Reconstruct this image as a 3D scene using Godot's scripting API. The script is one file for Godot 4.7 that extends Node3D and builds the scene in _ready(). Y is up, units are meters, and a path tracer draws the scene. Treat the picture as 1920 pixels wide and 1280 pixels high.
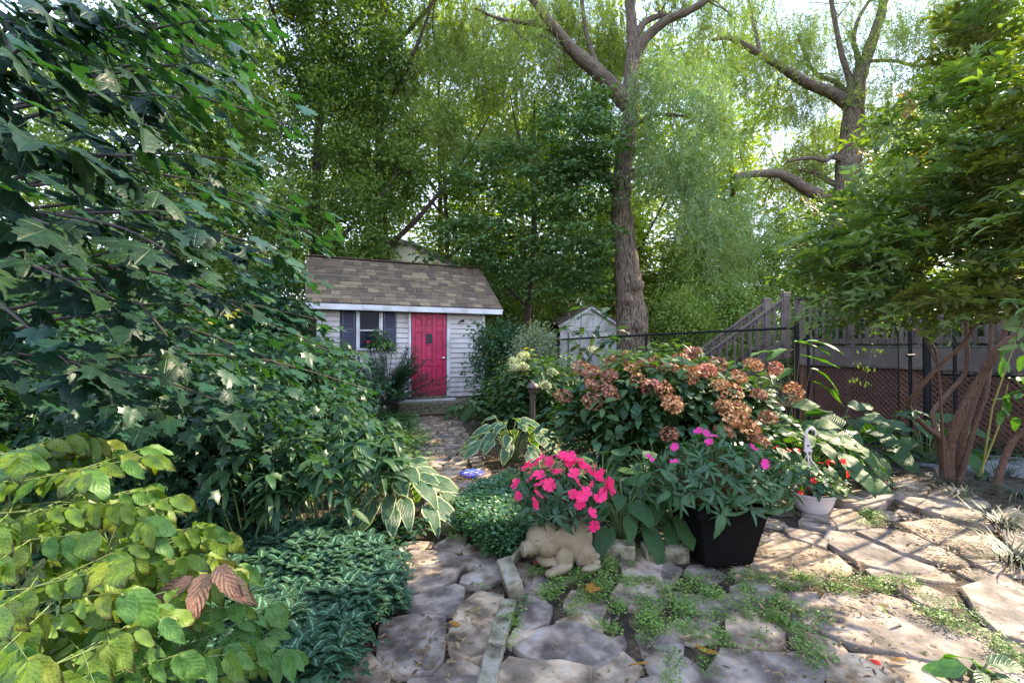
extends Node3D
# A shaded back garden: a flagstone path to a small shed with a red door, hydrangeas, hostas and pots, willows behind.

const F := 864.0      # focal length in photo pixels
const EYE := 1.4      # camera height
const HOR := 650.0    # photo row of the horizon
var rng := RandomNumberGenerator.new()
var tex := {}
var M := {}
var LM := {}          # shared leaf and cluster meshes

# ---------------------------------------------------------------- mesh building
class MB:
	var v := PackedVector3Array()
	var n := PackedVector3Array()
	var uv := PackedVector2Array()
	var c := PackedColorArray()
	var ix := PackedInt32Array()
	var col := Color.WHITE

	func vert(p: Vector3, nn: Vector3, t := Vector2.ZERO) -> int:
		v.append(p); n.append(nn); uv.append(t); c.append(col)
		return v.size() - 1

	func tri(a: int, b: int, d: int) -> void:
		# a, b, d counter-clockwise seen from the front; stored clockwise as Godot wants
		ix.append(a); ix.append(d); ix.append(b)

	func face(ps: Array, nn := Vector3.ZERO) -> void:
		if nn == Vector3.ZERO:
			nn = (ps[1] - ps[0]).cross(ps[2] - ps[0]).normalized()
		var first := v.size()
		for p in ps:
			vert(p, nn, Vector2(p.x + p.z * 0.37, p.y + p.z * 0.71))
		for k in range(1, ps.size() - 1):
			tri(first, first + k, first + k + 1)

	func box(at: Vector3, size: Vector3, b := Basis(), bev := 0.0) -> void:
		var h := size * 0.5
		bev = minf(bev, minf(h.x, minf(h.y, h.z)) * 0.9)
		for k in 3:
			var i := (k + 1) % 3
			var j := (k + 2) % 3
			for s in [-1.0, 1.0]:
				var ps := []
				for q in [[-1, -1], [1, -1], [1, 1], [-1, 1]]:
					var p := Vector3()
					p[k] = s * h[k]
					p[i] = q[0] * s * (h[i] - bev)
					p[j] = q[1] * (h[j] - bev)
					ps.append(at + b * p)
				face(ps)
		if bev <= 0.0:
			return
		for k in 3:
			var i := (k + 1) % 3
			var j := (k + 2) % 3
			for si in [-1.0, 1.0]:
				for sj in [-1.0, 1.0]:
					var ps := []
					for q in [[0, -1], [0, 1], [1, 1], [1, -1]]:
						var p := Vector3()
						p[k] = q[1] * (h[k] - bev)
						p[i] = si * (h[i] - (bev if q[0] else 0.0))
						p[j] = sj * (h[j] - (0.0 if q[0] else bev))
						ps.append(at + b * p)
					if si * sj > 0.0:
						ps.reverse()
					var nn := Vector3()
					nn[i] = si
					nn[j] = sj
					if ((ps[1] - ps[0]).cross(ps[2] - ps[0])).dot(b * nn) < 0.0:
						ps.reverse()
					face(ps)
		for sx in [-1.0, 1.0]:
			for sy in [-1.0, 1.0]:
				for sz in [-1.0, 1.0]:
					var s3 := Vector3(sx, sy, sz)
					var ps := []
					for k in 3:
						var p := Vector3(sx * (h.x - bev), sy * (h.y - bev), sz * (h.z - bev))
						p[k] = s3[k] * h[k]
						ps.append(at + b * p)
					if ((ps[1] - ps[0]).cross(ps[2] - ps[0])).dot(b * s3) < 0.0:
						ps.reverse()
					face(ps)

	func tube(pts: Array, radii: Array, sides := 6, rough := 0.0, vs := 1.0, caps := true) -> void:
		var count := pts.size()
		var along := 0.0
		var side := Vector3.ZERO
		var first := v.size()
		for i in count:
			var p: Vector3 = pts[i]
			var d: Vector3 = (pts[mini(i + 1, count - 1)] - pts[maxi(i - 1, 0)])
			d = d.normalized() if d.length() > 1e-6 else Vector3.UP
			if side == Vector3.ZERO:
				side = d.cross(Vector3(0.31, 0.2, 0.93)).normalized()
			side = (side - d * side.dot(d)).normalized()
			var up := d.cross(side)
			if i > 0:
				along += p.distance_to(pts[i - 1])
			for k in sides + 1:
				var a := TAU * k / sides
				var r: float = radii[i]
				if rough > 0.0:
					var kk := k % sides
					r *= 1.0 + rough * (sin(kk * 2.4 + i * 0.7) * 0.5 + sin(kk * 5.1 + i * 1.9) * 0.5)
				var q := side * cos(a) + up * sin(a)
				vert(p + q * r, q, Vector2(float(k) / sides, along * vs))
		for i in count - 1:
			for k in sides:
				var a := first + i * (sides + 1) + k
				var b := a + sides + 1
				tri(a, a + 1, b + 1)
				tri(a, b + 1, b)
		if caps:
			for e in [0, count - 1]:
				var dir: Vector3 = (pts[0] - pts[1]) if e == 0 else (pts[count - 1] - pts[count - 2])
				var mid := vert(pts[e], dir.normalized())
				for k in sides:
					var a = first + e * (sides + 1) + k
					if e == 0:
						tri(mid, a + 1, a)
					else:
						tri(mid, a, a + 1)

	func lathe(at: Vector3, prof: Array, sides := 24, squash := Vector2.ONE) -> void:
		var first := v.size()
		for i in prof.size():
			var d: Vector2 = prof[mini(i + 1, prof.size() - 1)] - prof[maxi(i - 1, 0)]
			var nn2 := Vector2(d.y, -d.x).normalized()
			for k in sides + 1:
				var a := TAU * k / sides
				vert(at + Vector3(cos(a) * prof[i].x * squash.x, prof[i].y, sin(a) * prof[i].x * squash.y), Vector3(cos(a) * nn2.x, nn2.y, sin(a) * nn2.x).normalized(), Vector2(float(k) / sides, prof[i].y))
		for i in prof.size() - 1:
			for k in sides:
				var a := first + i * (sides + 1) + k
				var b := a + sides + 1
				tri(a, b + 1, a + 1)
				tri(a, b, b + 1)

	func blade(base: Vector3, b: Basis, length: float, width: float, bend := 0.2) -> void:
		# a plain leaf of eight faces, creased along the middle and drooping at the tip
		var y := b.y
		var a0 := vert(base, y, Vector2(0.5, 0))
		for st in [[0.32, 0.94, 0.10], [0.70, 0.72, -0.06]]:
			var m: Vector3 = base + b.z * length * st[0] + y * length * bend * st[2]
			var x: Vector3 = b.x * width * 0.5 * st[1]
			var up: Vector3 = y * width * 0.13
			vert(m - x + up, (y + b.x * 0.35).normalized(), Vector2(0, st[0]))
			vert(m, y, Vector2(0.5, st[0]))
			vert(m + x + up, (y - b.x * 0.35).normalized(), Vector2(1, st[0]))
		var t := vert(base + b.z * length - y * length * bend * 0.35, (y + b.z * bend).normalized(), Vector2(0.5, 1))
		tri(a0, a0 + 1, a0 + 2); tri(a0, a0 + 2, a0 + 3)
		for k in [1, 2]:
			tri(a0 + k, a0 + k + 3, a0 + k + 4); tri(a0 + k, a0 + k + 4, a0 + k + 1)
		tri(t, a0 + 5, a0 + 4); tri(t, a0 + 6, a0 + 5)

	func sliver(base: Vector3, b: Basis, length: float, width: float) -> void:
		var a0 := vert(base, b.y, Vector2(0.5, 0))
		var a1 := vert(base + b.z * length * 0.45 - b.x * width * 0.5, b.y, Vector2(0, 0.5))
		var a2 := vert(base + b.z * length * 0.45 + b.x * width * 0.5, b.y, Vector2(1, 0.5))
		var a3 := vert(base + b.z * length, b.y, Vector2(0.5, 1))
		tri(a0, a1, a2); tri(a1, a3, a2)

	func commit() -> ArrayMesh:
		var a := []
		a.resize(Mesh.ARRAY_MAX)
		a[Mesh.ARRAY_VERTEX] = v
		a[Mesh.ARRAY_NORMAL] = n
		a[Mesh.ARRAY_TEX_UV] = uv
		a[Mesh.ARRAY_COLOR] = c
		a[Mesh.ARRAY_INDEX] = ix
		var m := ArrayMesh.new()
		m.add_surface_from_arrays(Mesh.PRIMITIVE_TRIANGLES, a)
		return m

# ---------------------------------------------------------------- places and nodes
func gy(d: float) -> float:      # the garden falls a little towards the shed
	return -0.02 * clampf(d - 3.0, 0.0, 8.0)

func P(u: float, v: float, d: float) -> Vector3:
	return Vector3((u - 960.0) / F * d, EYE + (HOR - v) / F * d, -d)

func G(u: float, v: float) -> Vector3:
	var d := EYE * F / maxf(v - HOR, 8.0)
	for i in 4:
		d = (EYE - gy(d)) * F / maxf(v - HOR, 8.0)
	return Vector3((u - 960.0) / F * d, gy(d), -d)

func on_ground(x: float, d: float) -> Vector3:
	return Vector3(x, gy(d), -d)

func tag(o: Node, label: String, category: String, group := "", kind := "") -> Node:
	o.set_meta("label", label)
	o.set_meta("category", category)
	if group: o.set_meta("group", group)
	if kind: o.set_meta("kind", kind)
	return o

func thing(called: String, label: String, category: String, at: Vector3, group := "", turn := 0.0) -> Node3D:
	var o := Node3D.new()
	o.name = called
	add_child(o, true)
	o.position = at
	o.rotation.y = turn
	tag(o, label, category, group)
	return o

func mi(called: String, mesh: Mesh, m: Material, parent: Node = self) -> MeshInstance3D:
	var o := MeshInstance3D.new()
	o.name = called
	o.mesh = mesh
	o.material_override = m
	parent.add_child(o, true)
	return o

func world_part(called: String, mesh: Mesh, m: Material, t: Node3D) -> MeshInstance3D:   # a part whose mesh is in garden coordinates
	var o := mi(called, mesh, m, t)
	o.position = -t.position
	return o

func structure(called: String, mesh: Mesh, m: Material, parent: Node = self) -> MeshInstance3D:
	var o := mi(called, mesh, m, parent)
	o.set_meta("kind", "structure")
	return o

func many(called: String, mesh: Mesh, m: Material, xs: Array, cols: Array, parent: Node = self, at := Vector3.ZERO) -> MultiMeshInstance3D:
	var mm := MultiMesh.new()
	mm.transform_format = MultiMesh.TRANSFORM_3D
	mm.use_colors = true
	mm.mesh = mesh
	mm.instance_count = xs.size()
	for i in xs.size():
		mm.set_instance_transform(i, Transform3D(xs[i].basis, xs[i].origin - at))
		mm.set_instance_color(i, cols[i])
	var o := MultiMeshInstance3D.new()
	o.name = called
	o.multimesh = mm
	o.material_override = m
	parent.add_child(o, true)
	o.set_meta("kind", "stuff")
	return o

func ff(a: float, b: float) -> float:
	return rng.randf_range(a, b)

func orient(dir: Vector3, up: Vector3) -> Basis:     # z along dir, y near up
	var z := dir.normalized()
	var x := up.cross(z)
	if x.length() < 1e-4:
		x = Vector3(0.9, 0.1, 0.4).cross(z)
	x = x.normalized()
	return Basis(x, z.cross(x), z)

func rand_dir() -> Vector3:
	var y := ff(-1, 1)
	var a := ff(0, TAU)
	var r := sqrt(1 - y * y)
	return Vector3(cos(a) * r, y, sin(a) * r)

func lerp_path(pts: Array, t: float) -> Vector3:
	var f := clampf(t, 0, 0.9999) * (pts.size() - 1)
	var i := int(f)
	return pts[i].lerp(pts[i + 1], f - i)

func smooth_path(pts: Array, steps: int) -> Array:
	var out := []
	var n := pts.size()
	for k in steps + 1:
		var f := float(k) / steps * (n - 1)
		var i := mini(int(f), n - 2)
		out.append(pts[i].cubic_interpolate(pts[i + 1], pts[maxi(i - 1, 0)], pts[mini(i + 2, n - 1)], f - i))
	return out

func taper(a: float, b: float, n: int) -> Array:
	var out := []
	for i in n:
		out.append(lerpf(a, b, float(i) / (n - 1)))
	return out

# ---------------------------------------------------------------- materials
func noise_tex(key: String, freq: float, stops: Array, kind := FastNoiseLite.TYPE_SIMPLEX_SMOOTH, fractal := FastNoiseLite.FRACTAL_FBM, oct := 5, size := Vector2i(512, 512), seed_ := 1) -> NoiseTexture2D:
	var nz := FastNoiseLite.new()
	nz.noise_type = kind
	nz.frequency = freq
	nz.fractal_type = fractal
	nz.fractal_octaves = oct
	nz.seed = seed_
	var t := NoiseTexture2D.new()
	t.width = size.x
	t.height = size.y
	t.seamless = true
	t.noise = nz
	var g := Gradient.new()
	var offs := PackedFloat32Array()
	var cs := PackedColorArray()
	for s in stops:
		offs.append(s[0])
		cs.append(s[1])
	g.offsets = offs
	g.colors = cs
	t.color_ramp = g
	tex[key] = t
	return t

func normal_tex(key: String, freq: float, strength: float, kind := FastNoiseLite.TYPE_SIMPLEX_SMOOTH, fractal := FastNoiseLite.FRACTAL_FBM, oct := 5, seed_ := 1) -> NoiseTexture2D:
	var nz := FastNoiseLite.new()
	nz.noise_type = kind
	nz.frequency = freq
	nz.fractal_type = fractal
	nz.fractal_octaves = oct
	nz.seed = seed_
	var t := NoiseTexture2D.new()
	t.width = 512
	t.height = 512
	t.seamless = true
	t.as_normal_map = true
	t.bump_strength = strength
	t.noise = nz
	tex[key] = t
	return t

func lin(r: float, g: float, b: float) -> Color:     # real-world (linear) base colour
	return Color(r, g, b).linear_to_srgb()

func mat(key: String, c: Color, rough := 0.8, o := {}) -> StandardMaterial3D:
	var m := StandardMaterial3D.new()
	m.resource_name = key
	m.albedo_color = c
	m.roughness = rough
	m.metallic_specular = o.get("spec", 0.5)
	m.metallic = o.get("metal", 0.0)
	if o.has("tex"):
		m.albedo_texture = tex[o.tex]
	if o.has("ntex"):
		m.normal_enabled = true
		m.normal_texture = tex[o.ntex]
		m.normal_scale = o.get("nscale", 1.0)
	if o.has("tri"):
		m.uv1_triplanar = true
		m.uv1_world_triplanar = o.get("world", true)
		m.uv1_scale = Vector3.ONE * o.tri if o.tri is float else o.tri
	elif o.has("uvs"):
		m.uv1_scale = o.uvs
	if o.has("vc"):
		m.vertex_color_use_as_albedo = true
	if o.has("back"):
		m.backlight_enabled = true
		m.backlight = o.back
	m.cull_mode = BaseMaterial3D.CULL_DISABLED
	M[key] = m
	return m

const LEAF_BACK := Color(0.86, 0.92, 0.36)     # light that a leaf lets through is yellower than what it reflects (sRGB)

func leaf_mat(key: String, c: Color, rough := 0.45, o := {}) -> StandardMaterial3D:
	var oo := {"back": LEAF_BACK, "spec": 0.45}
	oo.merge(o, true)
	return mat(key, c, rough, oo)

# ---------------------------------------------------------------- leaves
func prof(kind: String, t: float) -> float:
	match kind:
		"lance": return pow(t, 0.75) * pow(1 - t, 0.95) * 1.75
		"ellip": return pow(t, 0.62) * pow(1 - t, 0.62) * 2.36
		"heart": return pow(t + 0.004, 0.34) * pow(1 - t, 0.8) * 1.62
		"obov": return pow(t, 0.95) * pow(1 - t, 0.55) * 2.6
		"strap": return pow(t, 0.25) * pow(1 - t, 0.5) * 1.5
	return pow(t + 0.002, 0.52) * pow(1 - t, 0.9) * 1.88        # ovate

func leaf_mesh(key: String, length: float, width: float, kind: String, o := {}) -> ArrayMesh:
	# base at the origin, tip along +z, upper face +y
	var nl: int = o.get("nl", 7)
	var nw: int = o.get("nw", 2)
	var droop: float = o.get("droop", 0.25)
	var fold: float = o.get("fold", 0.25)
	var cup: float = o.get("cup", 0.0)
	var wave: float = o.get("wave", 0.0)
	var lobe: float = o.get("lobe", 0.0)
	var twist: float = o.get("twist", 0.0)
	var rib: float = o.get("rib", 0.0)
	var teeth: float = o.get("teeth", 0.0)
	var ph: float = o.get("phase", 0.0)
	var mb := MB.new()
	var cols := nw * 2 + 1
	var ps := []
	for i in nl + 1:
		var t := float(i) / nl
		for k in cols:
			var s := float(k - nw) / nw
			var w := prof(kind, t) * width * 0.5
			if teeth > 0.0 and absf(s) > 0.9:
				w *= 1.0 + teeth * (1.0 if i % 2 else -1.0)
			var x := s * w
			var z := length * t - lobe * length * absf(s) * pow(1 - t, 4.0)
			var y := -droop * length * t * t + absf(x) * fold - cup * x * x / maxf(width, 0.01)
			y += wave * width * absf(s) * sin(t * 11.0 + ph + (1.7 if s > 0 else 0.0))
			if rib > 0.0:
				y += rib * width * sin(absf(s) * nw * PI) * (1 - t)
			var tw := twist * t
			ps.append(Vector3(x * cos(tw) - y * sin(tw), x * sin(tw) + y * cos(tw), z))
	for i in nl + 1:
		for k in cols:
			var a: Vector3 = ps[i * cols + mini(k + 1, cols - 1)] - ps[i * cols + maxi(k - 1, 0)]
			var b: Vector3 = ps[mini(i + 1, nl) * cols + k] - ps[maxi(i - 1, 0) * cols + k]
			if a.length() < 1e-5:
				a = Vector3(1, 0, 0)
			var nn := b.cross(a).normalized()
			if nn.length() < 0.5:
				nn = Vector3.UP
			mb.vert(ps[i * cols + k], nn, Vector2(float(k) / (cols - 1), float(i) / nl))
	for i in nl:
		for k in cols - 1:
			var a := i * cols + k
			mb.tri(a, a + cols, a + cols + 1)
			mb.tri(a, a + cols + 1, a + 1)
	var m := mb.commit()
	LM[key] = m
	return m

const MAPLE := [[0.06, -0.02], [0.22, -0.13], [0.30, -0.02], [0.50, -0.06], [0.42, 0.08], [0.53, 0.20], [0.74, 0.22], [0.62, 0.34], [0.62, 0.46], [0.42, 0.42], [0.26, 0.42], [0.32, 0.60], [0.24, 0.68], [0.22, 0.82], [0.10, 0.84]]

func maple_mesh(key: String, size: float, droop: float, fold: float, ph: float) -> ArrayMesh:
	var mb := MB.new()
	var out := []
	for q in MAPLE:
		out.append(Vector2(q[0], q[1]))
	out.append(Vector2(0, 1.02))
	for i in range(MAPLE.size() - 1, -1, -1):
		out.append(Vector2(-MAPLE[i][0], MAPLE[i][1]))
	var mid := Vector2(0, 0.22)
	var rings := [0.0, 0.5, 1.0]
	var n := out.size()
	for r in rings.size():
		for q in out:
			var p: Vector2 = mid.lerp(q, rings[r])
			var y = -droop * (p.y * absf(p.y) * 0.6 + p.x * p.x * 0.9) + fold * absf(p.x) * 0.8 + 0.10 * sin(p.angle() * 5.0 + ph) * p.length() * rings[r]
			var dx := -droop * 1.8 * p.x + fold * 0.8 * signf(p.x)
			var dz := -droop * 1.2 * absf(p.y)
			mb.vert(Vector3(p.x, y, p.y) * size, Vector3(-dx, 1, -dz).normalized(), Vector2(p.x * 0.65 + 0.5, p.y * 0.8 + 0.15))
			if r == 0:
				break
	for k in n - 1:
		mb.tri(0, 1 + k + 1, 1 + k)
		var a := 1 + k
		var b := 1 + n + k
		mb.tri(a, a + 1, b + 1)
		mb.tri(a, b + 1, b)
	mb.tri(0, 1, n)
	mb.tri(1 + n, 1 + 2 * n - 1, n)
	mb.tri(1 + n, n, 1)
	# the stalk
	mb.tube([Vector3(0, 0, 0), Vector3(0, 0.06, -0.25) * size, Vector3(0, 0.22, -0.5) * size], [size * 0.012, size * 0.01, size * 0.012], 3, 0.0, 1.0, false)
	var m := mb.commit()
	LM[key] = m
	return m

func small_maple(mb: MB, base: Vector3, b: Basis, s: float) -> void:       # five lobes, eight faces
	var pts := [Vector2(0.0, 0.0), Vector2(0.34, -0.06), Vector2(0.3, 0.2), Vector2(0.56, 0.36), Vector2(0.22, 0.5), Vector2(0, 1), Vector2(-0.22, 0.5), Vector2(-0.56, 0.36), Vector2(-0.3, 0.2), Vector2(-0.34, -0.06)]
	var first := mb.v.size()
	mb.vert(base + (b.z * 0.3 - b.y * 0.02) * s, b.y, Vector2(0.5, 0.4))
	for p in pts:
		var nn: Vector3 = (b.y + b.x * p.x * 0.7 + b.z * (p.y - 0.3) * 0.4).normalized()
		mb.vert(base + (b.x * p.x + b.z * p.y - b.y * (p.x * p.x * 0.5 + p.y * p.y * 0.2)) * s, nn, Vector2(p.x * 0.7 + 0.5, p.y))
	for k in pts.size():
		mb.tri(first, first + 1 + (k + 1) % pts.size(), first + 1 + k)

func image_tex(key: String, w: int, h: int, im: Image) -> void:
	tex[key] = ImageTexture.create_from_image(im)

func vein_textures() -> void:
	# pinnate leaf: u across, v from base to tip; palmate leaf; striped leaf; margined leaf
	for kind in ["pinnate", "hosta", "hosta_edge", "lamium", "palmate", "spotted"]:
		var w := 96
		var im := Image.create(w, w, false, Image.FORMAT_RGB8)
		var hm := Image.create(w, w, false, Image.FORMAT_L8)
		var nz := FastNoiseLite.new()
		nz.frequency = 0.05
		nz.seed = 5
		var n2 := FastNoiseLite.new()
		n2.frequency = 0.12
		n2.seed = 9
		for y in w:
			for x in w:
				var s := (x + 0.5) / w * 2 - 1
				var t := (y + 0.5) / w
				var a := absf(s)
				var vein := 0.0
				var h := 0.5
				var c := Color(0.82, 0.82, 0.82)
				var j := nz.get_noise_2d(x, y)
				if kind == "hosta" or kind == "hosta_edge":
					var k := fposmod(a * 6.0 * (1.0 - 0.15 * t) + 0.1 * j, 1.0)
					h = 0.5 + 0.5 * cos(k * TAU)
					vein = pow(1 - h, 3.0) * 0.5
					c = Color(0.80, 0.82, 0.8).lerp(Color(1, 1, 1), 0.5 + j * 0.5 - vein * 0.6)
					if kind == "hosta_edge":
						var edge := smoothstep(0.80, 0.88, a + j * 0.16 + maxf(0.0, t - 0.8) * 0.8)
						c = Color(0.42, 0.53, 0.43) * (0.95 + 0.25 * j - vein * 0.04)
						c = c.lerp(Color(1.0, 0.97, 0.78), edge)
				elif kind == "lamium":
					var k := fposmod((t * 5.0 - a * 1.4), 1.0)
					vein = maxf(smoothstep(0.86, 1.0, 1 - absf(k - 0.5) * 2 + 0.0), 0.0)
					h = 0.5 + 0.3 * sin(k * TAU)
					var stripe := 1.0 - smoothstep(0.10, 0.24, a + j * 0.12)
					stripe = maxf(stripe, (1 - smoothstep(0.1, 0.35, absf(k - 0.5))) * (0.35 - a * 0.3))
					c = Color(0.36, 0.42, 0.36).lerp(Color(0.92, 0.98, 0.92), clampf(stripe * (1 - t * 0.4), 0, 1))
				elif kind == "palmate":
					var px := (x + 0.5) / w - 0.5
					var py := t - 0.2
					var ang := atan2(px, py)
					var best := 9.0
					for ray in [0.0, 0.95, -0.95, 1.8, -1.8]:
						best = minf(best, absf(ang - ray) * Vector2(px, py).length())
					vein = 1 - smoothstep(0.0, 0.022, best)
					h = 0.5 - vein * 0.5 + 0.2 * n2.get_noise_2d(x, y)
					c = Color(0.78, 0.8, 0.78).lerp(Color(1, 1, 0.9), vein * 0.8) * (1.0 + j * 0.25)
				else:
					var k := fposmod(t * 7.0 - a * 2.2, 1.0)
					vein = 1 - smoothstep(0.0, 0.12, absf(k - 0.5))
					vein = maxf(vein, 1 - smoothstep(0.0, 0.06, a))
					h = 0.5 + 0.4 * cos((k - 0.5) * TAU) * -1.0
					c = Color(0.86, 0.87, 0.86).lerp(Color(0.98, 1, 0.92), vein * 0.3) * (1.0 + j * 0.2)
					if kind == "spotted":
						var sp := smoothstep(0.38, 0.5, n2.get_noise_2d(x * 1.6 + 50, y * 1.6) + 0.25 * j + 0.12 * t)
						var br := smoothstep(0.82, 1.05, t + j * 0.35 + a * 0.15)
						c = c.lerp(Color(0.32, 0.15, 0.1), maxf(sp * 0.9, br * 0.75))
				im.set_pixel(x, y, c.clamp())
				hm.set_pixel(x, y, Color(h, h, h))
		image_tex(kind, w, w, im)
		hm.bump_map_to_normal_map(6.0 if kind.begins_with("hosta") else 4.0)
		image_tex(kind + "_n", w, w, hm)

# ---------------------------------------------------------------- the scene
func _ready() -> void:
	rng.seed = 20240917
	# camera
	var cam := Camera3D.new()
	cam.name = "camera"
	add_child(cam)
	cam.position = Vector3(0, EYE, 0)
	cam.rotation_degrees.x = 0.66
	cam.fov = rad_to_deg(2.0 * atan(640.0 / F))
	cam.near = 0.05
	cam.far = 400.0
	cam.current = true
	# sky
	var sky := ProceduralSkyMaterial.new()
	sky.sky_top_color = Color(0.70, 0.79, 0.95)
	sky.sky_horizon_color = Color(0.97, 0.98, 1.0)
	sky.sky_curve = 0.18
	sky.ground_horizon_color = Color(0.55, 0.56, 0.5)
	sky.ground_bottom_color = Color(0.2, 0.2, 0.16)
	sky.sky_energy_multiplier = 1.05
	sky.sun_angle_max = 12.0
	var env := Environment.new()
	env.background_mode = Environment.BG_SKY
	env.sky = Sky.new()
	env.sky.sky_material = sky
	env.tonemap_mode = Environment.TONE_MAPPER_LINEAR
	env.tonemap_exposure = 3.75
	env.sdfgi_enabled = true
	env.ssao_enabled = true
	env.ssil_enabled = true
	var we := WorldEnvironment.new()
	we.name = "world_environment"
	we.environment = env
	add_child(we)
	# sun: ahead of the camera and to the right, half way up
	var sun := DirectionalLight3D.new()
	sun.name = "sun"
	sun.light_color = Color(1.0, 0.93, 0.8)
	sun.light_energy = 1.6
	sun.light_angular_distance = 0.5
	sun.shadow_enabled = true
	add_child(sun)
	var az := deg_to_rad(66.0)
	var el := deg_to_rad(35.0)
	var to_sun := Vector3(sin(az) * cos(el), sin(el), -cos(az) * cos(el))
	sun.look_at_from_position(to_sun * 60.0, Vector3.ZERO)

	materials()
	leaf_library()
	# the large structure
	ground()
	flagstones()
	shed()
	small_shed()
	neighbour_houses()
	deck()
	fences()
	background_trees()
	willows()
	# the planting
	left_maple()
	right_bush()
	left_plants()
	middle_plants()
	right_plants()
	pots()
	ground_covers()
	small_things()

func materials() -> void:
	vein_textures()
	var w := Color.WHITE
	noise_tex("stone", 0.006, [[0.0, Color(0.45, 0.43, 0.40)], [0.36, Color(0.66, 0.63, 0.60)], [0.5, Color(0.82, 0.79, 0.76)], [0.64, Color(0.94, 0.89, 0.82)], [1.0, w]], FastNoiseLite.TYPE_SIMPLEX_SMOOTH, FastNoiseLite.FRACTAL_FBM, 7, Vector2i(768, 768), 3)
	normal_tex("stone_n", 0.03, 4.0, FastNoiseLite.TYPE_SIMPLEX, FastNoiseLite.FRACTAL_FBM, 6, 4)
	noise_tex("grain", 0.12, [[0.0, Color(0.55, 0.55, 0.55)], [0.5, Color(0.82, 0.82, 0.82)], [1.0, w]], FastNoiseLite.TYPE_SIMPLEX, FastNoiseLite.FRACTAL_FBM, 4, Vector2i(256, 256), 5)
	normal_tex("grain_n", 0.12, 6.0, FastNoiseLite.TYPE_SIMPLEX, FastNoiseLite.FRACTAL_FBM, 4, 6)
	noise_tex("grit", 0.011, [[0.0, Color(0.56, 0.52, 0.48)], [0.36, Color(0.84, 0.81, 0.78)], [0.55, Color(0.97, 0.96, 0.95)], [1.0, w]], FastNoiseLite.TYPE_SIMPLEX_SMOOTH, FastNoiseLite.FRACTAL_FBM, 6, Vector2i(512, 512), 23)
	noise_tex("soil", 0.02, [[0.0, Color(0.30, 0.25, 0.21)], [0.45, Color(0.62, 0.54, 0.45)], [0.6, Color(0.8, 0.7, 0.58)], [1.0, Color(1.0, 0.92, 0.78)]], FastNoiseLite.TYPE_SIMPLEX, FastNoiseLite.FRACTAL_FBM, 6, Vector2i(512, 512), 7)
	noise_tex("bark", 0.022, [[0.0, Color(0.22, 0.20, 0.18)], [0.4, Color(0.48, 0.44, 0.40)], [0.6, Color(0.78, 0.73, 0.67)], [1.0, w]], FastNoiseLite.TYPE_SIMPLEX_SMOOTH, FastNoiseLite.FRACTAL_RIDGED, 5, Vector2i(512, 512), 8)
	normal_tex("bark_n", 0.022, 14.0, FastNoiseLite.TYPE_SIMPLEX_SMOOTH, FastNoiseLite.FRACTAL_RIDGED, 5, 8)
	noise_tex("wood", 0.01, [[0.0, Color(0.7, 0.68, 0.66)], [0.5, Color(0.86, 0.85, 0.83)], [1.0, w]], FastNoiseLite.TYPE_SIMPLEX_SMOOTH, FastNoiseLite.FRACTAL_FBM, 5, Vector2i(256, 256), 11)
	noise_tex("stain", 0.006, [[0.0, Color(0.60, 0.58, 0.54)], [0.42, Color(0.90, 0.89, 0.88)], [1.0, w]], FastNoiseLite.TYPE_SIMPLEX_SMOOTH, FastNoiseLite.FRACTAL_FBM, 6, Vector2i(512, 512), 13)
	noise_tex("blotch", 0.006, [[0.0, Color(0.62, 0.56, 0.44)], [0.45, Color(0.86, 0.82, 0.74)], [1.0, w]], FastNoiseLite.TYPE_SIMPLEX_SMOOTH, FastNoiseLite.FRACTAL_FBM, 6, Vector2i(512, 512), 19)
	noise_tex("mottle", 0.012, [[0.0, Color(0.4, 0.36, 0.28)], [0.35, Color(0.7, 0.66, 0.56)], [0.6, Color(0.92, 0.88, 0.8)], [1.0, w]], FastNoiseLite.TYPE_SIMPLEX_SMOOTH, FastNoiseLite.FRACTAL_FBM, 6, Vector2i(512, 512), 17)
	# ground
	mat("soil", lin(0.085, 0.066, 0.048), 0.95, {"tex": "soil", "tri": 0.7, "ntex": "grain_n", "nscale": 1.0})
	var tones := [lin(0.36, 0.30, 0.26), lin(0.41, 0.335, 0.265), lin(0.32, 0.28, 0.26), lin(0.43, 0.35, 0.27), lin(0.29, 0.255, 0.24), lin(0.39, 0.325, 0.28)]
	for k in tones.size():
		mat("stone%d" % k, tones[k], 0.82, {"tex": "stone", "tri": Vector3(0.55, 0.55, 0.55) * (1.0 + 0.13 * k), "ntex": "stone_n", "nscale": 0.5})
		var sm: StandardMaterial3D = M["stone%d" % k]
		sm.uv1_offset = Vector3(k * 0.31, 0, k * 0.17)
		sm.detail_enabled = true
		sm.detail_blend_mode = BaseMaterial3D.BLEND_MODE_MUL
		sm.detail_albedo = tex.grit
		sm.detail_uv_layer = BaseMaterial3D.DETAIL_UV_2
		sm.uv2_triplanar = true
		sm.uv2_world_triplanar = true
		sm.uv2_scale = Vector3.ONE * 0.9
	mat("concrete", lin(0.27, 0.255, 0.225), 0.9, {"tex": "mottle", "tri": 1.2, "ntex": "grain_n", "nscale": 0.7})
	mat("mossy_stone", lin(0.25, 0.24, 0.19), 0.9, {"tex": "mottle", "tri": 2.0, "ntex": "grain_n", "nscale": 0.7})
	mat("statue", lin(0.28, 0.235, 0.175), 0.9, {"tex": "blotch", "tri": 1.3, "ntex": "grain_n", "nscale": 0.6})
	mat("gravel", lin(0.26, 0.26, 0.26), 0.9, {"tex": "grain", "tri": 2.0})
	# shed
	mat("siding", lin(0.60, 0.545, 0.52), 0.5, {"tex": "stain", "tri": 0.35})
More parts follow.
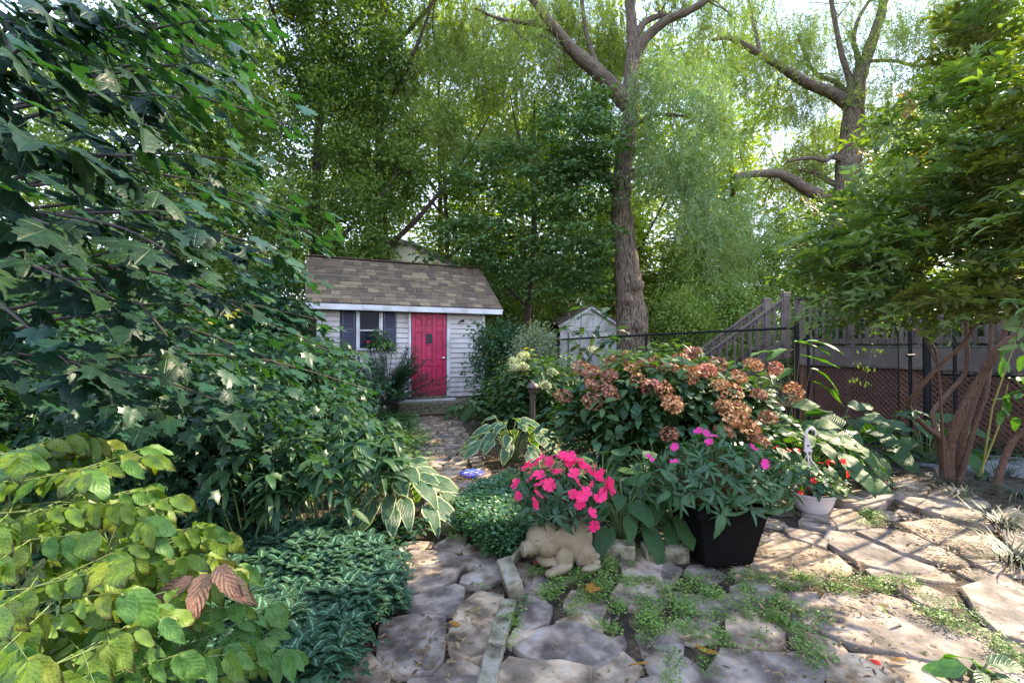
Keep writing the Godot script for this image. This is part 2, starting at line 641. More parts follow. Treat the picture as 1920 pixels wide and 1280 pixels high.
	mat("siding_b", lin(0.56, 0.51, 0.49), 0.5, {"tex": "stain", "tri": 0.45})
	mat("white_trim", lin(0.66, 0.65, 0.67), 0.45, {"tex": "stain", "tri": 0.6})
	mat("door_red", lin(0.50, 0.018, 0.085), 0.42, {"tex": "stain", "tri": 0.8})
	mat("door_red_low", lin(0.25, 0.03, 0.055), 0.45, {"tex": "stain", "tri": 0.8})
	mat("shutter", lin(0.045, 0.045, 0.075), 0.5)
	mat("wall_felt", lin(0.10, 0.095, 0.10), 0.9)
	mat("dark", lin(0.012, 0.012, 0.014), 0.5)
	mat("black_metal", lin(0.010, 0.010, 0.011), 0.55, {"spec": 0.25})
	mat("steel", lin(0.55, 0.52, 0.48), 0.3, {"metal": 1.0})
	mat("window_glass", Color(0.10, 0.11, 0.16), 0.08, {"spec": 0.2})
	var shingle_tones := [lin(0.235, 0.165, 0.105), lin(0.30, 0.22, 0.135), lin(0.19, 0.135, 0.09), lin(0.37, 0.275, 0.165), lin(0.15, 0.108, 0.076)]
	for k in 5:
		mat("shingle%d" % k, shingle_tones[k], 0.95, {"tex": "grain", "tri": 1.7, "ntex": "grain_n", "nscale": 0.8})
	# deck
	mat("deck", lin(0.155, 0.12, 0.10), 0.65, {"tex": "wood", "tri": Vector3(1, 1, 1)})
	mat("deck_b", lin(0.13, 0.10, 0.085), 0.65, {"tex": "wood", "tri": Vector3(1.2, 1.2, 1.2)})
	mat("lattice", lin(0.17, 0.075, 0.05), 0.7, {"tex": "wood", "tri": Vector3(1, 1, 1)})
	mat("cream", lin(0.72, 0.66, 0.5), 0.6)
	mat("beige_wall", lin(0.30, 0.28, 0.22), 0.7)
	mat("pale_wall", lin(0.72, 0.70, 0.69), 0.6, {"tex": "stain", "tri": 0.4})
	mat("orange_wall", lin(0.55, 0.22, 0.06), 0.7)
	mat("grey_roof", lin(0.12, 0.11, 0.10), 0.9, {"tex": "grain", "tri": 1.0})
	# bark
	mat("bark_willow", lin(0.29, 0.235, 0.185), 0.92, {"tex": "bark", "ntex": "bark_n", "nscale": 1.3, "uvs": Vector3(3, 0.16, 1)})
	mat("bark_dark", lin(0.13, 0.10, 0.075), 0.92, {"tex": "bark", "ntex": "bark_n", "nscale": 1.0, "uvs": Vector3(2, 0.3, 1)})
	mat("bark_red", lin(0.15, 0.08, 0.05), 0.85, {"tex": "bark", "ntex": "bark_n", "nscale": 0.35, "uvs": Vector3(2, 0.9, 1)})
	mat("twig", lin(0.045, 0.033, 0.026), 0.8)
	mat("green_stem", lin(0.12, 0.16, 0.05), 0.6)
	mat("yellow_stem", lin(0.28, 0.26, 0.07), 0.6)
	mat("red_stem", lin(0.16, 0.10, 0.045), 0.6)
	# foliage that is scattered: the copies' own colours times white
	leaf_mat("scatter", Color.WHITE, 0.5, {"vc": true})
	leaf_mat("scatter_gloss", Color.WHITE, 0.36, {"vc": true})
	# leaves that are parts
	for k in 4:
		var g: Color = [lin(0.055, 0.125, 0.055), lin(0.045, 0.105, 0.052), lin(0.07, 0.145, 0.045), lin(0.05, 0.115, 0.07)][k]
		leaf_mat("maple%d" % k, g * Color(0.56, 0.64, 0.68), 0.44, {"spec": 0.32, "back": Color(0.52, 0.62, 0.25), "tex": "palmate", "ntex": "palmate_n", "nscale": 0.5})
		leaf_mat("dark_leaf%d" % k, [lin(0.055, 0.12, 0.05), lin(0.05, 0.11, 0.06), lin(0.07, 0.14, 0.045), lin(0.042, 0.10, 0.055)][k], 0.4, {"tex": "pinnate", "ntex": "pinnate_n", "nscale": 0.7})
		leaf_mat("lime%d" % k, [lin(0.185, 0.29, 0.028), lin(0.15, 0.26, 0.03), lin(0.23, 0.29, 0.035), lin(0.11, 0.24, 0.045)][k], 0.5, {"tex": "spotted" if k != 3 else "pinnate", "ntex": "pinnate_n", "nscale": 0.22})
		leaf_mat("bush%d" % k, [lin(0.11, 0.165, 0.055), lin(0.15, 0.19, 0.06), lin(0.085, 0.14, 0.055), lin(0.23, 0.20, 0.08)][k], 0.42, {"tex": "pinnate", "ntex": "pinnate_n", "nscale": 0.5})
	for k in 3:
		leaf_mat("mid_leaf%d" % k, [lin(0.05, 0.125, 0.06), lin(0.045, 0.11, 0.065), lin(0.07, 0.15, 0.055)][k], 0.42, {"tex": "pinnate", "ntex": "pinnate_n", "nscale": 0.5})
	leaf_mat("yellow_leaf", lin(0.42, 0.33, 0.04), 0.5, {"tex": "pinnate"})
	leaf_mat("rust_leaf", lin(0.52, 0.27, 0.18), 0.55, {"tex": "spotted", "ntex": "pinnate_n"})
	leaf_mat("rust_leaf_b", lin(0.62, 0.42, 0.25), 0.55, {"tex": "spotted", "ntex": "pinnate_n"})
	leaf_mat("hosta_edge", lin(0.56, 0.66, 0.52), 0.42, {"tex": "hosta_edge", "ntex": "hosta_n", "nscale": 0.4})
	leaf_mat("hosta", lin(0.085, 0.185, 0.06), 0.42, {"tex": "hosta", "ntex": "hosta_n", "nscale": 0.9})
	leaf_mat("hosta_b", lin(0.07, 0.155, 0.06), 0.42, {"tex": "hosta", "ntex": "hosta_n", "nscale": 0.9})
	leaf_mat("hosta_c", lin(0.11, 0.215, 0.055), 0.45, {"tex": "hosta", "ntex": "hosta_n", "nscale": 0.9})
	leaf_mat("lamium", lin(0.30, 0.50, 0.36), 0.5, {"tex": "lamium", "ntex": "lamium_n", "nscale": 0.7, "vc": true})
	leaf_mat("impatiens", lin(0.05, 0.12, 0.055), 0.38, {"tex": "pinnate", "ntex": "pinnate_n", "nscale": 0.6})
	leaf_mat("impatiens_b", lin(0.08, 0.175, 0.07), 0.38, {"tex": "pinnate", "ntex": "pinnate_n", "nscale": 0.6})
	leaf_mat("pink_petal", lin(0.82, 0.02, 0.16), 0.55, {"back": Color(0.9, 0.35, 0.5)})
	leaf_mat("magenta_petal", lin(0.72, 0.025, 0.28), 0.55, {"back": Color(0.9, 0.35, 0.6)})
	leaf_mat("red_petal", lin(0.72, 0.015, 0.02), 0.55, {"back": Color(0.9, 0.3, 0.2)})
	leaf_mat("petal_mix", Color.WHITE, 0.7, {"vc": true, "back": Color(0.5, 0.42, 0.36)})
	mat("black_plastic", lin(0.007, 0.006, 0.006), 0.7, {"spec": 0.2, "tex": "grain", "tri": 2.5, "ntex": "grain_n", "nscale": 0.5})
	mat("pot_white", lin(0.46, 0.41, 0.40), 0.45)
	mat("potting", lin(0.05, 0.035, 0.025), 0.95)
	mat("bronze", lin(0.06, 0.042, 0.035), 0.45, {"metal": 0.3})
	mat("lilac_tile", lin(0.26, 0.22, 0.55), 0.3)
	mat("tuft", lin(0.04, 0.055, 0.035), 0.5, {"spec": 0.25})
	leaf_mat("amber_leaf", lin(0.5, 0.22, 0.03), 0.6, {"tex": "spotted"})
	leaf_mat("brown_leaf", lin(0.2, 0.11, 0.06), 0.7, {"tex": "pinnate"})
	leaf_mat("dry_leaf", lin(0.36, 0.27, 0.19), 0.7, {"tex": "pinnate"})
	mat("purple_tile", lin(0.08, 0.07, 0.30), 0.3)
	mat("pale_tile", lin(0.5, 0.52, 0.62), 0.3)

func leaf_library() -> void:
	for k in 4:
		maple_mesh("maple%d" % k, 1.0, [0.3, 0.6, 0.12, 0.85][k], [0.18, -0.25, 0.38, 0.02][k], k * 1.7)
		leaf_mesh("hosta%d" % k, 1.0, 0.72, "heart", {"nl": 7, "nw": 3, "droop": [0.35, 0.5, 0.25, 0.62][k], "fold": 0.16, "cup": 0.45, "wave": 0.05, "lobe": 0.14, "twist": [0.1, -0.25, 0.2, -0.1][k], "phase": k * 2.0})
		leaf_mesh("ovate%d" % k, 1.0, 0.56, "ovate", {"nl": 9, "nw": 2, "droop": [0.25, 0.4, 0.12, 0.55][k], "fold": 0.28, "cup": 0.25, "wave": 0.04, "twist": [0.15, -0.2, 0.0, 0.3][k], "phase": k * 1.3, "teeth": 0.06})
		leaf_mesh("lance%d" % k, 1.0, 0.36, "lance", {"nl": 5, "nw": 1, "droop": [0.2, 0.35, 0.08, 0.5][k], "fold": 0.35, "wave": 0.03, "twist": [0.2, -0.2, 0.1, -0.1][k], "phase": k * 1.1})
		leaf_mesh("ellip%d" % k, 1.0, 0.40, "ellip", {"nl": 5, "nw": 1, "droop": [0.1, 0.22, -0.05, 0.3][k], "fold": 0.25, "twist": [0.2, -0.2, 0.1, -0.3][k]})
		leaf_mesh("wide%d" % k, 1.0, 0.80, "ovate", {"nl": 6, "nw": 2, "droop": [0.3, 0.5, 0.15, 0.4][k], "fold": 0.15, "cup": 0.3, "wave": 0.06, "twist": [0.1, -0.2, 0.1, 0.3][k], "phase": k * 1.3, "lobe": 0.06, "teeth": 0.03})
	# clusters that are scattered in crowns
	for k in 3:
		var mb := MB.new()      # a spray of maple leaves, about a metre across
		for i in 26:
			var a := ff(0, TAU)
			var r := sqrt(rng.randf()) * 0.5
			var p := Vector3(cos(a) * r, ff(-0.12, 0.12) - r * r * 0.35, sin(a) * r)
			var dir := Vector3(cos(a) + ff(-0.7, 0.7), ff(-1.1, -0.1), sin(a) + ff(-0.7, 0.7))
			small_maple(mb, p, orient(dir, Vector3(ff(-0.5, 0.5), 1, ff(-0.5, 0.5))), ff(0.08, 0.135))
		for i in 4:
			var a := TAU * i / 4.0 + ff(-0.4, 0.4)
			mb.tube([Vector3.ZERO, Vector3(cos(a) * 0.25, 0.01, sin(a) * 0.25), Vector3(cos(a) * 0.48, -0.07, sin(a) * 0.48)], [0.006, 0.004, 0.002], 3, 0.0, 1.0, false)
		LM["maple_spray%d" % k] = mb.commit()
		mb = MB.new()           # a hanging willow strand
		var pts := []
		var sway := Vector3(ff(-0.25, 0.25), 0, ff(-0.25, 0.25))
		for i in 7:
			var t := i / 6.0
			pts.append(Vector3(0, -1.15 * t, 0) + sway * (t * t) + Vector3(ff(-0.02, 0.02), 0, ff(-0.02, 0.02)))
		mb.tube(pts, taper(0.004, 0.0015, 7), 3, 0.0, 1.0, false)
		for i in 46:
			var t := ff(0.02, 1.0)
			var p := lerp_path(pts, t)
			var a := ff(0, TAU)
			var dir := Vector3(cos(a) * 0.75, ff(-1.2, -0.2), sin(a) * 0.75)
			mb.sliver(p, orient(dir, Vector3(ff(-1, 1), 1, ff(-1, 1))), ff(0.075, 0.125), ff(0.014, 0.022))
		for s in 3:             # short side shoots
			var p := lerp_path(pts, ff(0.1, 0.7))
			var a := ff(0, TAU)
			for i in 14:
				var q: Vector3 = p + Vector3(cos(a), -0.8, sin(a)) * (0.025 * i)
				var b := ff(0, TAU)
				mb.sliver(q, orient(Vector3(cos(b) * 0.7 + cos(a) * 0.5, -0.7, sin(b) * 0.7 + sin(a) * 0.5), Vector3(ff(-1, 1), 1, ff(-1, 1))), ff(0.07, 0.11), ff(0.013, 0.02))
		LM["willow_strand%d" % k] = mb.commit()
		mb = MB.new()           # small ovate leaves round a twig
		for i in 30:
			var d := rand_dir()
			var p := d * (0.06 + 0.22 * sqrt(rng.randf()))
			mb.blade(p, orient(d + Vector3(0, -0.5, 0) + rand_dir() * 0.6, Vector3(ff(-0.6, 0.6), 1, ff(-0.6, 0.6))), ff(0.05, 0.085), ff(0.028, 0.045))
		for i in 3:
			mb.tube([Vector3.ZERO, rand_dir() * 0.22], [0.004, 0.0015], 3, 0.0, 1.0, false)
		LM["ovate_spray%d" % k] = mb.commit()
		mb = MB.new()           # larger ovate leaves on a branching shoot
		for i in 16:
			var a := i * 2.4
			var t := i / 15.0
			var p := Vector3(cos(a) * 0.02, t * 0.42, sin(a) * 0.02)
			mb.blade(p, orient(Vector3(cos(a), 0.25 - ff(0, 0.8), sin(a)), Vector3(0, 1, 0) + rand_dir() * 0.3), ff(0.1, 0.16), ff(0.05, 0.08))
		mb.tube([Vector3(0, -0.2, 0), Vector3(0, 0.42, 0)], [0.006, 0.003], 3, 0.0, 1.0, false)
		LM["shoot%d" % k] = mb.commit()
	for k in 3:                 # a whorl of long leathery leaves at a twig's end
		var mb := MB.new()
		var n := 7
		for i in n:
			var a := TAU * i / n + ff(-0.3, 0.3)
			mb.blade(Vector3(cos(a) * 0.01, ff(-0.02, 0.02), sin(a) * 0.01), orient(Vector3(cos(a), ff(-0.3, 0.3), sin(a)), Vector3.UP + rand_dir() * 0.45), ff(0.08, 0.125), ff(0.038, 0.054))
		LM["whorl%d" % k] = mb.commit()

	for k in 3:                 # a leafy twig of the leathery bush
		var mb := MB.new()
		var pts := [Vector3.ZERO, Vector3(0.02, 0.02, 0.13), Vector3(ff(-0.04, 0.04), 0.0, 0.27)]
		mb.tube(pts, [0.003, 0.0025, 0.0015], 3, 0.0, 1.0, false)
		for i in 13:
			var t := 0.25 + 0.75 * i / 12.0
			var a := i * 2.4
			var dir := Vector3(cos(a), ff(-0.3, 0.4), sin(a) * 0.6 + 0.6)
			mb.blade(lerp_path(pts, t), orient(dir, Vector3.UP + rand_dir() * 0.6), ff(0.065, 0.115), ff(0.028, 0.042), ff(-0.2, 0.6))
		LM["bush_twig%d" % k] = mb.commit()

# ---------------------------------------------------------------- scattering
func scatter(parent: Node3D, called: String, meshes: Array, m: Material, blobs: Array, o := {}) -> void:
	# blobs: [centre, radii, how many]; leaves come in clumps with gaps between
	var nz := FastNoiseLite.new()
	nz.seed = rng.randi() % 9999
	nz.frequency = o.get("freq", 0.45)
	nz.fractal_octaves = 2
	var gap: float = o.get("gap", 0.0)
	var lo: Color = o.get("lo", Color(0.045, 0.10, 0.03))
	var hi: Color = o.get("hi", Color(0.09, 0.17, 0.04))
	var odd: Color = o.get("odd", Color(0.3, 0.28, 0.05))
	var odds: float = o.get("odds", 0.02)
	var mode: String = o.get("mode", "random")
	var smin: float = o.get("smin", 0.8)
	var smax: float = o.get("smax", 1.25)
	var shell: float = o.get("shell", 0.6)
	var xs := []
	var cs := []
	for bl in blobs:
		var c: Vector3 = bl[0]
		var r: Vector3 = bl[1]
		var want := int(bl[2] * o.get("density", 1.0))
		var tries := 0
		while want > 0 and tries < bl[2] * 12:
			tries += 1
			var q := rand_dir() * pow(rng.randf(), shell * 0.5)
			var p := c + q * r
			if p.y < gy(-p.z) + 0.04:
				continue
			var k := nz.get_noise_3dv(p)
			if k < gap + ff(-0.12, 0.12):
				continue
			want -= 1
			var b := Basis()
			var s := ff(smin, smax)
			match mode:
				"hang": b = Basis(Vector3.UP, ff(0, TAU)) * Basis(Vector3.RIGHT, ff(0, 1) * ff(-1.25, 1.25))
				"layer": b = Basis(Vector3.UP, ff(0, TAU)) * Basis(Vector3.RIGHT, ff(-0.35, 0.35))
				"out": b = orient(Vector3(ff(-1, 1), ff(-1, 1), ff(-1, 1)), (q + Vector3(0, 0.35, 0) + rand_dir() * 0.3).normalized())
				"up": b = Basis(Vector3.UP, ff(0, TAU)) * Basis(Vector3.RIGHT, ff(-0.6, 0.6))
				_: b = Basis(rand_dir(), ff(0, TAU))
			xs.append(Transform3D(b.scaled(Vector3.ONE * s), p))
			var col := lo.lerp(hi, clampf(0.5 + k * 0.8 + ff(-0.35, 0.35), 0, 1))
			if rng.randf() < odds:
				col = odd
			cs.append(col)
	if meshes.size() > 1:      # one object per spray shape would split the mass, so the shapes are joined in turn
		var mb := MB.new()
		for me in meshes:
			pass
	many(called, meshes[0], m, xs, cs, parent, parent.position)

func place_leaves(t: Node3D, called: String, list: Array, limit := 290, rest_mesh := "", rest_lo := Color(0.05, 0.12, 0.05)) -> void:
	# list: [transform, mesh key, material key]; the nearest ones become parts, the others one mass
	var eye := Vector3(0, EYE, 0)
	var keyed := []
	for l in list:
		var p: Vector3 = l[0].origin
		var size: float = l[0].basis.x.length() / maxf(0.3, p.distance_to(eye))
		if -p.z < 0.2 or absf(p.x) > -p.z * 1.2 or absf(p.y - EYE) > -p.z * 0.82:
			size *= 0.05
		keyed.append([-size, l])
	keyed.sort_custom(func(a, b): return a[0] < b[0])
	var xs := []
	var cs := []
	var rm := ""
	for i in keyed.size():
		var l = keyed[i][1]
		if i < limit:
			var o := mi(called, LM[l[1]], M[l[2]], t)
			o.transform = Transform3D(l[0].basis, l[0].origin - t.position)
		else:
			if rm == "":
				rm = rest_mesh if rest_mesh else l[1]
			xs.append(l[0])
			cs.append(rest_lo * ff(0.75, 1.3))
	if xs.size():
		many("foliage", LM[rm], M["scatter_gloss"], xs, cs, t, t.position)

# ---------------------------------------------------------------- ground and paving
const STONES := [
	[761,1040, 771,1030, 828,1029, 860,1040, 871,1051, 862,1061, 803,1060, 775,1051],
	[738,1046, 775,1053, 828,1064, 860,1065, 852,1079, 828,1095, 761,1105, 740,1101],
	[769,1114, 828,1101, 854,1092, 871,1098, 866,1122, 856,1142, 795,1146, 771,1146],
	[714,1170, 734,1158, 771,1151, 834,1153, 834,1179, 832,1203, 828,1227, 811,1250, 763,1255, 734,1252, 710,1227],
	[868,1126, 897,1103, 945,1110, 937,1162, 927,1199, 915,1219, 884,1229, 846,1211, 841,1191, 854,1150],
	[864,1089, 868,1077, 909,1060, 945,1057, 937,1083, 901,1095],
	[864,1038, 917,1032, 938,1045, 933,1055, 884,1061],
	[868,1020, 909,1014, 929,1023, 917,1030, 872,1034],
	[815,1020, 844,1004, 868,1000, 876,1008, 864,1026, 828,1026],
	[819,977, 844,975, 862,986, 840,994, 819,992],
	[834,967, 884,954, 890,961, 876,983, 860,981],
	[795,925, 827,927, 827,943, 811,969, 799,955],
	[832,936, 844,921, 884,919, 900,931, 880,948, 852,944],
	[791,910, 828,907, 842,916, 828,922, 795,920],
	[852,902, 897,901, 908,915, 884,916, 856,914],
	[771,1265, 884,1261, 911,1261, 905,1280, 901,1304, 750,1304],
	[628,1268, 653,1231, 673,1209, 698,1221, 729,1257, 728,1266, 681,1304, 624,1304],
	[817,1254, 848,1227, 880,1235, 910,1252, 901,1257, 828,1257],
	[740,1028, 771,1014, 811,1016, 763,1028],
	[592,1254, 616,1215, 645,1207, 649,1227, 620,1272, 588,1280],
	[991,1114, 1014,1114, 1030,1138, 1023,1157, 990,1174, 972,1170, 982,1134],
	[1010,1176, 1051,1167, 1088,1166, 1140,1190, 1163,1185, 1167,1199, 1112,1239, 1088,1242, 992,1223, 966,1203],
	[937,1250, 958,1229, 1047,1234, 1102,1245, 1098,1304, 925,1304],
	[1006,1073, 1055,1044, 1100,1040, 1108,1061, 1059,1081, 994,1105],
	[986,1087, 1016,1087, 1014,1105, 986,1105],
	[968,1174, 990,1178, 1006,1179, 962,1201, 954,1195],
	[1169,1085, 1238,1081, 1250,1118, 1226,1134, 1185,1126, 1149,1109],
	[1165,1040, 1193,1028, 1238,1053, 1234,1075, 1169,1075],
	[1200,1086, 1254,1090, 1252,1113, 1224,1137, 1180,1132],
	[1265,1107, 1337,1118, 1358,1149, 1315,1170, 1283,1150],
	[1460,1110, 1537,1106, 1602,1102, 1659,1127, 1728,1151, 1801,1183, 1858,1216, 1913,1257, 1915,1284, 1810,1248, 1667,1213, 1606,1205, 1493,1166],
	[1419,1029, 1460,1009, 1509,1020, 1566,1041, 1589,1061, 1566,1076, 1484,1088, 1444,1080, 1408,1057],
	[1554,996, 1590,1001, 1655,1029, 1747,1061, 1688,1068, 1610,1052, 1566,1024, 1546,1013],
	[1607,996, 1647,992, 1708,1001, 1749,1021, 1807,1053, 1789,1058, 1688,1032],
	[1684,979, 1761,972, 1850,1001, 1889,1036, 1850,1031, 1749,1012],
	[1680,943, 1708,939, 1789,948, 1866,976, 1866,987, 1810,981, 1720,958],
	[1554,935, 1578,921, 1679,935, 1639,958, 1606,954],
	[1546,953, 1590,952, 1626,979, 1618,989, 1571,991],
	[1502,960, 1549,957, 1567,986, 1553,989, 1502,983],
	[1802,1098, 1866,1070, 1927,1102, 1935,1203, 1870,1182, 1826,1138],
	[1550,1240, 1590,1224, 1667,1228, 1749,1257, 1780,1281, 1769,1307, 1537,1307],
	[1355,1212, 1444,1220, 1509,1216, 1546,1239, 1531,1307, 1346,1307, 1306,1276],
	[1200,1269, 1273,1251, 1293,1280, 1281,1307, 1188,1307],
	[1644,907, 1704,895, 1740,914, 1727,937, 1684,934],
	[1747,921, 1769,911, 1818,921, 1850,943, 1797,944, 1740,935],
	[1816,1046, 1891,1045, 1927,1071, 1866,1071],
	[1469,988, 1513,996, 1545,1013, 1541,1023, 1484,1005],
	[1785,1254, 1818,1257, 1915,1292, 1923,1309, 1793,1307],
	[1371,1097, 1403,1085, 1440,1085, 1460,1103, 1428,1114, 1379,1122],
	[1363,1150, 1428,1138, 1476,1150, 1460,1199, 1395,1207, 1363,1191],
	[1176,1044, 1224,1040, 1273,1061, 1261,1081, 1200,1079],
	[1870,992, 1927,1004, 1944,1036, 1899,1032],
	[1858,955, 1899,951, 1944,979, 1875,981]]


func ground() -> void:
	var mb := MB.new()
	var ds := [-8.0, -3.0, 0.0, 1.0, 2.0, 2.5, 3.0, 3.5, 4.0, 5.0, 6.0, 7.0, 8.0, 9.0, 10.0, 11.0, 14.0, 20.0, 40.0, 120.0, 300.0]
	var xs := [-300.0, -60.0, -20.0, -8.0, -5.0, -4.0, -3.0, -2.0, -1.0, 0.0, 1.0, 2.0, 3.0, 4.0, 5.0, 7.0, 12.0, 30.0, 80.0, 300.0]
	for d in ds:
		for x in xs:
			mb.vert(Vector3(x, gy(d) - 0.032, -d), Vector3(0, 1, 0.02).normalized())
	for j in ds.size() - 1:
		for i in xs.size() - 1:
			var a := j * xs.size() + i
			var b := a + xs.size()
			mb.tri(a, a + 1, b + 1)
			mb.tri(a, b + 1, b)
	structure("ground", mb.commit(), M.soil)

func stone_mesh(pts: Array, thick: float, seed_: float) -> ArrayMesh:
	# pts: corners round the stone's middle (x, z); the outline is broken up and the upper edge worn
	var out := PackedVector2Array()
	var n := pts.size()
	var area := 0.0
	for i in n:
		area += pts[i].cross(pts[(i + 1) % n])
	if area < 0.0:
		pts.reverse()
	for i in n:
		var a: Vector2 = pts[i]
		var b: Vector2 = pts[(i + 1) % n]
		var k := clampi(int(a.distance_to(b) / 0.12), 1, 6)
		for j in k:
			var t := float(j) / k
			var q := a.lerp(b, t)
			var nn := (b - a).orthogonal().normalized()
			if j == 0:
				q *= 0.99
			else:
				q += nn * ff(-0.020, 0.016)
			out.append(q)
	var tris := Geometry2D.triangulate_polygon(out)
	var mb := MB.new()
	var inner := PackedVector2Array()
	for q in out:
		inner.append(q * (1.0 - 0.007 / maxf(q.length(), 0.08)))
	for q in inner:
		mb.vert(Vector3(q.x, 0.002 * sin(q.x * 9.0 + seed_) + 0.002 * sin(q.y * 8.0 - seed_), q.y), Vector3.UP)
	for i in range(0, tris.size(), 3):
		var a := tris[i]
		var b := tris[i + 1]
		var d := tris[i + 2]
		if (inner[b] - inner[a]).cross(inner[d] - inner[a]) > 0.0:
			mb.tri(a, d, b)
		else:
			mb.tri(a, b, d)
	var m := out.size()
	var first := mb.v.size()
	for k in m:
		var q := out[k]
		var nn := Vector3(q.x, 0, q.y).normalized()
		var e := inner[k]
		mb.vert(Vector3(e.x, mb.v[k].y, e.y), (nn * 0.5 + Vector3.UP * 1.5).normalized())
		mb.vert(Vector3(q.x, -0.006, q.y), (nn * 1.5 + Vector3.UP).normalized())
		mb.vert(Vector3(q.x * 1.01, -thick, q.y * 1.01), nn)
	for k in m:
		var a := first + k * 3
		var b := first + ((k + 1) % m) * 3
		for j in 2:
			mb.tri(a + j, b + j, b + j + 1)
			mb.tri(a + j, b + j + 1, a + j + 1)
	return mb.commit()

func flagstones() -> void:
	var path := Node3D.new()
	path.name = "flagstone_path"
	add_child(path)
	path.set_meta("kind", "structure")
	var patio := Node3D.new()
	patio.name = "flagstone_patio"
	add_child(patio)
	patio.set_meta("kind", "structure")
	var laid := []
	for i in STONES.size():
		var s: Array = STONES[i]
		var ws := []
		var mid := Vector2.ZERO
		for k in range(0, s.size(), 2):
			var g := G(s[k], s[k + 1])
			ws.append(Vector2(g.x, g.z))
			mid += Vector2(g.x, g.z)
		laid.append(PackedVector2Array(ws))
		mid /= ws.size()
		for k in ws.size():
			ws[k] -= mid
			ws[k] *= 1.0 + (0.012 if i < 20 else 0.020) / ws[k].length()
		var raised := 0.035 if i == 36 or i == 35 else 0.0
		var o := mi("flagstone", stone_mesh(ws, 0.05 + raised, i), M["stone%d" % ((i * 5 + i / 3) % 6)], path if i < 20 else patio)
		o.position = Vector3(mid.x, gy(-mid.y) + ff(-0.006, 0.008) + raised, mid.y)
		o.rotation = Vector3(ff(-0.012, 0.012), 0, ff(-0.012, 0.012))
	# smaller stones set a little lower fill the paving between the big slabs
	for gx in 14:
		for gz in 9:
			var x := 0.12 + gx * 0.28 + ff(-0.06, 0.06)
			var d := 2.0 + gz * 0.29 + ff(-0.06, 0.06)
			if x > d * 1.15 or x < 0.02 * d or (d > 3.0 and x < 1.5):
				continue
			var clear := true
			for pl in laid:
				clear = clear and not Geometry2D.is_point_in_polygon(Vector2(x, -d), pl)
			if not clear:
				continue
			var ws := []
			for k in 7:
				var a := TAU * k / 7 + ff(-0.25, 0.25)
				ws.append(Vector2(cos(a), sin(a)) * ff(0.11, 0.16))
			var o := mi("flagstone", stone_mesh(ws, 0.04, gx * 1.7 + gz), M["stone%d" % ((gx + gz * 2) % 6)], patio)
			o.position = Vector3(x, gy(d) - 0.016, -d)
	# the far end of the path: rows of smaller slabs up to the shed's step
	var d := 5.35
	var row := 0
	while d < 10.2:
		var t := (d - 5.35) / 4.85
		var mid_x := lerpf(-0.66, -1.72, t)
		var half := lerpf(0.42, 0.52, t)
		var x := mid_x - half
		var depth := ff(0.26, 0.42)
		while x < mid_x + half - 0.08:
			var wd := minf(ff(0.26, 0.52), mid_x + half - x)
			var ws := []
			for q in [[-0.5, -0.5], [0.0, -0.54], [0.5, -0.5], [0.52, 0.0], [0.5, 0.5], [-0.5, 0.5]]:
				ws.append(Vector2(q[0] * (wd - 0.035) + ff(-0.03, 0.03), q[1] * (depth - 0.035) + ff(-0.03, 0.03)))
			var o := mi("flagstone", stone_mesh(ws, 0.05, row * 3.1), M["stone%d" % [1, 3, 5, 0, 4][rng.randi() % 5]], path)
			var dd := d + ff(-0.03, 0.03)
			o.position = Vector3(x + wd * 0.5, gy(dd) + ff(-0.006, 0.006), -dd)
			o.rotation = Vector3(0.02 + ff(-0.015, 0.015), ff(-0.12, 0.12), ff(-0.015, 0.015))
			x += wd
		d += depth
		row += 1
	# pale pebbles beyond the tree on the right
	var mb := MB.new()
	var c := on_ground(6.0, 5.8)
	var ring := []
	for k in 26:
		var a := TAU * k / 26
		ring.append(c + Vector3(cos(a) * (1.0 + 0.12 * sin(k * 2.0)), -0.02, sin(a) * (0.6 + 0.08 * sin(k * 3.0))))
	for k in 26:
		mb.face([c + Vector3(0, 0.03, 0), ring[(k + 1) % 26], ring[k]], Vector3.UP)
	structure("gravel", mb.commit(), M.gravel)

# ---------------------------------------------------------------- buildings
func bx(size: Vector3, bev := 0.0) -> ArrayMesh:
	var key := "box%s%s" % [size.snapped(Vector3.ONE * 0.001), bev]
	if not LM.has(key):
		var mb := MB.new()
		mb.box(Vector3.ZERO, size, Basis(), bev)
		LM[key] = mb.commit()
	return LM[key]

func piece(called: String, size: Vector3, at: Vector3, m: String, parent: Node, bev := 0.0, rot := Vector3.ZERO) -> MeshInstance3D:
	var o := mi(called, bx(size, bev), M[m], parent)
	o.position = at
	o.rotation = rot
	return o

func siding_run(parent: Node, x0: float, x1: float, y0: float, y1: float, step: float, z: float, m := "siding") -> void:
	var y := y0
	while y < y1 - 0.02:
		var h := minf(step, y1 - y)
		piece("siding_board", Vector3(x1 - x0, h - 0.004, 0.010), Vector3((x0 + x1) * 0.5, y + h * 0.5, z + 0.012), m if rng.randf() < 0.7 else m + "_b", parent, 0.002, Vector3(-0.20, 0, 0))
		y += step

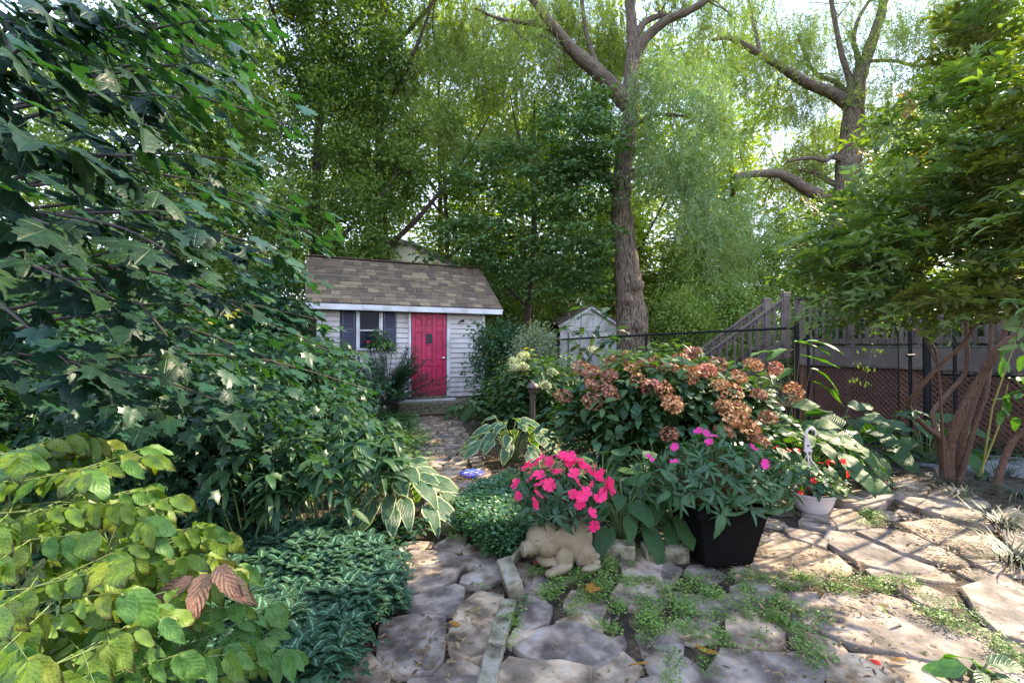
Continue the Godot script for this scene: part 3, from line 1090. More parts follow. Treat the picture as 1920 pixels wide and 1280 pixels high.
func shed() -> void:
	var t := thing("garden_shed", "pale vinyl sided garden shed with red door and brown shingle roof", "shed", Vector3(-1.986, gy(11.0), -11.0), "", deg_to_rad(24.0))
	var xl := -2.45
	var xr := 1.40
	var yb := 0.33
	var yt := 2.47
	var depth := 2.75
	# walls behind the boards
	var mb := MB.new()
	mb.box(Vector3((xl + xr) * 0.5, (yb + yt) * 0.5, -0.05), Vector3(xr - xl - 0.02, yt - yb, 0.06))
	mb.box(Vector3((xl + xr) * 0.5, (yb + yt) * 0.5, -depth), Vector3(xr - xl - 0.02, yt - yb, 0.06))
	for x in [xl + 0.04, xr - 0.04]:
		mb.box(Vector3(x, (yb + yt) * 0.5, -depth * 0.5), Vector3(0.06, yt - yb, depth - 0.07))
		mb.face([Vector3(x, yt, -0.02), Vector3(x, yt, -depth), Vector3(x, 3.70, -depth * 0.5)], Vector3(signf(x), 0, 0))
	mi("wall", mb.commit(), M.wall_felt, t)
	# base
	piece("foundation", Vector3(xr - xl + 0.04, 0.36, depth), Vector3((xl + xr) * 0.5, 0.15, -depth * 0.5), "mossy_stone", t)
	siding_run(t, xl + 0.03, -2.0, yb + 0.02, yt, 0.118, 0.0)
	siding_run(t, -1.99, -0.78, yb + 0.02, 1.5, 0.118, 0.0)
	siding_run(t, -0.77, -0.49, yb + 0.02, yt, 0.118, 0.0)
	siding_run(t, 0.52, xr - 0.05, yb + 0.02, yt, 0.118, 0.0)
	piece("corner_trim", Vector3(0.085, yt - yb, 0.07), Vector3(xr - 0.02, (yb + yt) * 0.5, 0.0), "white_trim", t, 0.008)
	piece("corner_trim", Vector3(0.085, yt - yb, 0.07), Vector3(xl + 0.02, (yb + yt) * 0.5, 0.0), "white_trim", t, 0.008)
	# roof: eave at the front, ridge behind
	var e0 := Vector3(0, 2.49, 0.27)
	var r0 := Vector3(0, 3.745, -1.376)
	var slope := (r0 - e0)
	var sl := slope.length()
	var sd := slope / sl
	var sn := Vector3(0, sd.z * -1.0, sd.y)           # out of the front slope
	var ang := -atan2(sd.y, -sd.z)
	var roof := piece("roof", Vector3(4.46, 0.05, sl), Vector3(-0.445, 0, 0) + (e0 + r0) * 0.5 - sn * 0.032, "grey_roof", t, 0.0, Vector3(-ang, 0, 0))
	roof.position.y += 0.0
	piece("roof", Vector3(4.46, 0.05, sl), Vector3(-0.445, (e0.y + r0.y) * 0.5 - 0.02, -1.376 - (0.27 + 1.376) * 0.5), "grey_roof", t, 0.0, Vector3(ang, 0, 0))
	var rows := 13
	for r in rows:
		var x := -2.69 + (0.0 if r % 2 else -0.11)
		var expo := sl / rows
		while x < 1.79:
			var w := ff(0.15, 0.28)
			var xa := maxf(x, -2.69)
			var xb := minf(x + w, 1.80)
			if xb - xa > 0.03:
				var thick: float = ff(0.010, 0.024)
				var o := mi("shingle", bx(Vector3(1, 1, 1)), M["shingle%d" % [0, 1, 2, 3, 4, 0, 2, 4, 0][rng.randi() % 9]], t)
				var c := e0 + sd * ((r + 0.5) * expo + 0.02) + sn * (0.004 + thick * 0.5 + 0.004) + Vector3((xa + xb) * 0.5, 0, 0)
				o.transform = Transform3D(Basis(Vector3.RIGHT, -ang - 0.055 + ff(-0.006, 0.006)) * Basis.from_scale(Vector3(xb - xa - 0.005, thick, expo + 0.035)), c)
			x += w
	# ridge caps
	for k in 18:
		piece("ridge_cap", Vector3(0.255, 0.02, 0.2), Vector3(-2.56 + k * 0.25, r0.y + 0.028 + ff(0, 0.006), r0.z), "shingle%d" % [0, 2, 4][k % 3], t, 0.004, Vector3(0, 0, 0.03))
	piece("fascia", Vector3(4.46, 0.125, 0.025), Vector3(-0.445, 2.425, 0.265), "white_trim", t, 0.004)
	piece("soffit", Vector3(4.44, 0.015, 0.26), Vector3(-0.445, 2.385, 0.12), "white_trim", t)
	for s in [-2.68, 1.79]:
		piece("rake_board", Vector3(0.022, 0.13, sl), Vector3(s, (e0.y + r0.y) * 0.5 - 0.085, (e0.z + r0.z) * 0.5), "white_trim", t, 0.004, Vector3(-ang, 0, 0))
	# door
	var door := Node3D.new()
	door.name = "door"
	t.add_child(door)
	door.position = Vector3(0, 0.385, 0.0)
	var dw := 0.83
	var dh := 1.97
	piece("door_back", Vector3(dw, dh, 0.02), Vector3(0, dh * 0.5, -0.012), "door_red", door)
	var cols := [-0.255, 0.0, 0.255]
	var pw := 0.165
	for x in [-0.3775, -0.1275, 0.1275, 0.3775]:
		var w: float = 0.09 if absf(x) < 0.2 else 0.075
		piece("stile", Vector3(w, dh, 0.022), Vector3(x, dh * 0.5, 0.008), "door_red", door, 0.006)
	var rails := [[0.0, 0.22], [0.715, 0.12], [1.52, 0.13], [1.86, 0.11]]
	for c in cols:
		for rr in rails:
			piece("rail", Vector3(pw, rr[1], 0.021), Vector3(c, rr[0] + rr[1] * 0.5, 0.0075), "door_red", door, 0.004)
		for rr in [[0.235, 0.705], [0.85, 1.505], [1.665, 1.845]]:
			var y0: float = rr[0]
			var y1: float = rr[1]
			if c == 0.0 and rr[0] == 0.85:
				y1 = 1.20
				piece("rail", Vector3(pw, 0.3, 0.021), Vector3(0, 1.365, 0.0075), "door_red", door, 0.004)
				piece("viewing_plate", Vector3(0.15, 0.23, 0.012), Vector3(0, 1.37, 0.025), "dark", door, 0.003)
			piece("panel", Vector3(pw - 0.02, y1 - y0 - 0.02, 0.026), Vector3(c, (y0 + y1) * 0.5, -0.004), "door_red", door, 0.012)
	piece("kick_strip", Vector3(dw, 0.10, 0.006), Vector3(0, 0.055, 0.021), "door_red_low", door)
	mb = MB.new()
	var prof_ := [Vector2(0.001, 0.075), Vector2(0.022, 0.07), Vector2(0.03, 0.052), Vector2(0.022, 0.035), Vector2(0.012, 0.025), Vector2(0.012, 0.012), Vector2(0.034, 0.008), Vector2(0.034, 0.0)]
	prof_.reverse()
	mb.lathe(Vector3.ZERO, prof_, 16)
	var kn := mi("handle", mb.commit(), M.steel, door)
	kn.position = Vector3(0.355, 0.90, 0.018)
	kn.rotation.x = PI / 2
	# door frame, sill, step
	piece("door_frame", Vector3(0.062, 2.09, 0.07), Vector3(-0.462, 1.42, 0.012), "white_trim", t, 0.006)
	piece("door_frame", Vector3(0.085, 2.09, 0.07), Vector3(0.475, 1.42, 0.012), "white_trim", t, 0.006)
	piece("sill", Vector3(0.88, 0.045, 0.16), Vector3(0, 0.358, 0.05), "mossy_stone", t, 0.006)
	piece("sill_board", Vector3(1.55, 0.055, 0.15), Vector3(-0.15, 0.30, 0.055), "white_trim", t, 0.006)
	piece("step", Vector3(1.5, 0.27, 0.42), Vector3(-0.02, 0.135, 0.19), "mossy_stone", t, 0.012)
	# window with two shutters
	var win := Node3D.new()
	win.name = "window"
	t.add_child(win)
	win.position = Vector3(-1.37, 1.50, 0.02)
	piece("pane", Vector3(0.46, 0.84, 0.01), Vector3(0, 0.43, -0.012), "window_glass", win)
	for s in [-1, 1]:
		piece("frame", Vector3(0.055, 0.95, 0.06), Vector3(s * 0.262, 0.445, 0.01), "white_trim", win, 0.006)
		piece("sash", Vector3(0.025, 0.84, 0.03), Vector3(s * 0.222, 0.43, 0.004), "white_trim", win, 0.004)
	piece("frame", Vector3(0.47, 0.06, 0.06), Vector3(0, 0.89, 0.01), "white_trim", win, 0.006)
	piece("frame", Vector3(0.47, 0.055, 0.07), Vector3(0, -0.002, 0.012), "white_trim", win, 0.006)
	piece("sash", Vector3(0.42, 0.032, 0.035), Vector3(0, 0.43, 0.006), "white_trim", win, 0.004)
	for s in [-1, 1]:
		var sh := Node3D.new()
		sh.name = "shutter"
		t.add_child(sh, true)
		sh.position = Vector3(-1.37 + s * 0.45, 1.47, 0.03)
		piece("shutter_back", Vector3(0.275, 0.96, 0.015), Vector3(0, 0.48, 0), "shutter", sh)
		for q in [-0.12, 0.12]:
			piece("shutter_stile", Vector3(0.04, 0.96, 0.03), Vector3(q, 0.48, 0.012), "shutter", sh, 0.004)
		for q in [0.03, 0.48, 0.93]:
			piece("shutter_rail", Vector3(0.2, 0.06, 0.028), Vector3(0, q, 0.011), "shutter", sh, 0.004)
		for k in 20:
			if absf(0.08 + k * 0.0415 - 0.48) > 0.04:
				piece("slat", Vector3(0.2, 0.034, 0.006), Vector3(0, 0.08 + k * 0.0415, 0.014), "shutter", sh, 0.0, Vector3(-0.6, 0, 0))
	# a small lamp by the door, unlit
	var lamp := piece("lamp_base", Vector3(0.05, 0.07, 0.03), Vector3(0.72, 2.17, 0.03), "white_trim", t, 0.006)
	mb = MB.new()
	mb.tube([Vector3.ZERO, Vector3(0.05, 0.02, 0.08), Vector3(0.09, 0.02, 0.12)], [0.012, 0.02, 0.035], 10)
	var lh := mi("lamp_head", mb.commit(), M.dark, t)
	lh.position = Vector3(0.73, 2.17, 0.04)
	# leaf scraps caught on the shingles
	var xs := []
	var cs := []
	for i in 46:
		var q := e0 + sd * ff(0.1, sl - 0.1) + sn * 0.05 + Vector3(ff(-2.4, 1.6), 0, 0)
		xs.append(Transform3D(Basis(Vector3.RIGHT, -ang) * Basis(Vector3.UP, ff(0, TAU)) * Basis.from_scale(Vector3.ONE * 0.08), q))
		cs.append(Color(0.5, 0.42, 0.3) * ff(0.5, 1.2))
	many("leaf_scraps", LM["lance1"], M.scatter, xs, cs, t)

func gable_house(t: Node3D, w: float, l: float, eave: float, ridge: float, wall: String, trim: String, over := 0.12) -> void:
	# front gable towards +z, ridge running back
	var mb := MB.new()
	for z in [0.0, -l]:
		mb.face([Vector3(-w / 2, 0, z), Vector3(w / 2, 0, z), Vector3(w / 2, eave, z), Vector3(0, ridge, z), Vector3(-w / 2, eave, z)], Vector3(0, 0, 1))
	for s in [-1, 1]:
		mb.face([Vector3(s * w / 2, 0, 0), Vector3(s * w / 2, 0, -l), Vector3(s * w / 2, eave, -l), Vector3(s * w / 2, eave, 0)], Vector3(s, 0, 0))
	mi("wall", mb.commit(), M[wall], t)
	var run := w / 2 + over
	var rise := (ridge - eave) * run / (w / 2)
	var ln := sqrt(run * run + rise * rise)
	for s in [-1, 1]:
		piece("roof", Vector3(ln, 0.06, l + over * 2), Vector3(s * run / 2, ridge - rise / 2 + 0.045, -l / 2), "grey_roof", t, 0.0, Vector3(0, 0, -s * atan2(rise, run)))
		piece("rake_board", Vector3(ln, 0.1, 0.03), Vector3(s * run / 2, ridge - rise / 2 - 0.03, over - 0.02), trim, t, 0.0, Vector3(0, 0, -s * atan2(rise, run)))

func small_shed() -> void:
	var at := Vector3(2.96, gy(17.0), -17.4)
	var t := thing("small_shed", "small pale gabled shed with white trim behind the chain link fence", "shed", at, "", deg_to_rad(26.0))
	gable_house(t, 2.7, 3.0, 2.38, 3.08, "pale_wall", "white_trim")
	for s in [-1, 1]:
		piece("corner_trim", Vector3(0.1, 2.36, 0.05), Vector3(s * 1.30, 1.18, 0.012), "white_trim", t, 0.006)
	piece("cross_trim", Vector3(2.1, 0.09, 0.04), Vector3(0, 2.2, 0.012), "white_trim", t, 0.006)
	for s in [-1, 1]:
		var d := Node3D.new()
		d.name = "door"
		t.add_child(d, true)
		d.position = Vector3(s * 0.5, 0.1, 0.03)
		piece("door_panel", Vector3(0.98, 2.0, 0.03), Vector3(0, 1.0, 0), "pale_wall", d, 0.004)
		piece("door_trim", Vector3(0.09, 2.0, 0.025), Vector3(-0.44, 1.0, 0.026), "white_trim", d, 0.004)
		piece("door_trim", Vector3(0.09, 2.0, 0.025), Vector3(0.44, 1.0, 0.026), "white_trim", d, 0.004)
		piece("door_trim", Vector3(1.15, 0.08, 0.02), Vector3(0, 1.0, 0.024), "white_trim", d, 0.004, Vector3(0, 0, s * 0.95))
	for k in 8:
		piece("batten", Vector3(0.02, 0.62, 0.012), Vector3(-0.95 + k * 0.27, 2.5 + 0.1 * (1 - absf(-0.95 + k * 0.27)), 0.008), "pale_wall", t)
	# courses of shingles on the slope that shows
	var run := 1.47
	var rise := 0.7 * run / 1.35
	for r in 8:
		var q := (r + 0.5) / 8.0
		piece("shingle_course", Vector3(0.24, 0.025, 3.22), Vector3(-run * (1 - q), 3.08 - rise * (1 - q) + 0.095, -1.5), "shingle%d" % [1, 0, 3, 2, 1, 0, 3, 0][r], t, 0.0, Vector3(0, 0, atan2(rise, run) - 0.06))

func neighbour_houses() -> void:
	var t := thing("neighbour_house", "cream sided neighbouring house glimpsed above the red door shed roof", "house", on_ground(-4.75, 19.6), "", deg_to_rad(-24.0))
	gable_house(t, 6.0, 6.0, 4.7, 6.1, "cream", "deck", 0.4)
	for k in 14:
		piece("siding_board", Vector3(5.9, 0.20, 0.02), Vector3(0, 1.95 + k * 0.205, 0.02), "cream", t, 0.0, Vector3(-0.08, 0, 0))
	piece("window", Vector3(1.0, 1.2, 0.06), Vector3(-1.5, 3.2, 0.05), "window_glass", t)
	var t2 := thing("orange_house", "orange brick house seen through leaves right of the willow trunk", "house", on_ground(7.7, 24.5), "", deg_to_rad(-10.0))
	gable_house(t2, 5.0, 7.0, 3.4, 5.2, "orange_wall", "white_trim", 0.3)
	piece("window", Vector3(0.9, 1.2, 0.06), Vector3(-1.0, 2.0, 0.03), "window_glass", t2)
	piece("door", Vector3(0.95, 2.05, 0.06), Vector3(1.0, 1.03, 0.03), "white_trim", t2)
	for k in 12:
		piece("siding_board", Vector3(4.9, 0.26, 0.02), Vector3(0, 0.2 + k * 0.265, 0.012), "orange_wall", t2, 0.0, Vector3(-0.05, 0, 0))

# ---------------------------------------------------------------- deck, stairs and fence
func rail_run(t: Node3D, a: Vector3, b: Vector3, h: float, gap: float, skip_ends := false) -> void:
	# a, b: ends at the foot of the balusters
	var d := b - a
	var flat := Vector3(d.x, 0, d.z)
	var n := int(flat.length() / gap)
	var turn := atan2(-d.z, d.x)
	var pitch := atan2(d.y, flat.length())
	var bb := Basis(Vector3.UP, turn) * Basis(Vector3.BACK, pitch)
	for q in [[h, 0.04, 0.13], [h - 0.07, 0.09, 0.035], [0.08, 0.09, 0.035]]:
		var o := mi("rail", bx(Vector3(d.length(), q[1], q[2]), 0.006), M.deck, t)
		o.transform = Transform3D(bb, (a + b) * 0.5 + Vector3(0, q[0], 0) - t.position)
	for k in n + 1:
		var p := a.lerp(b, (k + 0.5) / (n + 1))
		var o := mi("baluster", bx(Vector3(0.038, h - 0.02, 0.038), 0.004), M["deck_b" if k % 3 == 0 else "deck"], t)
		o.transform = Transform3D(Basis(Vector3.UP, turn), p + Vector3(0, h * 0.5 + 0.02, 0) + bb.z * 0.035 - t.position)

func deck() -> void:
	var far := Vector3(5.72, 1.40, -9.3)
	var near := Vector3(7.05, 1.40, -5.4)
	var t := thing("wooden_deck", "raised taupe wooden deck with balusters and dark lattice skirt", "deck", Vector3(6.3, gy(7.5), -7.5))
	var d := (near - far)
	var l := d.length()
	var u := d / l
	var out := Vector3(u.z, 0, -u.x)            # away from the garden
	if out.x < 0: out = -out
	var turn := atan2(-u.z, u.x)
	var bb := Basis(Vector3.UP, turn)
	var mid := (far + near) * 0.5
	var put := func(called: String, size: Vector3, at: Vector3, m: String) -> MeshInstance3D:
		var o := mi(called, bx(size, 0.006), M[m], t)
		o.transform = Transform3D(bb, at - t.position)
		return o
	for k in 14:
		put.call("deck_board", Vector3(l + 0.06, 0.03, 0.135), mid + out * (0.05 + k * 0.142) + Vector3(0, 0.0, 0), "deck" if k % 3 else "deck_b")
	put.call("rim_board", Vector3(l, 0.30, 0.04), mid + Vector3(0, -0.17, 0), "deck")
	put.call("rim_board", Vector3(l, 0.06, 0.05), mid + Vector3(0, -0.335, 0) - out * 0.004, "deck_b")
	# lattice skirt: crossed slats on a dark ground
	put.call("skirt_back", Vector3(l, 1.1, 0.02), mid + out * 0.09 + Vector3(0, -0.9, 0), "dark")
	var h := 1.12
	for dirn in [-1.0, 1.0]:
		var k := 0
		var s := -h
		while s < l:
			var a := maxf(s, 0.0)
			var b := minf(s + h, l)
			if b - a > 0.05:
				var ya := (a - s) - h
				var yb := (b - s) - h
				if dirn < 0.0:
					ya = -(a - s)
					yb = -(b - s)
				var pa := far + u * a + Vector3(0, ya - 0.34, 0)
				var pb := far + u * b + Vector3(0, yb - 0.34, 0)
				var e := pb - pa
				var o := mi("lattice_slat", bx(Vector3(1, 0.036, 0.007)), M.lattice, t)
				var ex := e.normalized()
				var ez := -out
				o.transform = Transform3D(Basis(ex * e.length(), ez.cross(ex), ez), (pa + pb) * 0.5 + out * (0.03 if dirn < 0 else 0.045) - t.position)
			s += 0.085
			k += 1
	for k in 5:
		put.call("post", Vector3(0.1, 2.5, 0.1), far.lerp(near, k / 4.0) + out * 0.09 + Vector3(0, -0.3, 0), "deck")
	rail_run(t, far + out * 0.03 + Vector3(0, 0.02, 0), near + out * 0.03 + Vector3(0, 0.02, 0), 0.95, 0.135)
	# the far side of the deck's railing, closing the view
	rail_run(t, far + out * 1.95 + Vector3(0, 0.02, 0), near + out * 1.95 + Vector3(0, 0.02, 0), 0.95, 0.135)
	# stairs going down to the left from the deck's far end
	var s := thing("deck_stairs", "taupe wooden stairs with sloping railing climbing to the deck", "stairs", on_ground(4.9, 9.6))
	var top := Vector3(5.62, 1.42, -9.45)
	var foot := Vector3(3.80, 0.02, -9.75)
	var back := Vector3(0.17, 0, -1.0) * 1.05
	for q in [Vector3.ZERO, back]:
		var a: Vector3 = foot + q
		var b: Vector3 = top + q
		var e := b - a
		var o := mi("stringer", bx(Vector3(1, 0.28, 0.045)), M.deck, s)
		var ex := e.normalized()
		var ez := Vector3(0.16, 0, 0.98)
		ez = (ez - ex * ez.dot(ex)).normalized()
		o.transform = Transform3D(Basis(ex * e.length(), ez.cross(ex), ez), (a + b) * 0.5 - s.position)
		rail_run(s, a + Vector3(0, 0.05, 0), b + Vector3(0, 0.05, 0), 0.95, 0.16)
		for w in [a, b]:
			var p := mi("newel_post", bx(Vector3(0.14, 1.35, 0.14), 0.008), M.deck, s)
			p.position = w + Vector3(0, 0.42, 0) - s.position
	for k in 8:
		var p := foot.lerp(top, (k + 0.5) / 8.0) + back * 0.5
		var o := mi("tread", bx(Vector3(0.27, 0.04, 1.02), 0.004), M["deck" if k % 2 else "deck_b"], s)
		o.transform = Transform3D(Basis(Vector3.UP, 0.165), p - s.position)

func chain_mesh(a: Vector3, b: Vector3, h0: float, ha: float, hb: float, pitch: float) -> ArrayMesh:
	# woven wire between a and b: zigzag wires, from h0 up to the rail (ha at a, hb at b)
	var mb := MB.new()
	var d := b - a
	var l := Vector2(d.x, d.z).length()
	var nrm := Vector3(-d.z, 0, d.x).normalized()
	var cols := int(l / pitch)
	for c in cols:
		var f := (c + 0.5) / cols
		var base := a.lerp(b, f)
		var h := lerpf(ha, hb, f)
		var rows := int((h - h0) / (pitch * 0.5))
		for sgn in [-1.0, 1.0]:
			for r in rows:
				var s0 = (1.0 if (r % 2 == 0) else -1.0) * sgn * 0.5 * pitch
				var p0 = base + d / l * s0 + Vector3(0, h0 + r * pitch * 0.5, 0)
				var p1 = base - d / l * s0 + Vector3(0, h0 + (r + 1) * pitch * 0.5, 0)
				mb.tube([p0 + nrm * 0.002 * sgn, p1 + nrm * 0.002 * sgn], [0.0021, 0.0021], 3, 0.0, 1.0, false)
	return mb.commit()

func fences() -> void:
	var fa := Vector3(4.92, gy(7.95), -7.95)
	var fb := Vector3(1.10, gy(12.0), -12.0)
	var t := thing("chain_link_fence", "black chain link fence running behind the hydrangeas past the willow", "fence", fa)
	var mb := MB.new()
	mb.tube([fa + Vector3(0, 1.83, 0), fa.lerp(fb, 0.5) + Vector3(0, 1.79, 0), fb + Vector3(0, 1.74, 0)], [0.024, 0.022, 0.022], 10)
	world_part("top_rail", mb.commit(), M.black_metal, t)
	for q in [[0.0, 0.042, 1.93], [0.52, 0.028, 1.8], [1.0, 0.03, 1.78]]:
		mb = MB.new()
		var p := fa.lerp(fb, q[0])
		mb.tube([p + Vector3(0, -0.2, 0), p + Vector3(0, q[2], 0), p + Vector3(0, q[2] + 0.03, 0)], [q[1], q[1], q[1] * 0.5], 12)
		mb.tube([p + Vector3(0, q[2] + 0.02, 0), p + Vector3(0, q[2] + 0.06, 0)], [q[1] * 0.55, q[1] * 0.3], 8)
		world_part("post", mb.commit(), M.black_metal, t)
	world_part("wire_mesh", chain_mesh(fa, fb, 0.05, 1.86, 1.77, 0.062), M.black_metal, t).set_meta("kind", "stuff")
	# gate with rounded upper corners
	var ga := Vector3(5.02, gy(7.8), -7.8)
	var gb := Vector3(5.62, gy(6.5), -6.5)
	var g := thing("garden_gate", "black chain link gate with rounded upper corners before the deck", "gate", ga)
	var e := (gb - ga)
	e.y = 0
	var r := 0.14
	mb = MB.new()
	var el := e.length()
	var eu := e / el
	var frame := [ga + Vector3(0, 0.06, 0), ga + Vector3(0, 1.88 - r, 0), ga + eu * 0.04 + Vector3(0, 1.88 - r * 0.35, 0), ga + eu * r + Vector3(0, 1.90, 0), ga + eu * (el - r) + Vector3(0, 1.91, 0), ga + eu * (el - 0.04) + Vector3(0, 1.91 - r * 0.35, 0), ga + e + Vector3(0, 1.91 - r, 0), ga + e + Vector3(0, 0.06, 0), ga + Vector3(0, 0.06, 0)]
	mb.tube(frame, taper(0.023, 0.023, 9), 10)
	world_part("gate_frame", mb.commit(), M.black_metal, g)
	mb = MB.new()
	for f in [0.09, el - 0.14]:
		mb.tube([ga + eu * f + Vector3(0, 0.06, 0), ga + eu * f + Vector3(0, 1.9, 0)], [0.008, 0.008], 6)
	world_part("tension_bar", mb.commit(), M.black_metal, g)
	for y in [0.5, 1.62]:
		mb = MB.new()
		mb.tube([ga + Vector3(-0.09, y, 0.02), ga + Vector3(0.02, y, 0)], [0.018, 0.018], 8)
		mb.tube([ga + Vector3(-0.03, y - 0.05, 0.012), ga + Vector3(-0.03, y + 0.05, 0.012)], [0.022, 0.022], 8)
		world_part("hinge", mb.commit(), M.black_metal, g)
	mb = MB.new()
	mb.tube([gb + Vector3(-0.1, 1.35, 0.06), gb + Vector3(0.08, 1.35, -0.02)], [0.016, 0.016], 8)
	world_part("latch", mb.commit(), M.black_metal, g)
	world_part("wire_mesh", chain_mesh(ga + eu * 0.09, ga + eu * (el - 0.14), 0.08, 1.87, 1.9, 0.062), M.black_metal, g).set_meta("kind", "stuff")
	# the fence on beyond the gate
	var ha := Vector3(5.72, gy(6.35), -6.35)
	var hb := Vector3(6.55, gy(4.7), -4.7)
	var f2 := thing("chain_link_fence", "black chain link fence behind the many stemmed tree on the right", "fence", ha)
	for q in [[0.0, 0.045], [0.16, 0.022], [1.0, 0.04]]:
		mb = MB.new()
		var p := ha.lerp(hb, q[0])
		mb.tube([p + Vector3(0, -0.1, 0), p + Vector3(0, 1.95, 0), p + Vector3(0, 1.98, 0)], [q[1], q[1], q[1] * 0.5], 12)
		world_part("post", mb.commit(), M.black_metal, f2)
	for y in [1.93, 1.1]:
		mb = MB.new()
		mb.tube([ha + Vector3(0, y, 0), hb + Vector3(0, y, 0)], [0.02, 0.02], 8)
		world_part("rail", mb.commit(), M.black_metal, f2)
	world_part("wire_mesh", chain_mesh(ha, hb, 0.05, 1.9, 1.9, 0.062), M.black_metal, f2).set_meta("kind", "stuff")

# ---------------------------------------------------------------- trees
func blob(u: float, v: float, d: float, ru: float, rv: float, rd: float, n: int) -> Array:
	return [P(u, v, d), Vector3(ru * d / F, rv * d / F, rd), n]

func limb(t: Node3D, called: String, pts: Array, ra: float, rb: float, m: String, sides := 9, rough := 0.05) -> void:
	var n := maxi(6, pts.size() * 4)
	var mb := MB.new()
	mb.tube(smooth_path(pts, n), taper(ra, rb, n + 1), sides, rough, 1.0)
	world_part(called, mb.commit(), M[m], t)

func px_limb(t: Node3D, called: String, d: float, uvs: Array, wa: float, wb: float, m: String, dd := 0.0) -> Array:
	# a limb given along its course in the photo, at distance d (+ dd by its end)
	var pts := []
	for i in uvs.size():
		var k := d + dd * i / (uvs.size() - 1)
		pts.append(P(uvs[i][0], uvs[i][1], k))
	limb(t, called, pts, wa * 0.5 * d / F, wb * 0.5 * d / F, m)
	return pts

func twigs(t: Node3D, m: String, from: Array, n: int, reach: float, r: float) -> void:
	# finer branches from points on limbs, joined into one part
	var mb := MB.new()
	for i in n:
		var path: Array = from[rng.randi() % from.size()]
		var p := lerp_path(path, ff(0.25, 1.0))
		var pts := [p]
		var dir := (rand_dir() + Vector3(0, 0.35, 0)).normalized()
		var l := ff(0.5, 1.0) * reach
		for k in 4:
			dir = (dir + rand_dir() * 0.35 + Vector3(0, -0.08, 0)).normalized()
			pts.append(pts[-1] + dir * l * 0.25)
		mb.tube(pts, taper(r * ff(0.6, 1.2), r * 0.2, 5), 4, 0.0, 1.0, false)
	world_part("twigs", mb.commit(), M[m], t).set_meta("kind", "stuff")

func tree(called: String, label: String, base: Vector3, lean: Vector3, height: float, r: float, bark: String, mesh: String, blobs: Array, o: Dictionary, group := "trees behind the sheds", forks := 4) -> Node3D:
	var t := thing(called, label, "tree", base, group)
	var top := base + lean + Vector3(0, height, 0)
	var path := [base + Vector3(0, -0.1, 0)]
	for k in 4:
		var f := (k + 1) / 4.0
		path.append(base.lerp(top, f) + Vector3(ff(-0.1, 0.1), 0, ff(-0.1, 0.1)) * height * 0.12)
	var sp := smooth_path(path, 18)
	var mb := MB.new()
	var rad := []
	for i in 19:
		var f := i / 18.0
		rad.append(r * (1.0 - 0.8 * f) * (1.0 + 0.5 * exp(-f * 14.0)))
	mb.tube(sp, rad, 10, 0.06)
	world_part("trunk", mb.commit(), M[bark], t)
	var limbs := [sp]
	for k in forks:
		var p := lerp_path(sp, 0.3 + 0.55 * k / maxi(1, forks))
		var a := ff(0, TAU)
		var dir := Vector3(cos(a), ff(0.5, 1.2), sin(a) * 0.7)
		var l := height * ff(0.16, 0.3)
		var pts := [p, p + dir * l * 0.35, p + dir * l * 0.7 + Vector3(0, l * 0.1, 0), p + dir * l + Vector3(0, l * 0.3, 0)]
		limb(t, "limb", pts, r * 0.4, r * 0.1, bark, 7)
		limbs.append(smooth_path(pts, 8))
	twigs(t, "twig" if bark != "bark_willow" else bark, limbs, 26, height * 0.13, r * 0.09)
	scatter(t, "crown", [LM[mesh]], M.scatter, blobs, o)
	return t

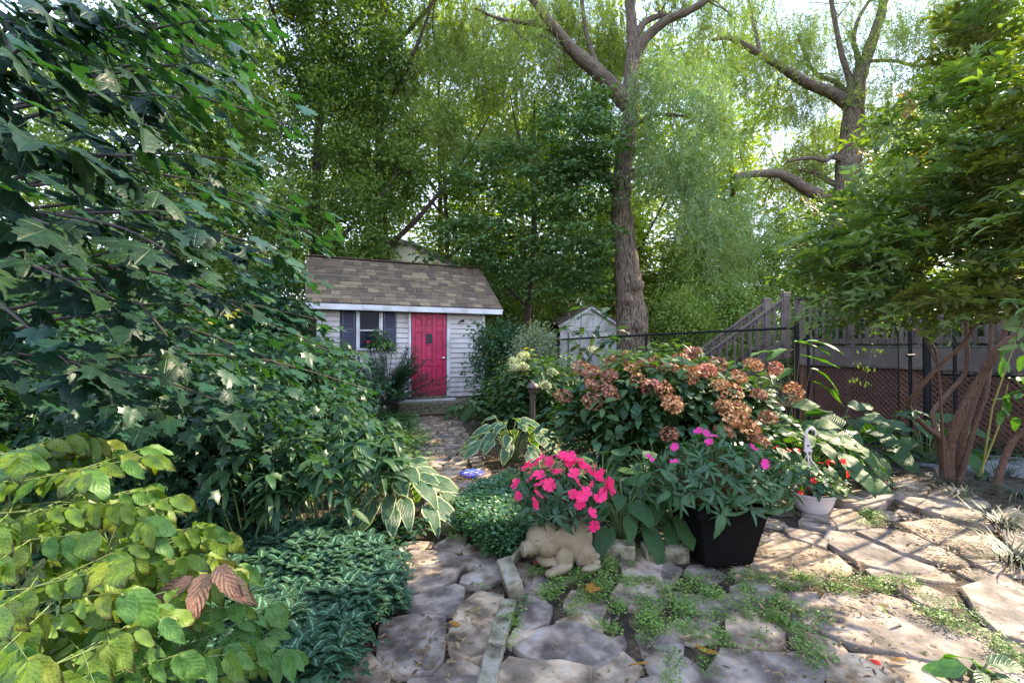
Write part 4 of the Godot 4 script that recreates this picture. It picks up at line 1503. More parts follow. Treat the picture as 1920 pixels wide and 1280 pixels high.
func background_trees() -> void:
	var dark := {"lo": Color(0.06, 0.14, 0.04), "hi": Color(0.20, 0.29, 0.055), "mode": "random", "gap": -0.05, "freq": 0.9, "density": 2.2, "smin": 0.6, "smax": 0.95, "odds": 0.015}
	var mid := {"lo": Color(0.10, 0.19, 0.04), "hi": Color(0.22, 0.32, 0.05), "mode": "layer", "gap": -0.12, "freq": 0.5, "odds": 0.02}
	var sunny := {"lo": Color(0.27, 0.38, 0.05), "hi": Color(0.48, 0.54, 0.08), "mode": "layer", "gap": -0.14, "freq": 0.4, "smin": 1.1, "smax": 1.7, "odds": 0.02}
	# dark ivied trees at the left, behind the maple
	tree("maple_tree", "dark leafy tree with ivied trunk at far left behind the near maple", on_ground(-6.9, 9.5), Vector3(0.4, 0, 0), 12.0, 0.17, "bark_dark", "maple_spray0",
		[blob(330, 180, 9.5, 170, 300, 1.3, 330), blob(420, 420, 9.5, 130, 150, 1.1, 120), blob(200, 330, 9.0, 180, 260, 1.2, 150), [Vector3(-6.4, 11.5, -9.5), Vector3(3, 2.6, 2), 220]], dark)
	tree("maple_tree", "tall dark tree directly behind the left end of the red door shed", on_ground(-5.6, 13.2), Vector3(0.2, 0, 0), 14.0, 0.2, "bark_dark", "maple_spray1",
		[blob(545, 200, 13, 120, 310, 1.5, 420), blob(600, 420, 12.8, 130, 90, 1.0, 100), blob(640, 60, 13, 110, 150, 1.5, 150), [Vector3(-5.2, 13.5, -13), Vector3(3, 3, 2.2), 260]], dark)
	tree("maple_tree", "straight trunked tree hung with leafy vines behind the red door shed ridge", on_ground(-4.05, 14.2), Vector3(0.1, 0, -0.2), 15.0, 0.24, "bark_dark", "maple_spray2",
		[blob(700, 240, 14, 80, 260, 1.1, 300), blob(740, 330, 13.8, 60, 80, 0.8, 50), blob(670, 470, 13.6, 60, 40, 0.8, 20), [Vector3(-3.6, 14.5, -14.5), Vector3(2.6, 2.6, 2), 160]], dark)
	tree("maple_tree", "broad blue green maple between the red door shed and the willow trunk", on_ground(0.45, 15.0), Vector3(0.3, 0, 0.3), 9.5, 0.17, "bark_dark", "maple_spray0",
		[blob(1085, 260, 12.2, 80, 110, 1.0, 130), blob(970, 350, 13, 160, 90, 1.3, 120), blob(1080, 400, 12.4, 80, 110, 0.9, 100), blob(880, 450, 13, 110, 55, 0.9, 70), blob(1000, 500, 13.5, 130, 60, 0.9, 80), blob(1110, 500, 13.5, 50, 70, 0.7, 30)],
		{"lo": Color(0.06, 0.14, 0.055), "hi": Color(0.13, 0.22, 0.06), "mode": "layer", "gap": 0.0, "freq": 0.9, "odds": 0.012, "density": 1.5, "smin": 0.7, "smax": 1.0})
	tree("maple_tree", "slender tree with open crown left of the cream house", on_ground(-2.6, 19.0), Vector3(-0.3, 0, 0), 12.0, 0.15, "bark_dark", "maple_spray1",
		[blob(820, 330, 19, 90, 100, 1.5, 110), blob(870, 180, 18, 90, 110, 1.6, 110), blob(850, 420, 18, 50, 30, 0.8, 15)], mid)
	# sunlit growth farther back
	var k := 0
	for q in [[-14.0, 22.0, 15.0], [-9.5, 24.0, 16.0], [-1.5, 24.0, 14.5], [1.6, 26.0, 15.0], [4.2, 24.0, 10.5], [7.2, 27.0, 15.0], [11.5, 25.0, 14.0], [16.0, 24.0, 13.0], [21.0, 24.0, 14.0], [26.0, 22.0, 15.0], [-19.0, 20.0, 15.0], [-6.0, 21.0, 15.5], [3.6, 21.0, 8.0], [-3.2, 20.5, 17.0], [0.6, 20.0, 16.5], [5.0, 20.0, 16.5], [10.2, 21.5, 17.0]]:
		var b := on_ground(q[0], q[1])
		var h: float = q[2]
		tree("maple_tree", [
			"sunlit tree far behind the maple at the left edge", "sunlit tree rising far behind the left maple's outer boughs", "sunlit tree far behind the gap right of the vine hung trunk", "tall sunlit tree far behind the blue green maple",
			"sunlit tree far behind the small pale shed", "tall sunlit tree showing right of the big willow trunk", "sunlit tree between the two willows in the far row", "sunlit tree far behind the second willow's trunk", "sunlit tree far behind the leathery leaved tree's upper left side",
			"sunlit tree in the far row hidden mostly by the leathery leaved tree", "outermost sunlit tree far off at the left", "tall yellow green tree far behind the red door shed roof", "low yellow green tree filling the gap left of the big willow trunk", "tall yellow green tree behind the slender open crowned tree", "tall yellow green tree behind the willow's long left limb", "tall yellow green tree behind the big willow's right fork", "tall yellow green tree behind the second willow's long left limb"][k], b, Vector3(ff(-0.5, 0.5), 0, 0), h, 0.17, "bark_dark", "maple_spray%d" % (k % 3),
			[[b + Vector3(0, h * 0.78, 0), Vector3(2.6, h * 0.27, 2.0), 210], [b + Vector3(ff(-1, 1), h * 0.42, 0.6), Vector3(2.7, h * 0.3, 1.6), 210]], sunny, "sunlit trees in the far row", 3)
		k += 1
	var shrub_no := -1
	# hedge of sunlit shrubs behind the fence and sheds
	for q in [[1290, 600, 17.0, 90, 60], [1390, 590, 17.5, 70, 70], [1275, 550, 19.0, 45, 80], [1330, 480, 19.5, 80, 80], [1470, 520, 18.0, 80, 90], [1160, 470, 21.0, 45, 110], [950, 560, 17.0, 70, 60], [1020, 530, 18.0, 60, 60], [540, 560, 15.5, 80, 90], [430, 580, 15.0, 90, 100], [300, 590, 14.0, 110, 110], [150, 580, 13.5, 120, 120], [20, 580, 13.0, 110, 130]]:
		shrub_no += 1
		var c := P(q[0], q[1], q[2])
		var t := thing("leafy_shrub", ["pale sunlit shrub behind the fence just left of the stairs", "sunlit shrub behind the foot of the deck stairs", "sunlit shrub right beside the big willow trunk", "tall sunlit shrub between the willow trunk and the stairs", "tall sunlit shrub behind the upper railing of the stairs", "tall narrow leafy shrub close behind the willow trunk",
			"leafy shrub behind the right corner of the red door shed", "leafy shrub left of the small pale shed roof", "leafy shrub behind the left end of the red door shed roof", "leafy shrub seen through the maple left of the red door shed", "sunlit shrub seen through the middle of the near maple", "sunlit shrub seen through the maple toward the left edge", "sunlit shrub behind the maple at the left edge"][shrub_no], "shrub", Vector3(c.x, gy(q[2]), c.z), "sunlit shrubs behind the fence")
		var mb := MB.new()
		for i in 5:
			var dir := Vector3(ff(-0.5, 0.5), 1, ff(-0.3, 0.3)) * (c.y + 0.6)
			mb.tube([t.position, t.position + dir * 0.5, t.position + dir + Vector3(ff(-0.2, 0.2), 0, 0)], [0.03, 0.02, 0.008], 5, 0.0, 1.0, false)
		world_part("stem", mb.commit(), M.bark_dark, t)
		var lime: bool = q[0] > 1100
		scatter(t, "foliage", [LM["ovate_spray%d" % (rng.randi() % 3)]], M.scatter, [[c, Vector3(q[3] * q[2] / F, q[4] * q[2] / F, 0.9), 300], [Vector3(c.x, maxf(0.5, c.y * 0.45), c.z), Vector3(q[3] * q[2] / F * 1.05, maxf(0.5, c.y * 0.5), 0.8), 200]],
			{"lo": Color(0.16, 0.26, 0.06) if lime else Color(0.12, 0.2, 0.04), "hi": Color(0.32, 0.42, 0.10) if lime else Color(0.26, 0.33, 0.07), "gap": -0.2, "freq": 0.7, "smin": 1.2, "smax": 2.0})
	# darker growth behind the deck, which closes the view through its railing
	for q in [["dark evergreen hedge behind the deck railing on the right", 9.6, 8.6, 1.6], ["leafy dark shrub beyond the deck at the far right", 8.9, 5.9, 1.5], ["dark leafy shrub behind the top of the deck stairs", 8.4, 11.2, 1.7]]:
		var t := thing("leafy_shrub", q[0], "shrub", on_ground(q[1], q[2]))
		var mb := MB.new()
		for i in 5:
			var a := ff(0, TAU)
			mb.tube([t.position, t.position + Vector3(cos(a) * 0.3, 1.2, sin(a) * 0.3), t.position + Vector3(cos(a) * 0.8, 2.4, sin(a) * 0.8)], [0.04, 0.03, 0.01], 5, 0.0, 1.0, false)
		world_part("stem", mb.commit(), M.bark_dark, t)
		scatter(t, "foliage", [LM.ovate_spray0], M.scatter, [[t.position + Vector3(0, 1.5, 0), Vector3(q[3], 1.5, q[3]), 800]], {"lo": Color(0.05, 0.11, 0.03), "hi": Color(0.10, 0.18, 0.045), "gap": -0.3, "smin": 1.2, "smax": 1.9})
	# the wood beyond, as one mass
	var mb2 := MB.new()
	var wood := []
	for i in 34:
		var x := -62.0 + i * 3.8
		var d := 44.0 - absf(x) * 0.2 + ff(-3, 3)
		var h := ff(8, 13)
		wood.append([Vector3(x, h * 0.55, -d), Vector3(3.0, h * 0.5, 1.8), 60])
	var wt := thing("distant_wood", "distant wood closing the view beyond all the gardens", "wood", Vector3(0, -0.16, -44))
	wt.set_meta("kind", "stuff")
	scatter(wt, "foliage", [LM.maple_spray0], M.scatter, wood, {"lo": Color(0.10, 0.18, 0.04), "hi": Color(0.2, 0.28, 0.06), "mode": "layer", "smin": 1.8, "smax": 3.0, "gap": -0.3, "freq": 0.2})

func willows() -> void:
	var lo := Color(0.15, 0.22, 0.06)
	var hi := Color(0.30, 0.37, 0.09)
	var opt := {"lo": lo, "hi": hi, "mode": "hang", "density": 1.6, "gap": -0.04, "freq": 0.5, "odds": 0.01, "odd": Color(0.35, 0.33, 0.08)}
	var d := 13.0
	var t := thing("willow_tree", "large willow with thick furrowed trunk standing in the middle of the view", "tree", on_ground(3.5, d))
	var mb := MB.new()
	var course := [[1202, 770, 100], [1192, 700, 78], [1187, 640, 70], [1183, 570, 60], [1176, 500, 52], [1169, 430, 46], [1165, 370, 42], [1170, 310, 38], [1178, 260, 36], [1184, 210, 34], [1185, 140, 31], [1188, 70, 25], [1184, 10, 21], [1180, -60, 17], [1186, -160, 12], [1180, -260, 7]]
	var pts := []
	var rad := []
	for q in course:
		pts.append(P(q[0], q[1], d))
		rad.append(q[2] * 0.44 * d / F)
	var sp := smooth_path(pts, 60)
	var sr := []
	for i in 61:
		var f := i / 60.0 * (rad.size() - 1)
		var j := mini(int(f), rad.size() - 2)
		sr.append(lerpf(rad[j], rad[j + 1], f - j) * (1.0 + 0.05 * sin(i * 1.3) + 0.03 * sin(i * 3.1)))
	mb.tube(sp, sr, 18, 0.07)
	for k in [[1192, 535, 12], [1172, 560, 11], [1196, 610, 9]]:      # burls
		var c := P(k[0], k[1], d - 0.36)
		mb.tube([c + Vector3(0, -0.14, 0.1), c + Vector3(0, -0.05, 0.16), c + Vector3(0.02, 0.05, 0.15), c + Vector3(0, 0.14, 0.08)], [0.05, k[2] * d / F, k[2] * d / F * 0.9, 0.04], 9, 0.1)
	world_part("trunk", mb.commit(), M.bark_willow, t)
	var ls := [sp]
	ls.append(px_limb(t, "limb", d, [[1180, 195], [1150, 160], [1118, 128], [1080, 95], [1050, 60], [1020, 22], [985, -30], [940, -110]], 34, 8, "bark_willow", -1.0))
	ls.append(px_limb(t, "limb", d, [[1060, 72], [1030, 50], [1000, 40], [965, 35], [930, 28], [890, 10]], 11, 4, "bark_willow", -1.2))
	ls.append(px_limb(t, "limb", d, [[1086, 100], [1055, 88], [1020, 62], [985, 70], [945, 25]], 9, 4, "bark_willow", 0.8))
	ls.append(px_limb(t, "limb", d, [[1190, 110], [1207, 75], [1235, 46], [1262, 28], [1300, 12], [1345, -20], [1400, -80]], 22, 8, "bark_willow", -0.8))
	ls.append(px_limb(t, "limb", d, [[1192, 70], [1208, 40], [1240, 24], [1275, 26], [1300, 12]], 15, 6, "bark_willow", 0.5))
	ls.append(px_limb(t, "limb", d, [[1158, 350], [1130, 328], [1100, 316], [1060, 312], [1010, 322]], 30, 9, "bark_dark", -0.9))
	ls.append(px_limb(t, "limb", d, [[1172, 328], [1196, 316], [1232, 312], [1262, 330], [1290, 356], [1330, 392]], 9, 5, "bark_willow", -0.6))
	ls.append(px_limb(t, "limb", d + 2, [[1176, 330], [1240, 318], [1290, 350], [1322, 388], [1350, 450]], 18, 10, "bark_willow", 1.0))
	ls.append(px_limb(t, "limb", d, [[1170, 240], [1205, 225], [1240, 212], [1290, 215]], 9, 4, "bark_willow", -0.8))
	ls.append(px_limb(t, "limb", d, [[1180, 190], [1140, 160], [1110, 90], [1098, 40], [1090, -30]], 14, 7, "bark_willow", 1.4))
	twigs(t, "bark_willow", ls, 70, 1.6, 0.022)
	scatter(t, "crown", [LM.willow_strand0], M.scatter, [blob(960, 60, 14.8, 150, 110, 1.4, 230), blob(860, 150, 14.2, 120, 120, 1.2, 150), blob(1060, 40, 15.0, 140, 100, 1.3, 190), blob(930, 210, 13.8, 120, 70, 1.0, 110),
		blob(1250, 30, 14.6, 130, 90, 1.3, 170), blob(1000, 250, 13.4, 110, 60, 0.9, 80), blob(1090, 170, 14.4, 90, 80, 1.0, 80), blob(760, 60, 14.6, 110, 100, 1.3, 110), blob(860, 30, 14.8, 100, 60, 1.0, 90), blob(1120, 110, 15.0, 90, 80, 1.0, 90), blob(970, 30, 12.2, 120, 50, 0.7, 40), [Vector3(2.5, 13.4, -14), Vector3(5.5, 2.0, 2.6), 240]], opt)
	scatter(t, "lower_sprays", [LM.willow_strand1], M.scatter, [blob(1290, 210, 11.8, 90, 110, 1.0, 210), blob(1330, 330, 12, 80, 100, 0.9, 190), blob(1260, 130, 12, 80, 70, 1.0, 110), blob(1380, 420, 12.4, 60, 70, 0.7, 70), blob(1230, 250, 12.2, 50, 70, 0.6, 60), blob(1310, 100, 12.4, 90, 60, 0.8, 90)],
		{"lo": Color(0.17, 0.27, 0.12), "hi": Color(0.28, 0.38, 0.18), "density": 0.75, "mode": "hang", "gap": 0.03, "freq": 0.6, "odds": 0.004})
	# the second willow, to the right and farther off
	d = 17.5
	t = thing("willow_tree", "second willow with forked trunk rising above the deck stairs", "tree", on_ground(12.6, d))
	mb = MB.new()
	course = [[1560, 760, 76], [1566, 640, 58], [1574, 520, 50], [1581, 420, 45], [1590, 340, 44], [1600, 260, 44], [1606, 200, 40], [1613, 150, 32], [1628, 110, 24], [1645, 60, 20], [1660, 15, 18], [1672, -60, 14], [1690, -200, 8]]
	pts = []
	rad = []
	for q in course:
		pts.append(P(q[0], q[1], d))
		rad.append(q[2] * 0.44 * d / F)
	sp = smooth_path(pts, 48)
	sr = []
	for i in 49:
		var f := i / 48.0 * (rad.size() - 1)
		var j := mini(int(f), rad.size() - 2)
		sr.append(lerpf(rad[j], rad[j + 1], f - j) * (1.0 + 0.05 * sin(i * 1.5)))
	mb.tube(sp, sr, 16, 0.07)
	world_part("trunk", mb.commit(), M.bark_willow, t)
	ls = [sp]
	ls.append(px_limb(t, "limb", d, [[1604, 200], [1565, 172], [1515, 151], [1468, 121], [1428, 97], [1374, 67], [1340, 70]], 24, 6, "bark_willow", -1.0))
	ls.append(px_limb(t, "limb", d, [[1430, 98], [1424, 70], [1415, 30], [1405, -20]], 9, 4, "bark_willow", 0.3))
	ls.append(px_limb(t, "limb", d, [[1580, 402], [1560, 376], [1515, 354], [1468, 326], [1424, 324], [1380, 330]], 27, 10, "bark_willow", -1.2))
	ls.append(px_limb(t, "limb", d, [[1590, 300], [1566, 292], [1549, 299], [1522, 294], [1480, 300]], 12, 5, "bark_willow", -1.0))
	ls.append(px_limb(t, "limb", d, [[1586, 350], [1560, 340], [1530, 322], [1500, 318]], 14, 6, "bark_willow", 1.0))
	ls.append(px_limb(t, "limb", d, [[1602, 180], [1596, 140], [1584, 100], [1572, 40], [1560, -30]], 12, 7, "bark_willow", -0.4))
	ls.append(px_limb(t, "limb", d, [[1612, 150], [1614, 105], [1606, 70], [1616, 30], [1640, -10]], 11, 6, "bark_willow", 0.5))
	ls.append(px_limb(t, "limb", d, [[1622, 112], [1680, 110], [1730, 120], [1790, 100]], 7, 4, "bark_willow", -1.0))
	ls.append(px_limb(t, "limb", d, [[1655, 25], [1675, -20], [1720, -80], [1780, -120]], 14, 6, "bark_willow", -0.4))
	ls.append(px_limb(t, "limb", d, [[1600, 180], [1570, 150], [1530, 130], [1500, 60]], 11, 5, "bark_willow", 1.4))
	twigs(t, "bark_willow", ls, 70, 2.0, 0.026)
	var opt2 := {"lo": lo, "hi": hi, "mode": "hang", "density": 1.5, "gap": -0.04, "freq": 0.4, "odds": 0.008, "smin": 1.0, "smax": 1.5}
	scatter(t, "crown", [LM.willow_strand2], M.scatter, [blob(1400, 40, 18.6, 130, 90, 1.4, 140), blob(1530, 60, 19, 120, 110, 1.4, 170), blob(1450, 190, 18.4, 120, 90, 1.2, 110), blob(1540, 230, 19.0, 90, 90, 1.0, 100), blob(1490, 330, 18.6, 120, 90, 1.1, 120), blob(1440, 60, 16.0, 90, 70, 0.8, 40), blob(1700, 70, 17, 130, 130, 1.6, 240),
		blob(1720, 240, 18, 110, 110, 1.4, 180), blob(1660, 360, 18.5, 120, 90, 1.2, 140), blob(1450, 440, 18, 110, 70, 1.0, 100), blob(1850, 100, 16, 130, 150, 1.6, 240), blob(1560, 480, 18.6, 130, 80, 1.2, 110), [Vector3(14, 17.5, -18), Vector3(6.5, 2.6, 3), 200]], opt2)

# ---------------------------------------------------------------- the near maple, left
func left_maple() -> void:
	var base := on_ground(-3.0, 2.3)
	var t := thing("maple_tree", "near maple whose large lobed leaves hang over the whole left side", "tree", base)
	limb(t, "trunk", [base + Vector3(0, -0.1, 0), base + Vector3(0.05, 1.4, 0.05), base + Vector3(-0.05, 3.0, 0), base + Vector3(0.1, 5.0, -0.1)], 0.13, 0.06, "bark_dark", 12)
	# boughs: where they leave the trunk, then where they end (photo column, row, distance)
	var ends := [[480, 30, 2.3], [400, 110, 1.9], [470, 190, 2.4], [330, 180, 1.5], [455, 300, 2.2], [250, 290, 1.25], [560, 400, 2.7], [620, 455, 2.9], [400, 400, 1.7], [585, 520, 2.6], [330, 480, 1.45], [600, 600, 3.0], [470, 590, 2.1], [210, 560, 1.3], [540, 690, 2.7], [330, 650, 1.7], [150, 700, 1.35], [430, 760, 2.2], [240, 800, 1.7], [90, 420, 1.15], [120, 130, 1.3], [250, 40, 1.6], [60, 260, 1.1], [690, 730, 3.4], [620, 660, 3.4], [560, 240, 3.0], [380, 30, 1.8], [440, 110, 2.6], [520, 470, 2.0], [300, 360, 2.0], [60, 20, 1.35], [30, 90, 1.2], [170, 20, 1.5], [320, 0, 1.9]]
	var leaves := []
	var sway := []
	for e in ends:
		var tip := P(e[0], e[1], e[2])
		var h0 := clampf(tip.y * 0.75 + 0.35 + ff(-0.15, 0.15), 0.45, 4.4)
		var root := Vector3(base.x + 0.03, h0, base.z)
		var m1 := root.lerp(tip, 0.35) + Vector3(0, 0.22, 0) + rand_dir() * 0.06
		var m2 := root.lerp(tip, 0.7) + Vector3(0, 0.2, 0) + rand_dir() * 0.08
		var path := smooth_path([root, m1, m2, tip], 16)
		var mb := MB.new()
		mb.tube(path, taper(0.013, 0.003, 17), 6, 0.05)
		world_part("bough", mb.commit(), M.twig, t)
		sway.append(path)
		var start := 0.3
		var n := 13
		for i in n:
			var f := lerpf(start, 1.0, (i + ff(0, 0.8)) / n)
			var p := lerp_path(path, f)
			var fwd: Vector3 = (lerp_path(path, minf(f + 0.05, 1.0)) - lerp_path(path, f - 0.05)).normalized()
			var side := fwd.cross(Vector3.UP).normalized()
			for s in [-1.0, 1.0]:
				var size := ff(0.065, 0.122)
				var dir: Vector3 = (fwd * ff(0.4, 1.0) + side * s * ff(0.3, 1.0) + Vector3(0.35, ff(-0.6, -0.15), 0.1)).normalized()
				var up := (Vector3(ff(0.1, 0.7), 1.0, ff(-0.5, 0.2))).normalized()
				var b := orient(dir, up)
				var q := p + dir * size * 0.5 + Vector3(ff(-0.05, 0.05), ff(-0.06, 0.02), ff(-0.05, 0.05))
				leaves.append([Transform3D(b.scaled(Vector3.ONE * size), q), "maple%d" % (rng.randi() % 4), "maple%d" % [0, 1, 1, 2, 3, 3, 0][rng.randi() % 7] if rng.randf() > 0.006 else "yellow_leaf"])
	# loose sprays between the boughs
	for i in 400:
		var q: Array = ends[rng.randi() % ends.size()]
		var p := P(q[0] + ff(-150, 15), q[1] + ff(-70, 70), q[2] * ff(0.95, 1.15))
		var size := ff(0.06, 0.122)
		leaves.append([Transform3D(orient(Vector3(ff(0.1, 1.0), ff(-0.6, -0.15), ff(-0.6, 0.6)), Vector3(ff(0.0, 0.7), 1.0, ff(-0.5, 0.25))).scaled(Vector3.ONE * size), p), "maple%d" % (rng.randi() % 4), "maple%d" % (rng.randi() % 4)])
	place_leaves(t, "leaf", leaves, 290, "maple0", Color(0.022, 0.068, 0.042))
	# understory maples and shrubs that fill the left border behind
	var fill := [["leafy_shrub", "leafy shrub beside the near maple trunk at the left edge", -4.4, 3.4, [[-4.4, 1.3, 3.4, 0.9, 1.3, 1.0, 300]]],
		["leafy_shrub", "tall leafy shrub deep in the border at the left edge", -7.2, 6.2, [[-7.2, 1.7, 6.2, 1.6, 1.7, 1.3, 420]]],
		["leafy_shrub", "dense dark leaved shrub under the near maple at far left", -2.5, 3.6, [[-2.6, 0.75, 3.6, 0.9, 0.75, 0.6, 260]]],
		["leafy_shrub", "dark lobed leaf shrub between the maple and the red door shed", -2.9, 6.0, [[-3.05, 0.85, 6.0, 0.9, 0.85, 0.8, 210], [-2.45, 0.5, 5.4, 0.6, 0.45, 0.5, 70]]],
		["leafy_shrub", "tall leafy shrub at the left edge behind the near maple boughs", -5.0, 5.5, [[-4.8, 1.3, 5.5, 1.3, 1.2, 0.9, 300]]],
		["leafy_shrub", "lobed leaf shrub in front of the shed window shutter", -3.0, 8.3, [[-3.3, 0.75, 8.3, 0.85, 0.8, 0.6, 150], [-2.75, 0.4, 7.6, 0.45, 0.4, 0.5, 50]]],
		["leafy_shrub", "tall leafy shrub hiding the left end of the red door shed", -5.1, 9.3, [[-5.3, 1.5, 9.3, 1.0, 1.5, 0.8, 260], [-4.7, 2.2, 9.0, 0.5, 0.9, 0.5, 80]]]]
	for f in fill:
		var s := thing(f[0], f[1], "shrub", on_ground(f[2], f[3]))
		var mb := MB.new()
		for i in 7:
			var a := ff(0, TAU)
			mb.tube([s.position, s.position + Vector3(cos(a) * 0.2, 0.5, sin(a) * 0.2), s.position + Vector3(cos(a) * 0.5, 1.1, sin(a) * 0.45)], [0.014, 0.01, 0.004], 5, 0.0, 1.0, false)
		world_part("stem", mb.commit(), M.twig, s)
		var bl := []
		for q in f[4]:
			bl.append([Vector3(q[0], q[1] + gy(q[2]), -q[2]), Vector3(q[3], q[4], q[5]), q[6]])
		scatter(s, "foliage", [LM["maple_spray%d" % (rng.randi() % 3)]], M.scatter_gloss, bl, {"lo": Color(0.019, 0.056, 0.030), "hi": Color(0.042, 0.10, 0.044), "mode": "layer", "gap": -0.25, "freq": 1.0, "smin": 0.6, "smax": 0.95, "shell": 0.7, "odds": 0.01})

# ---------------------------------------------------------------- many stemmed bush-tree, right
func right_bush() -> void:
	var base := on_ground(4.72, 5.0)
	var t := thing("multi_stem_tree", "many stemmed tree with reddish brown bark and leathery leaves at right", "tree", base)
	var mains := []
	for c in [[[1775, 900, 5.0, 34], [1768, 850, 5.0, 30], [1762, 822, 4.98, 24], [1735, 800, 4.9, 15], [1704, 762, 4.75, 14], [1722, 730, 4.6, 14], [1765, 682, 4.5, 13], [1810, 640, 4.4, 12], [1850, 560, 4.2, 9], [1830, 430, 4.0, 5]],
		[[1778, 890, 5.0, 34], [1778, 840, 5.0, 34], [1800, 780, 4.95, 30], [1835, 715, 4.9, 27], [1870, 660, 4.8, 24], [1930, 600, 4.7, 18], [1990, 480, 4.6, 12], [1960, 250, 4.4, 6]],
		[[1790, 895, 5.0, 26], [1802, 830, 5.05, 22], [1822, 760, 5.1, 20], [1850, 690, 5.1, 18], [1895, 600, 5.0, 14], [1920, 480, 4.9, 10], [1900, 300, 4.6, 5]],
		[[1772, 840, 5.0, 22], [1752, 800, 5.1, 16], [1750, 770, 5.15, 15], [1785, 730, 5.2, 14], [1812, 690, 5.2, 13], [1812, 600, 5.1, 12], [1800, 480, 4.8, 9], [1760, 330, 4.4, 5]],
		[[1795, 880, 4.95, 18], [1830, 790, 4.9, 15], [1852, 720, 4.95, 14], [1862, 600, 5.0, 11], [1880, 420, 4.8, 7], [1870, 200, 4.5, 4]],
		[[1770, 780, 4.9, 9], [1760, 700, 4.7, 7], [1745, 640, 4.5, 6], [1700, 612, 4.2, 5], [1640, 590, 3.9, 4], [1590, 480, 3.7, 2]],
		[[1860, 900, 4.6, 22], [1895, 830, 4.6, 20], [1940, 790, 4.5, 18], [2000, 700, 4.4, 14], [2020, 500, 4.2, 8]]]:
		var pts := []
		var rr := []
		for q in c:
			pts.append(P(q[0], q[1], q[2]))
			rr.append(q[3] * 0.28 * q[2] / F)
		pts[0].y = minf(pts[0].y, gy(5.0) - 0.02)
		var sp := smooth_path(pts, pts.size() * 4)
		var sr := []
		for i in sp.size():
			var f := float(i) / (sp.size() - 1) * (rr.size() - 1)
			var j := mini(int(f), rr.size() - 2)
			sr.append(lerpf(rr[j], rr[j + 1], f - j) * (1 + 0.06 * sin(i * 1.7)))
		var mb := MB.new()
		mb.tube(sp, sr, 10, 0.06)
		world_part("stem", mb.commit(), M.bark_red, t)
		mains.append(sp)
	# crown: whorls of leathery leaves on twigs
	var blobs := [[1720, 470, 3.6, 170, 110, 0.7, 520], [1850, 420, 3.3, 150, 160, 0.7, 560], [1600, 500, 4.2, 80, 60, 0.4, 150], [1590, 420, 4.2, 60, 50, 0.35, 80], [1700, 350, 3.9, 90, 70, 0.5, 190], [1800, 250, 3.7, 110, 100, 0.6, 300], [1890, 130, 3.8, 70, 120, 0.6, 230], [1700, 560, 3.7, 150, 40, 0.5, 170], [1830, 570, 3.2, 120, 40, 0.5, 130], [1550, 490, 4.3, 45, 40, 0.3, 50], [1900, 300, 3.0, 90, 150, 0.6, 280]]
	var leaves := []
	var xs := []
	var cs := []
	var tw := MB.new()
	var nz := FastNoiseLite.new()
	nz.seed = 77
	nz.frequency = 1.5
	for q in blobs:
		var c := P(q[0], q[1], q[2])
		var r := Vector3(q[3] * q[2] / F, q[4] * q[2] / F, q[5])
		for i in int(q[6] * 0.72):
			var p: Vector3 = c + rand_dir() * pow(rng.randf(), 0.4) * r
			if nz.get_noise_3dv(p) < -0.08:
				continue
			var near_ := -p.z < 3.3 and rng.randf() < 0.42
			var up := (Vector3(ff(-0.4, 0.4), 1, ff(-0.4, 0.4))).normalized()
			if rng.randf() < 0.12:
				var best: Array = mains[rng.randi() % mains.size()]
				var a := lerp_path(best, ff(0.55, 1.0))
				if a.distance_to(p) < 1.3:
					tw.tube([a, a.lerp(p, 0.5) + Vector3(0, 0.05, 0), p], [0.007, 0.005, 0.003], 4, 0.0, 1.0, false)
			if near_:
				for k in 6:
					var a := TAU * k / 6 + ff(-0.4, 0.4)
					var dir := Vector3(cos(a), ff(-0.3, 0.3), sin(a))
					leaves.append([Transform3D(orient(dir, up + rand_dir() * 0.25).scaled(Vector3.ONE * ff(0.085, 0.135)), p + dir * 0.012), "ellip%d" % (rng.randi() % 4), "bush%d" % [0, 1, 2, 0, 3, 1][rng.randi() % 6]])
			else:
				xs.append(Transform3D(orient((p - c) * Vector3(1, 0.4, 1) + rand_dir() * 0.4, up).scaled(Vector3.ONE * ff(0.8, 1.2)), p))
				cs.append(Color(0.09, 0.155, 0.05).lerp(Color(0.21, 0.28, 0.08), rng.randf()) if rng.randf() > 0.03 else Color(0.26, 0.17, 0.06))
	# upright shoots at the top
	for i in 9:
		var p := P(ff(1780, 1900), ff(60, 200), 3.9)
		var q := p + Vector3(ff(-0.1, 0.1), ff(0.4, 0.8), 0)
		tw.tube([p + Vector3(0, -0.4, 0), p, q], [0.006, 0.005, 0.002], 4, 0.0, 1.0, false)
		for k in 12:
			var f := k / 11.0
			var a := k * 2.4
			leaves.append([Transform3D(orient(Vector3(cos(a), 0.5, sin(a)), Vector3.UP).scaled(Vector3.ONE * 0.11), p.lerp(q, f)), "ellip%d" % (k % 4), "bush%d" % (k % 3)])
	world_part("twig", tw.commit(), M.bark_red, t)
	var rest := leaves.slice(290)
	place_leaves(t, "leaf", leaves.slice(0, 290), 290)
	for l in rest:
		xs.append(Transform3D(l[0].basis.orthonormalized().scaled(Vector3.ONE * 0.9), l[0].origin))
		cs.append(Color(0.14, 0.16, 0.04))
	many("crown", LM.bush_twig0, M.scatter, xs, cs, t, t.position)

